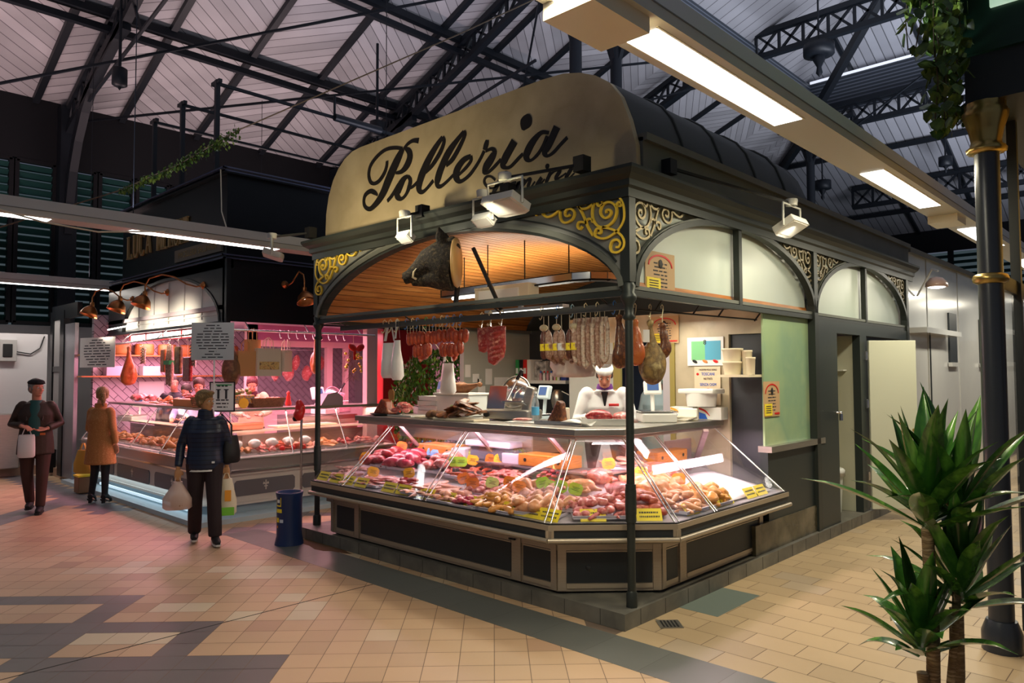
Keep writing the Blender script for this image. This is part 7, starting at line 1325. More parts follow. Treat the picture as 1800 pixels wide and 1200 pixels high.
# ================================================================= GOODS IN THE GLASS CASE
def ct(x, y, w, d, ang, label, m=None): return tray(x, y, dz(x, y)-.012+.008, w, d, ang, label, m or LILAC, .0)
G = 'in the poultry case'
rows = [  # x, y, w, d, ang, kinds, material, n, heap, scale, name, label
 (-3.62, .16, .42, .36, 0, ['long', 'link'], M_PALE, 14, .05, .85, 'pale_sausage', 'pale mottled sausage heaped at the left end of the poultry case'),
 (-3.10, .10, .34, .28, 0, ['flat0', 'flat1'], M_FAT, 16, .03, .8, 'bacon_slice', 'streaky pink slice behind the first yellow cards of the case'),
 (-3.62, .62, .36, .34, 0, ['big', 'chunk0'], M_RED, 12, .08, .75, 'dark_meat', 'dark red meat chunk heaped at the back left of the case'),
 (-3.18, .62, .40, .34, 0, ['big', 'chunk1'], M_MAG, 10, .07, .85, 'beef_joint', 'bright magenta-red meat joint in the back row under the blue tags'),
 (-2.66, .66, .38, .32, 0, ['big', 'chunk2'], M_PINK, 9, .06, .85, 'pork_joint', 'pink meat joint in the back row left of the green tags'),
 (-2.66, .12, .34, .30, 0, ['flat0', 'chunk0'], M_RED, 14, .03, .75, 'red_cutlet', 'red cutlet in the front row beside the flat pale breasts'),
 (-2.28, .10, .38, .34, 0, ['flat1', 'flat0'], M_BRST, 16, .03, 1.0, 'breast_fillet', 'flat pale poultry breast fillet laid in rows in the front'),
 (-1.88, .02, .30, .26, 0, ['chunk0', 'chunk1', 'flat0'], M_BRST, 16, .03, .8, 'tan_cut', 'tan chicken cut in the front row right of the flat breasts'),
 (-1.60, -.02, .26, .20, 0, ['chunk2', 'chunk0'], M_MAG, 12, .03, .72, 'crimson_cut', 'crimson meat piece in the front row before the drumsticks'),
 (-2.22, .60, .42, .30, 0, ['long', 'link'], M_SAUS, 12, .04, .75, 'red_sausage', 'thin red sausage in the middle row behind the orange tags'),
 (-1.80, .62, .36, .32, 0, ['wing', 'flat0'], M_PINK, 16, .04, 1.0, 'skewer_cut', 'pinkish poultry strip in the middle row under the orange tags'),
 (-1.72, .28, .40, .22, 0, ['wing', 'chunk1'], M_FAT, 14, .03, .95, 'pale_wing', 'white-pink wing in the middle of the case'),
 (-1.28, .04, .44, .28, 0, ['drum'], M_YEL, 20, .05, 1.0, 'drumstick', 'golden chicken drumstick heaped in the front row of the case'),
 (-1.28, .72, .34, .28, 0, ['chunk0', 'chunk1'], M_RED, 18, .07, .6, 'red_cube', 'small red meat cube heaped in the back row before the wooden block'),
 (-1.30, .38, .34, .24, 0, ['leg', 'wing'], M_SKIN, 10, .04, 1.0, 'chicken_quarter', 'tan chicken quarter in the middle row left of the whole bird'),
 (-.86, .10, .40, .28, .2, ['leg'], M_SKIN, 10, .05, 1.05, 'leg_quarter', 'orange-tan leg quarter in the front row near the chamfer'),
 (-.72, .26, .24, .22, .4, ['wing'], M_FAT, 12, .04, 1.0, 'turkey_wing', 'white-pink wing beside the first stay of the chamfer'),
 (-.46, .34, .44, .32, PI/4, ['chunk0', 'chunk2', 'wing'], M_PINK, 26, .07, .95, 'pink_giblet', 'pink glistening poultry piece heaped across the chamfered front'),
 (-.30, .64, .36, .32, PI/4, ['chunk1', 'chunk0'], M_SAUS, 22, .07, .95, 'red_liver', 'red-brown liver or heart heaped behind the corner post'),
 (-.14, .98, .32, .34, PI/2, ['wing', 'drum'], M_SKIN, 20, .06, 1.0, 'tan_wing', 'tan chicken wing heaped in the side run of the case'),
 (-.12, 1.40, .32, .30, PI/2, ['drum', 'leg'], M_YEL, 16, .06, 1.05, 'yellow_chicken', 'yellow chicken leg beside the empty white sheet'),
 (-.46, 1.30, .34, .30, PI/2, ['leg', 'drum'], M_SKIN, 12, .06, 1.1, 'orange_chicken', 'orange-skinned leg in the second row of the side run')]
for (x, y, w, d, ang, ks, m, n, hp, sc_, nm, lb) in rows:
    ct(x, y, w+.03, d+.03, ang, 'shallow lilac-white tray under the %s heap: %s' % (nm.replace('_', ' '), ' '.join(lb.split()[:6])))
    pile(nm, lb, 'meat' if 'chicken' not in lb else 'chicken', nm.replace('_', ' ')+'s '+G, ks, m, x, y, w, d, int(n*1.3), 0, hp*1.3, ang, sc=sc_*1.28, slope=lambda a, b: dz(a, b)+.004)
# whole birds
BIRD = copyof('bird', M_SKIN); BP = copyof('bird', M_PINK); BF = copyof('bird', M_BRST)
for x, y, r, me, s, lb in [(-1.02, .42, 2.6, BF, .95, 'pale whole chicken beneath the green tags in the middle of the case'), (-.84, .58, .4, BIRD, .95, 'tan whole chicken behind the first stay of the chamfer'), (-.86, .86, 1.2, BP, 1.1, 'round pink turkey piece with a leaf on top at the back of the chamfer'),
        (-.52, .70, -.6, BP, 1.1, 'large pink whole bird in the middle of the chamfered corner'), (-.40, .98, .9, BIRD, 1.25, 'large orange-pink whole bird just right of the corner post'), (-.62, 1.06, -.2, BIRD, 1.05, 'whole bird half hidden behind the corner post'), (-.66, 1.46, .5, BP, 1.45, 'biggest pink turkey breast standing at the back of the side run')]:
    inst('whole_bird', me, (x, y, dz(x, y)+.01), (0, .1, r), s, lb, 'chicken')
sheet('white_sheet', 'large white sheet of paper laid over the empty right part of the case', 'paper', [i/8 for i in range(9)], [i/8 for i in range(9)], lambda u, v: Vector((.0-.62*u, 1.66+.82*v, dz(-.62*u, 1.66+.82*v)+.015+.05*math.sin(2.6*u)*math.sin(3.0*v))), mat('lilac_white_paper', (.74, .70, .78), .55))
t = thing('clear_divider', 'clear upright plastic divider in the side run of the case', 'divider', (-.5, 1.62, .85)); MB().prism([(-.75, .84), (-.1, .76), (-.1, .84), (-.62, 1.0), (-.75, 1.0)], lambda a, b, d: (a, 1.62+d, b), .004).build('sheet', G_, t)
tag(MB().bx((-.90, 2.0, .93), (-.88, 2.5, 1.16)).build('pink_screen', mat('rosy_steel_screen', (.42, .33, .36), .35, .5)), 'pinkish steel screen at the rear right of the case', 'screen')
# ---- price tags on stakes
TC = {'o': ('orange', mat('orange_tag', (.90, .26, .02), .5)), 'y': ('amber', mat('amber_tag', (.92, .48, .03), .5)), 'g': ('green', mat('green_tag', (.32, .62, .04), .5)), 'l': ('pale lime', mat('lime_tag', (.58, .74, .22), .5)), 'b': ('light blue', mat('blue_tag', (.18, .42, .85), .5)), 'd': ('dark orange', mat('dark_orange_tag', (.72, .18, .02), .5))}
tags_ = [(-3.50, .72, 'o', 'standing tallest at the back left of the case'), (-3.22, .78, 'y', 'above the magenta joints, left of the blue pair'), (-3.02, .76, 'b', 'left one of the blue pair over the magenta joints'), (-2.92, .72, 'b', 'right one of the blue pair over the magenta joints'), (-3.88, .50, 'y', 'leaning in the dark meat at the far left'), (-3.76, .40, 'd', 'tilted low among the pale sausages'), (-3.20, .12, 'y', 'over the streaky slices near the left end'), (-2.74, .22, 'y', 'over the red cutlets, broad and upright'),
 (-2.60, .66, 'g', 'leftmost of the green group at the back'), (-2.46, .58, 'g', 'middle of the green group at the back'), (-2.38, .60, 'g', 'third of the green group, turned aside'), (-2.46, .80, 'l', 'paler one standing behind the green group'), (-2.30, .68, 'y', 'just right of the green group'), (-2.12, .76, 'd', 'left one of the pair before the grey appliance'), (-2.02, .78, 'y', 'right one of the pair before the grey appliance'),
 (-2.00, .28, 'd', 'left of the two dark ones over the crimson cuts'), (-1.79, .20, 'd', 'right of the two dark ones over the crimson cuts'), (-1.61, .27, 'l', 'standing between the dark orange and orange ones in the middle'), (-1.46, .34, 'o', 'left of the orange pair behind the drumsticks'), (-1.28, .27, 'o', 'right of the orange pair behind the drumsticks'), (-1.56, .80, 'l', 'before the middle wooden block'), (-1.22, .74, 'l', 'over the small red cubes'), (-1.14, .42, 'g', 'turned edge-on near the pale whole chicken'),
 (-1.00, .37, 'g', 'leaning on the pale whole chicken'), (-.92, .40, 'g', 'right of the one on the whole chicken'), (-.76, .40, 'g', 'largest, at the left of the chamfered front'), (-.80, .92, 'o', 'leaf-like, on top of the round pink turkey piece'), (-.62, 1.16, 'y', 'leaf-like, just right of the corner post'), (-.36, 1.36, 'o', 'small, in the side run behind the legs')]
for i, (x, y, c, lb) in enumerate(tags_):
    q = random.Random(i); z = dz(x, y)+.075+(.03 if y > .5 else 0)+(.05 if i in (0, 26) else 0); n_, m = TC[c]; t = thing('price_tag', '%s price tag %s' % (n_, lb), 'price tag', (x, y, z-.05)); yaw_ = PI*.20+q.uniform(-.25, .3); M = Matrix.Rotation(yaw_, 3, 'Z')@Matrix.Rotation(q.uniform(-.25, .35), 3, 'Y')@Matrix.Rotation(-.2, 3, 'X'); o = Vector((x, y, z+.035)); s = 1.3
    MB().prism([(-.045, -.02), (-.028, -.038), (.028, -.038), (.045, -.02), (.045, .02), (.028, .038), (-.028, .038), (-.045, .02)], lambda a, b, d: o+M@Vector((a*s, d, b*s)), .003).build('plate', m, t); pl_ = COL.objects[-1]
    mb = MB(); [mb.box(o+M@Vector((0, -.0015, .014-.012*k)), ((.05 if k != 1 else .036)*s, .001, .0035), M) for k in range(3)]; mb.build('printed_price', INK, pl_); MB().tube([o+M@Vector((0, .004, -.03)), (x, y+.01, z-.06)], .0025, 5).build('stake', CREAMP, t)
# ---- yellow information cards along the front edge
yel = [(-3.86, 0, 0), (-3.62, 0, 0), (-3.40, 0, .04), (-3.16, 0, 0), (-2.70, 0, 0), (-2.48, 0, 0), (-2.14, 0, 0), (-1.86, 0, 0), (-1.52, 0, 0), (-1.16, 0, 0), (-1.02, 0, 0), (-.84, 0, 0), (-.66, 0, .03)]
on = ['first', 'second', 'third', 'fourth', 'fifth', 'sixth', 'seventh', 'eighth', 'ninth', 'tenth', 'eleventh', 'twelfth', 'thirteenth']
def ycard(p, yaw_, label, w=.20):
    o = Vector(p); M = Matrix.Rotation(yaw_, 3, 'Z')@Matrix.Rotation(.95, 3, 'X'); t = thing('yellow_card', label, 'card', p); t_ = bev(MB().box(o+M@Vector((0, .05, .004)), (w, .105, .003), M).build('card', YEL, t), .001)
    mb = MB(); q = random.Random(label)
    for k in range(2):
        x_ = -w*.38
        while x_ < w*.36: l = q.uniform(.006, .018); mb.box(o+M@Vector((x_+l/2, .068-.034*k, .0062)), (l, .013, .001), M); x_ += l+.004
    mb.build('printed_words', INK, t_)
for i, (x, dy, a_) in enumerate(yel): ycard((x, -.075+dy, .705), a_, '%s yellow printed card counted from the left along the front edge of the case' % on[i])
for i, (u, lb) in enumerate(((.36, 'left'), (.80, 'right'))):
    p = Vector((-.58, -.16, .705)).lerp(Vector((.12, .54, .705)), u)+Vector((-.06, .06, 0)); ycard(p, PI/4, '%s yellow card on the chamfered corner of the case' % lb)
for i, (y, lb) in enumerate(((.92, 'nearest the chamfer'), (1.30, 'second from the chamfer'), (1.52, 'tilted beside the white sheet'), (1.98, 'last but one'), (2.2, 'at the far right end'))): ycard((.035, y, .705), PI/2, 'yellow card of the side run, %s' % lb)
# ================================================================= PEOPLE
SKIN = mat('warm_skin', (.58, .30, .19), .5, sss=.0); SKIN2 = mat('ruddy_skin', (.60, .25, .16), .5)
def person(label, loc, yaw_, H, J=None, skin=SKIN, hair=None, hairc=(.05, .03, .02), voxel=.0095, turn=0, nod=0, fem=False, hairstyle='short'):
    s = H/1.74; t = thing('person', label, 'person', (0, 0, 0)); OFF[t] = Vector((0, 0, 0))
    D = dict(pel=(0, 0, .93), wst=(0, 0, 1.08), chs=(0, 0, 1.27), nck=(0, .01, 1.44), hd=(0, -.015, 1.62), shL=(.168, 0, 1.385), elL=(.225, .01, 1.13), wrL=(.25, -.05, .88), shR=(-.168, 0, 1.385), elR=(-.225, .01, 1.13), wrR=(-.25, -.05, .88),
             hpL=(.095, 0, .90), knL=(.10, -.01, .50), anL=(.10, .01, .085), hpR=(-.095, 0, .90), knR=(-.10, -.01, .50), anR=(-.10, .01, .085), ftL=(0, -1), ftR=(0, -1), handL=None, handR=None)
    D.update(J or {}); V = {k: (Vector(v)*s if k[:2] not in ('ft', 'ha') else v) for k, v in D.items()}
    mb = MB(); hd = V['hd']; Mh = Matrix.Rotation(turn, 3, 'Z')@Matrix.Rotation(nod, 3, 'X'); h = lambda x, y, z: hd+Mh@(Vector((x, y, z))*s)
    mb.ell(h(0, .012, .03), Vector((.074, .092, .09))*s, Mh, 18, 12); mb.ell(h(0, -.022, -.035), Vector((.056, .066, .075))*s, Mh, 16, 10); mb.ell(h(0, -.055, -.085), Vector((.030, .026, .022))*s, Mh)
    mb.tube([h(0, -.075, .018), h(0, -.092, -.012), h(0, -.106, -.028)], [.008*s, .012*s, .014*s], 8); mb.ell(h(0, -.094, -.032), Vector((.018, .012, .010))*s, Mh)
    for q in (-1, 1): mb.ell(h(q*.030, -.074, .022), Vector((.020, .012, .008))*s, Mh); mb.ell(h(q*.036, -.066, -.022), Vector((.020, .016, .016))*s, Mh); mb.ell(h(q*.076, .012, -.005), Vector((.010, .020, .032))*s, Mh)
    mb.ell(h(0, -.082, -.058), Vector((.022, .010, .009))*s, Mh)
    mb.tube([V['chs'], V['nck'], hd+Vector((0, .015, -.06))*s], [.07*s, .056*s, .052*s], 12)
    mb.loft([(V['pel']-Vector((0, 0, .08*s)), .14*s, .09*s), (V['pel'], .155*s, .10*s), (V['wst'], .13*s, .09*s), (V['chs'], .155*s, .105*s), (V['chs']+Vector((0, 0, .12*s)), .14*s, .085*s)], 16)
    for q in 'LR':
        sg = 1 if q == 'L' else -1; sh, el, wr = V['sh'+q], V['el'+q], V['wr'+q]
        mb.tube([V['chs']+Vector((sg*.08, 0, .12))*s, sh, sh.lerp(el, .5), el, el.lerp(wr, .4), wr], [.05*s, .052*s, .042*s, .035*s, .036*s, .024*s], 10)
        d = V['hand'+q]; d = Vector(d).normalized() if d else (wr-el).normalized(); n_ = d.cross(Vector((sg, 0, 0))); n_ = n_.normalized() if n_.length > .15 else Vector((0, 0, 1)); sd = n_.cross(d).normalized()
        p = wr+d*.045*s; Mm = Matrix((sd, n_, d)).transposed(); mb.ell(p, Vector((.040, .016, .050))*s, Mm, 12, 8)
        for f in range(4):
            b = wr+d*.082*s+sd*(f-1.5)*.0195*s; L = (.066, .074, .070, .056)[f]*s; c1 = b+d*L*.5+n_*.006*s; c2 = b+d*L*.82+n_*.022*s; c3 = b+d*L*.86+n_*.040*s; mb.tube([b-d*.03*s, b, c1, c2, c3], [.010*s, .0095*s, .009*s, .0082*s, .006*s], 7)
        tb = wr+d*.025*s-sd*.032*s; mb.tube([tb, tb-sd*.020*s+d*.028*s+n_*.01*s, tb-sd*.016*s+d*.055*s+n_*.024*s], [.014*s, .0115*s, .008*s], 7)
        hp, kn, an = V['hp'+q], V['kn'+q], V['an'+q]; mb.tube([V['pel']+Vector((sg*.07, 0, -.02))*s, hp-Vector((0, 0, .06))*s, hp.lerp(kn, .5), kn, kn.lerp(an, .35), an], [.10*s, .088*s, .07*s, .052*s, .052*s, .036*s], 12)
        f = Vector((*V['ft'+q], 0)).normalized(); mb.tube([an-f*.03*s-Vector((0, 0, .04))*s, an+f*.06*s-Vector((0, 0, .045))*s, an+f*.15*s-Vector((0, 0, .06))*s], [.036*s, .034*s, .022*s], 10)
    BD = blob('body', mb, skin, voxel*s, t, 2, (0, 0, 0))
    W_ = MATS['eye_white'] if 'eye_white' in MATS else mat('eye_white', (.7, .68, .64), .3)
    for q in (-1, 1): e = h(q*.030, -.079, .004); MB().ell(e, .0105*s, n=10, m=8).ell(e+Mh@Vector((0, -.0075*s, 0)), .006*s, n=8, m=6, mi=1).build('eye', [W_, BLACK], BD)
    MB().ell(h(0, -.0915, -.059), Vector((.021, .004, .006))*s, Mh).build('lips', MATS['lip_red'] if 'lip_red' in MATS else mat('lip_red', (.42, .10, .08), .5), BD)
    for q in (-1, 1): MB().ell(h(q*.031, -.086, .030), Vector((.018, .005, .0035))*s, Mh).build('eyebrow', HM(hairc), BD)
    if hairstyle != 'bald':
        mb = MB(); hm = HM(hairc)
        if hairstyle in ('short', 'bun', 'tail', 'side'):
            mb.ell(h(0, .022, .045), Vector((.082, .096, .088))*s, Mh, 16, 10); mb.ell(h(0, .06, -.01), Vector((.070, .050, .065))*s, Mh)
            for q in (-1, 1): mb.ell(h(q*.066, .02, .0), Vector((.018, .045, .045))*s, Mh)
            if fem: mb.ell(h(0, .025, .05), Vector((.092, .104, .094))*s, Mh, 16, 10); mb.ell(h(.01, -.045, .098), Vector((.070, .045, .030))*s, Mh); mb.ell(h(0, .01, .105), Vector((.075, .08, .035))*s, Mh)
        if hairstyle == 'tail': mb.tube([h(0, .09, .04), h(-.01, .135, .02), h(-.01, .15, -.06), h(-.01, .14, -.16)], [.022*s, .034*s, .036*s, .012*s], 10)
        # cut the hair away from the face by keeping it behind the forehead line
        blob('hair', mb, hm, .009*s, t, 2, (0, 0, 0))
    return t, V, s, h, Mh
def HM(c):
    k = 'hair_%d_%d' % (c[0]*1000, c[1]*1000)
    return MATS[k] if k in MATS else mat(k, c, .55, var=[tuple(v*.45 for v in c), tuple(min(1, v*1.5) for v in c)], vs=28, bump=.6, bs=70, stretch=(3, 3, .6))
def sleeve(mb, a, b, c, s, r=(.061, .054, .048, .043)): mb.tube([a, a.lerp(b, .5), b, b.lerp(c, .55), c], [r[0]*s, r[1]*s, r[1]*.95*s, r[2]*s, r[3]*s], 12)
def coat(t, V, s, m, hem, name='coat', w=(.20, .135), wh=None, tors=1.0, bumpy=False, arms=True, open_=False, hw=None):
    mb = MB(); P, Wt, C, N = V['pel'], V['wst'], V['chs'], V['nck']; wh = wh or (.205, .15)
    hz = Vector((P.x, P.y, hem*s)); mb.loft([(hz, wh[0]*s, wh[1]*s), (P, .188*s*tors, .135*s*tors), (Wt, .170*s*tors, .125*s*tors), (C, .190*s*tors, .135*s*tors), (C+Vector((0, 0, .09*s)), .185*s, .115*s), (C+Vector((0, 0, .145*s)), .160*s, .10*s), (N-Vector((0, 0, .005*s)), .10*s, .082*s), (N+Vector((0, 0, .02*s)), .07*s, .07*s)], 22)
    if arms:
        for q in 'LR': mb.ell(V['sh'+q]+Vector((-.018 if q == 'L' else .018, 0, .0))*s, .069*s); e = V['wr'+q]+(V['el'+q]-V['wr'+q]).normalized()*.02*s; sleeve(mb, V['sh'+q], V['el'+q], e, s)
    if bumpy:
        z = hem*s+.03
        while z < N.z-.08: c = P.lerp(C, max(0, min(1, (z-P.z)/(C.z-P.z)))) if z > P.z else P; mb.lathe([(.15*s, -.012), (.192*s, 0), (.15*s, .012)], (c.x, c.y, z), 20, ay=.70); z += .052
    return blob(name, mb, m, .0115*s, t, 2, (0, 0, 0))
def trousers(t, V, s, m, name='trousers', r=(.112, .084, .064, .056)):
    mb = MB(); mb.loft([(V['pel']-Vector((0, 0, .05*s)), .165*s, .12*s), (V['pel'], .168*s, .122*s), (V['pel']+Vector((0, 0, .10*s)), .155*s, .112*s)], 18)
    for q in 'LR': hp, kn, an = V['hp'+q], V['kn'+q], V['an'+q]; mb.tube([hp+Vector((0, 0, .02*s)), hp.lerp(kn, .4), kn, kn.lerp(an, .5), an+Vector((0, 0, -.005*s))], [r[0]*s, r[1]*1.05*s, r[1]*.86*s, r[2]*s, r[3]*s], 12)
    return blob(name, mb, m, .0115*s, t, 2, (0, 0, 0))
def shoe(t, V, s, q, m, sole=None, heel=0):
    an = V['an'+q]; f = Vector((*V['ft'+q], 0)).normalized(); z = an.z-.085*s; b = Vector((an.x, an.y, z)); sd = Vector((-f.y, f.x, 0)); up = Vector((0, 0, 1))
    mb = MB(); mb.tube([b-f*.06*s+up*(.045+heel)*s, b+f*.02*s+up*(.052+heel)*s, b+f*.12*s+up*(.038+heel*.2)*s, b+f*.19*s+up*.030*s], [.036*s, .046*s, .043*s, .026*s], 12); mb.tube([b+up*(.05+heel)*s, b+up*(.11+heel)*s], [.046*s, .046*s], 12); SH = blob('shoe', mb, m, .009*s, t, 2, (0, 0, 0))
    mb = MB(); mb.prism([(-.07, -.036), (.06, -.040), (.15, -.040), (.20, -.018), (.20, .018), (.15, .040), (.06, .040), (-.07, .036)], lambda a, c, d: b+f*a*s+sd*c*s+up*d+up*(heel*s*(1 if a < 0 else 0)), .020*s)
    if heel: mb.bar(b-f*.045*s+up*(heel+.01)*s, b-f*.045*s, .035*s, .035*s)
    mb.build('sole', sole or BLACK, SH)
def put(t, loc, yaw_): t.location = loc; t.rotation_euler = (0, 0, yaw_); t['_'] = 0; del t['_']
def bagr(name, t, c, w, h, m, d=.07, rz=0, top=.8):
    c = Vector(c); mb = MB(); mb.loft([((c.x, c.y, c.z-h), w*.40, d*.45, rz), ((c.x, c.y, c.z-h*.93), w*.5, d*.55, rz), ((c.x, c.y, c.z-h*.6), w*.5, d*.6, rz), ((c.x, c.y, c.z-h*.1), w*.5*top, d*.35, rz), ((c.x, c.y, c.z), w*.45*top, d*.2, rz)], 20); return mb.build(name, m, t)
def handbag(name, label, loc, w, h, m, d=.08, rz=0, top=.8, hl=.14, hm=None, contents=None, prints=None):
    # loc = grip point; separate thing carried by a person
    t = thing(name, label, 'bag', (loc[0], loc[1], loc[2]-h-hl)); c = Vector(loc)-Vector((0, 0, hl)); bagr('bag_body', t, c, w, h, m, d, rz, top); M = Matrix.Rotation(rz, 3, 'Z')
    for s in (-1, 1): MB().tube([c+M@Vector((-w*.28*top, s*.012, -.01)), Vector(loc)+M@Vector((-.015, s*.008, 0)), Vector(loc)+M@Vector((.015, s*.008, 0)), c+M@Vector((w*.28*top, s*.012, -.01))], .006, 6).build('handle', hm or m, t)
    if contents: mb = MB(); [mb.ell(c+M@Vector((random.uniform(-.25, .25)*w, random.uniform(-.2, .2)*d, -h*random.uniform(.6, .86))), w*.2) for _ in range(9)]; mb.build('contents', contents, t)
    for (u, v, a, b, pm, nm) in (prints or []): MB().box(c+M@Vector((u*w, -d*.62, -h*v)), (a*w, .006, b*h), M).build(nm, pm, t)
    return t
# ---- 1. man with a flat cap, left
BRN = mat('dark_brown_jacket', (.040, .020, .012), .6, bump=.3, bs=25); TEAL = mat('teal_jumper', (.015, .075, .070), .8); JE = mat('dark_rust_trousers', (.055, .022, .016), .8)
t, V, s, h, Mh = person('man in a black flat cap and dark brown jacket holding a small white bag', 0, 0, 1.80, dict(elL=(.27, .04, 1.15), wrL=(.15, -.20, 1.10), elR=(-.275, .04, 1.15), wrR=(-.12, -.22, 1.14), handL=(-.8, -.5, -.2), handR=(.75, -.6, -.2), knL=(.09, -.06, .50), anL=(.07, -.03, .09), knR=(-.09, .02, .50), anR=(-.07, .16, .13), hd=(.0, -.03, 1.615)), SKIN2, hairc=(.30, .28, .26), turn=.75)
coat(t, V, s, BRN, .76, 'jacket', wh=(.215, .155), tors=1.08); trousers(t, V, s, JE); [shoe(t, V, s, q, BLACK, BLACK) for q in 'LR']
mb = MB(); mb.loft([((0, -.095*s, 1.0*s), .075*s, .06*s), ((0, -.098*s, 1.2*s), .08*s, .062*s), ((0, -.07*s, 1.38*s), .07*s, .06*s), ((0, -.02*s, 1.46*s), .066*s, .064*s)], 16); mb.build('jumper', TEAL, t)
for q in (-1, 1): MB().tube([V['nck']+Vector((q*.075, .02, .0))*s, V['nck']+Vector((q*.095, -.075, -.08))*s, Vector((q*.085, -.145, 1.2))*s], [.018*s, .022*s, .010*s], 8).build('collar', BRN, t)
mb = MB(); mb.ell(h(0, .008, .075), Vector((.096, .115, .045))*s, Mh); mb.ell(h(0, -.085, .062), Vector((.060, .045, .010))*s, Mh); blob('flat_cap', mb, mat('black_wool_cap', (.010, .009, .010), .9), .009, t, 2, (0, 0, 0))
MB().box(Vector((.10, -.172, 1.03))*s, (.06, .01, .03)).build('chest_badge', mat('orange_badge', (.7, .2, .05), .6), t)
yw = math.atan2(3.06+8.33, -(-4.38+1.65))-.15
put(t, (-8.38, -1.66, 0), yw); R_ = Matrix.Rotation(yw, 3, 'Z'); gp = Vector((-8.38, -1.66, 0))+R_@Vector((-.06, -.27, 1.13*s))
handbag('shopping_bag', 'small white paper bag held by the man in the flat cap', gp, .20, .30, mat('white_paper_bag', (.70, .64, .62), .6), .09, yw, .95, .10)
# ---- 2. woman in a camel coat, back view
CAM = mat('camel_tweed', (.40, .19, .055), .85, var=[(.32, .14, .04), (.46, .24, .08)], vs=60, bump=.3, bs=120)
t, V, s, h, Mh = person('woman in a camel tweed coat with blond ponytail, back turned, at butcher counter', 0, 0, 1.66, dict(elL=(.25, -.04, 1.12), wrL=(.20, -.20, .96), elR=(-.26, .05, 1.12), wrR=(-.25, -.02, .90), knL=(.09, 0, .50), anL=(.13, .02, .11), knR=(-.09, 0, .50), anR=(-.09, -.0, .11), ftL=(.5, -1), ftR=(.3, -1)), SKIN, hairc=(.40, .24, .09), turn=.75, fem=True, hairstyle='tail')
coat(t, V, s, CAM, .60, 'coat', wh=(.245, .175), tors=1.10); MB().lathe([(.068, 0), (.080, .03), (.074, .075)], V['nck']+Vector((0, 0, -.01)), 18).build('coat_collar', CAM, t)
trousers(t, V, s, mat('black_leggings', (.006, .006, .008), .7), 'leggings', (.095, .070, .050, .042)); [shoe(t, V, s, q, BLACK, BLACK, .05) for q in 'LR']; MB().lathe([(.014, -.01), (.02, 0), (.014, .01)], h(0, .10, .04), 10).build('red_hair_tie', RED, t)
yw = .55+PI; put(t, (-8.45, -.84, 0), yw); R_ = Matrix.Rotation(yw, 3, 'Z'); gp = Vector((-8.45, -.84, 0))+R_@Vector(V['wrL']+Vector((0.03, 0, -.07)))
t = handbag('shoulder_bag', 'mustard yellow bag hanging at the left side of the woman in the camel coat', gp+Vector((-.16, -.14, 0)), .30, .34, mat('mustard_canvas', (.55, .34, .05), .7), .10, .6, .65, .10)
# ---- 3. woman in a navy quilted jacket walking
NAVY = stripes('navy_quilted_nylon', (.014, .022, .05), (.004, .006, .014), (0, 0, 1), .048, .16, .36, 0, .05, .9)
t, V, s, h, Mh = person('woman in a navy quilted jacket and dark trousers walking with shopping bags', 0, 0, 1.67, dict(elL=(.25, .03, 1.12), wrL=(.23, .02, .86), elR=(-.26, .04, 1.12), wrR=(-.28, -.04, .86), handL=(0, .1, -1), handR=(0, -.1, -1), hpL=(.09, 0, .90), knL=(.11, -.10, .50), anL=(.13, -.13, .10), knR=(-.10, .02, .49), anR=(-.12, .16, .11), ftL=(.25, -1), ftR=(.1, -1), hd=(0, -.04, 1.615)), mat('tan_skin', (.52, .27, .12), .5), hairc=(.30, .19, .07), turn=.95, fem=True)
coat(t, V, s, NAVY, .84, 'quilted_jacket', wh=(.195, .145), tors=1.10, bumpy=True)
for q in 'LR':
    mb = MB(); a, b, c = V['sh'+q], V['el'+q], V['wr'+q]
    for k in range(9): p = a.lerp(b, k/5) if k < 5 else b.lerp(c, (k-5)/4.4); mb.ell(p, (.062*s-.0018*k, .060*s-.0018*k, .024*s))
    mb.build('quilt_ridges', NAVY, t)
mb = MB(); mb.loft([((0, -.01, 1.41*s), .095*s, .09*s), ((0, -.015, 1.46*s), .088*s, .085*s), ((0, -.02, 1.53*s), .076*s, .080*s)], 18); blob('padded_collar', mb, NAVY, .012, t, 2, (0, 0, 0))
trousers(t, V, s, mat('dark_plum_trousers', (.020, .010, .012), .8), r=(.115, .092, .078, .074)); [shoe(t, V, s, q, BLACK, mat('white_sole', (.65, .62, .58), .5) if 'white_sole' not in MATS else MATS['white_sole']) for q in 'LR']; MB().loft([((0, 0, .825*s), .190*s, .14*s), ((0, 0, .85*s), .188*s, .138*s)], 20).build('shirt_hem', WHITEP, t)
MB().box(Vector((.10, -.15, .93))*s, (.03, .01, .02)).build('jacket_label', PAPER, t)
yw = math.atan2(3.06+4.95, -(-4.38+.86))-.10; L_w = Vector((-4.96, -.86, 0)); put(t, L_w, yw); R_ = Matrix.Rotation(yw, 3, 'Z')
gr = L_w+R_@(V['wrR']+Vector((0, 0, -.08*s))); gl_ = L_w+R_@(V['wrL']+Vector((0, 0, -.08*s)))
handbag('plastic_bag', 'translucent pinkish plastic bag with brown contents in the right hand of the walking woman', gr, .30, .30, mat('pinkish_film', (.68, .50, .42), .35, alpha=.78), .16, yw, .35, .06, None, mat('brown_contents', (.30, .18, .10), .7))
handbag('plastic_bag', 'white and green printed carrier bag in the left hand of the walking woman', gl_, .22, .40, mat('cream_film', (.70, .62, .45), .4), .10, yw, .6, .06, None, None, [(.1, .45, .3, .30, MATS['sticker_orange'], 'orange_print'), (.0, .88, .8, .22, mat('bright_green_print', (.20, .60, .05), .4), 'green_print')])
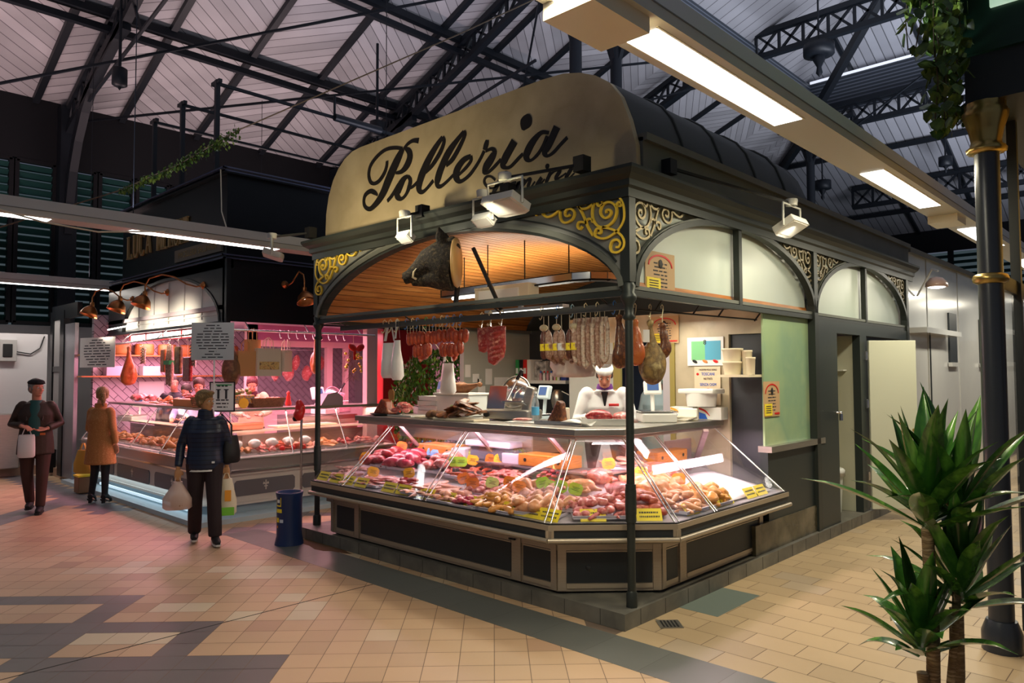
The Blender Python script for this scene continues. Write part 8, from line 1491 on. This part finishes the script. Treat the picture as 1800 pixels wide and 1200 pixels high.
t = thing('shoulder_bag', 'black handbag hanging on the left hip of the walking woman', 'bag', L_w+R_@Vector((.25, .05, .95))); c = L_w+R_@Vector((.265, .06, 1.16)); bagr('bag_body', t, c, .24, .30, BLACK, .12, yw+.9, .8); MB().tube([c, c+Vector((0, 0, .12)), L_w+R_@(V['shL']+Vector((0, 0, .08)))], .010, 6).build('strap', BLACK, t)
MB().box(c+Vector((.0, -.05, -.10)), (.08, .008, .005), yw).build('zip', CHROME, t)
# ---- 4. worker in white behind the counter of the poultry kiosk
WC = mat('white_coat_cloth', (.72, .73, .72), .7, bump=.2, bs=12)
t, V, s, h, Mh = person('poultry seller in a white coat with a purple scarf bent over the counter', 0, 0, 1.84, dict(pel=(0, .05, .93), wst=(0, .03, 1.08), chs=(0, -.03, 1.26), nck=(0, -.10, 1.42), hd=(0, -.17, 1.57), shL=(.19, -.06, 1.39), shR=(-.19, -.06, 1.39), elL=(.27, -.12, 1.14), wrL=(.12, -.36, 1.16), elR=(-.27, -.12, 1.14), wrR=(-.10, -.38, 1.18), handL=(-.3, -.9, -.2), handR=(.3, -.9, -.2)), SKIN2, hairc=(.06, .04, .03), turn=.0, nod=.55)
coat(t, V, s, WC, .55, 'white_coat', wh=(.22, .16), tors=1.06); mb = MB(); mb.lathe([(.075, -.02), (.085, .02), (.072, .06)], V['nck']+Vector((0, .0, .01)), 16); mb.build('purple_scarf', mat('purple_scarf', (.14, .03, .22), .8), t)
trousers(t, V, s, JE); [shoe(t, V, s, q, BLACK) for q in 'LR']; mb = MB(); mb.ell(h(0, .015, .058), Vector((.088, .104, .060))*s, Mh); blob('white_cap', mb, WHITEP, .009, t, 2, (0, 0, 0))
MB().box(V['chs']+Vector((.09, -.158, .03)), (.10, .02, .02), Matrix.Rotation(.35, 3, 'X')).build('red_pocket_trim', RED, t); MB().prism([(-.035, .08), (.035, .08), (0, -.10)], lambda a, b, d: V['chs']+Vector((a, -.150-d+(-b*.25), .08+b)), .01).build('dark_neckline', BLACK, t)
MB().ell(V['wrR']+Vector((.02, -.06, 0)), (.048, .075, .030)).build('blue_glove', mat('blue_glove', (.12, .30, .50), .4), t)
put(t, (-1.42, 1.72, .165), .62); tag(MB().bx((-1.75, 1.35, .141), (-1.05, 2.1, .165)).build('duckboard', WOODD), 'wooden duckboard under the poultry seller', 'board')
struct(MB().bx((-4.2, .95, .12), (-.95, 2.6, .14)).build('floor_kiosk', DARKP), 'dark floor inside the kiosk')
# ---- 5. colleague in the back room, seen from behind
t, V, s, h, Mh = person('colleague in a white coat and white hood in the back room seen from behind', 0, 0, 1.78, {}, SKIN, hairc=(.5, .5, .5), hairstyle='bald', voxel=.013); coat(t, V, s, mat('pale_green_white_coat', (.55, .62, .56), .7), .5, 'white_coat', wh=(.23, .17), tors=1.15); trousers(t, V, s, WC); mb = MB(); mb.ell(h(0, .02, .04), Vector((.09, .105, .095))*s, Mh); mb.ell(h(0, .05, -.03), Vector((.08, .07, .07))*s, Mh); blob('hood', mb, mat('olive_white_hood', (.50, .55, .44), .7), .012, t, 2, (0, 0, 0)); [shoe(t, V, s, q, WHITEP) for q in 'LR']
put(t, (-2.12, 3.85, .13), PI+.5)
# ---- 6-8. butchers in the left stall
def butcher(label, loc, yw, H, top, J, hc, nod=.4, apron=None, turn=0, face=SKIN2):
    t, V, s, h, Mh = person(label, 0, 0, H, J, face, hairc=hc, voxel=.012, nod=nod, turn=turn); coat(t, V, s, top, .62, 'work_coat', wh=(.21, .15), tors=1.06); trousers(t, V, s, JE); [shoe(t, V, s, q, BLACK) for q in 'LR']
    if apron: mb = MB(); mb.loft([(V['pel']-Vector((0, 0, .3)), .215*s, .155*s), (V['wst'], .185*s, .138*s), (V['chs'], .16*s, .148*s)], 20); mb.build('apron', apron, t)
    put(t, loc, yw); return t, V, s
BJ = dict(chs=(0, -.04, 1.26), nck=(0, -.10, 1.42), hd=(0, -.16, 1.57), shL=(.19, -.07, 1.39), shR=(-.19, -.07, 1.39), elL=(.25, -.15, 1.15), wrL=(.12, -.36, 1.12), elR=(-.25, -.15, 1.15), wrR=(-.12, -.36, 1.12))
CRC = mat('cream_work_coat', (.62, .50, .30), .7); LBC = mat('lavender_shirt', (.50, .52, .78), .7)
butcher('butcher in a dark jacket with ruddy face behind the front counter', (-9.55, .62, .06), .95, 1.78, mat('near_black_jacket', (.012, .012, .020), .6), dict(hd=(0, -.06, 1.60)), (.03, .02, .015), .15, None, .5)
butcher('butcher in a lavender shirt beside the one in the dark jacket', (-8.95, .66, .06), .6, 1.68, LBC, BJ, (.04, .03, .02), .5)
butcher('butcher in a lavender shirt half hidden behind the dark ham', (-8.25, .50, .06), 1.0, 1.78, LBC, BJ, (.06, .03, .02), .4)
t, V, s = butcher('butcher in a cream coat and dark scarf bent over the corner of the counter', (-7.95, 1.18, .06), 1.15, 1.80, CRC, BJ, (.10, .015, .02), .55); MB().lathe([(.078, -.03), (.092, .0), (.078, .05)], V['nck'], 16).build('dark_scarf', mat('wine_scarf', (.06, .008, .015), .8), t)
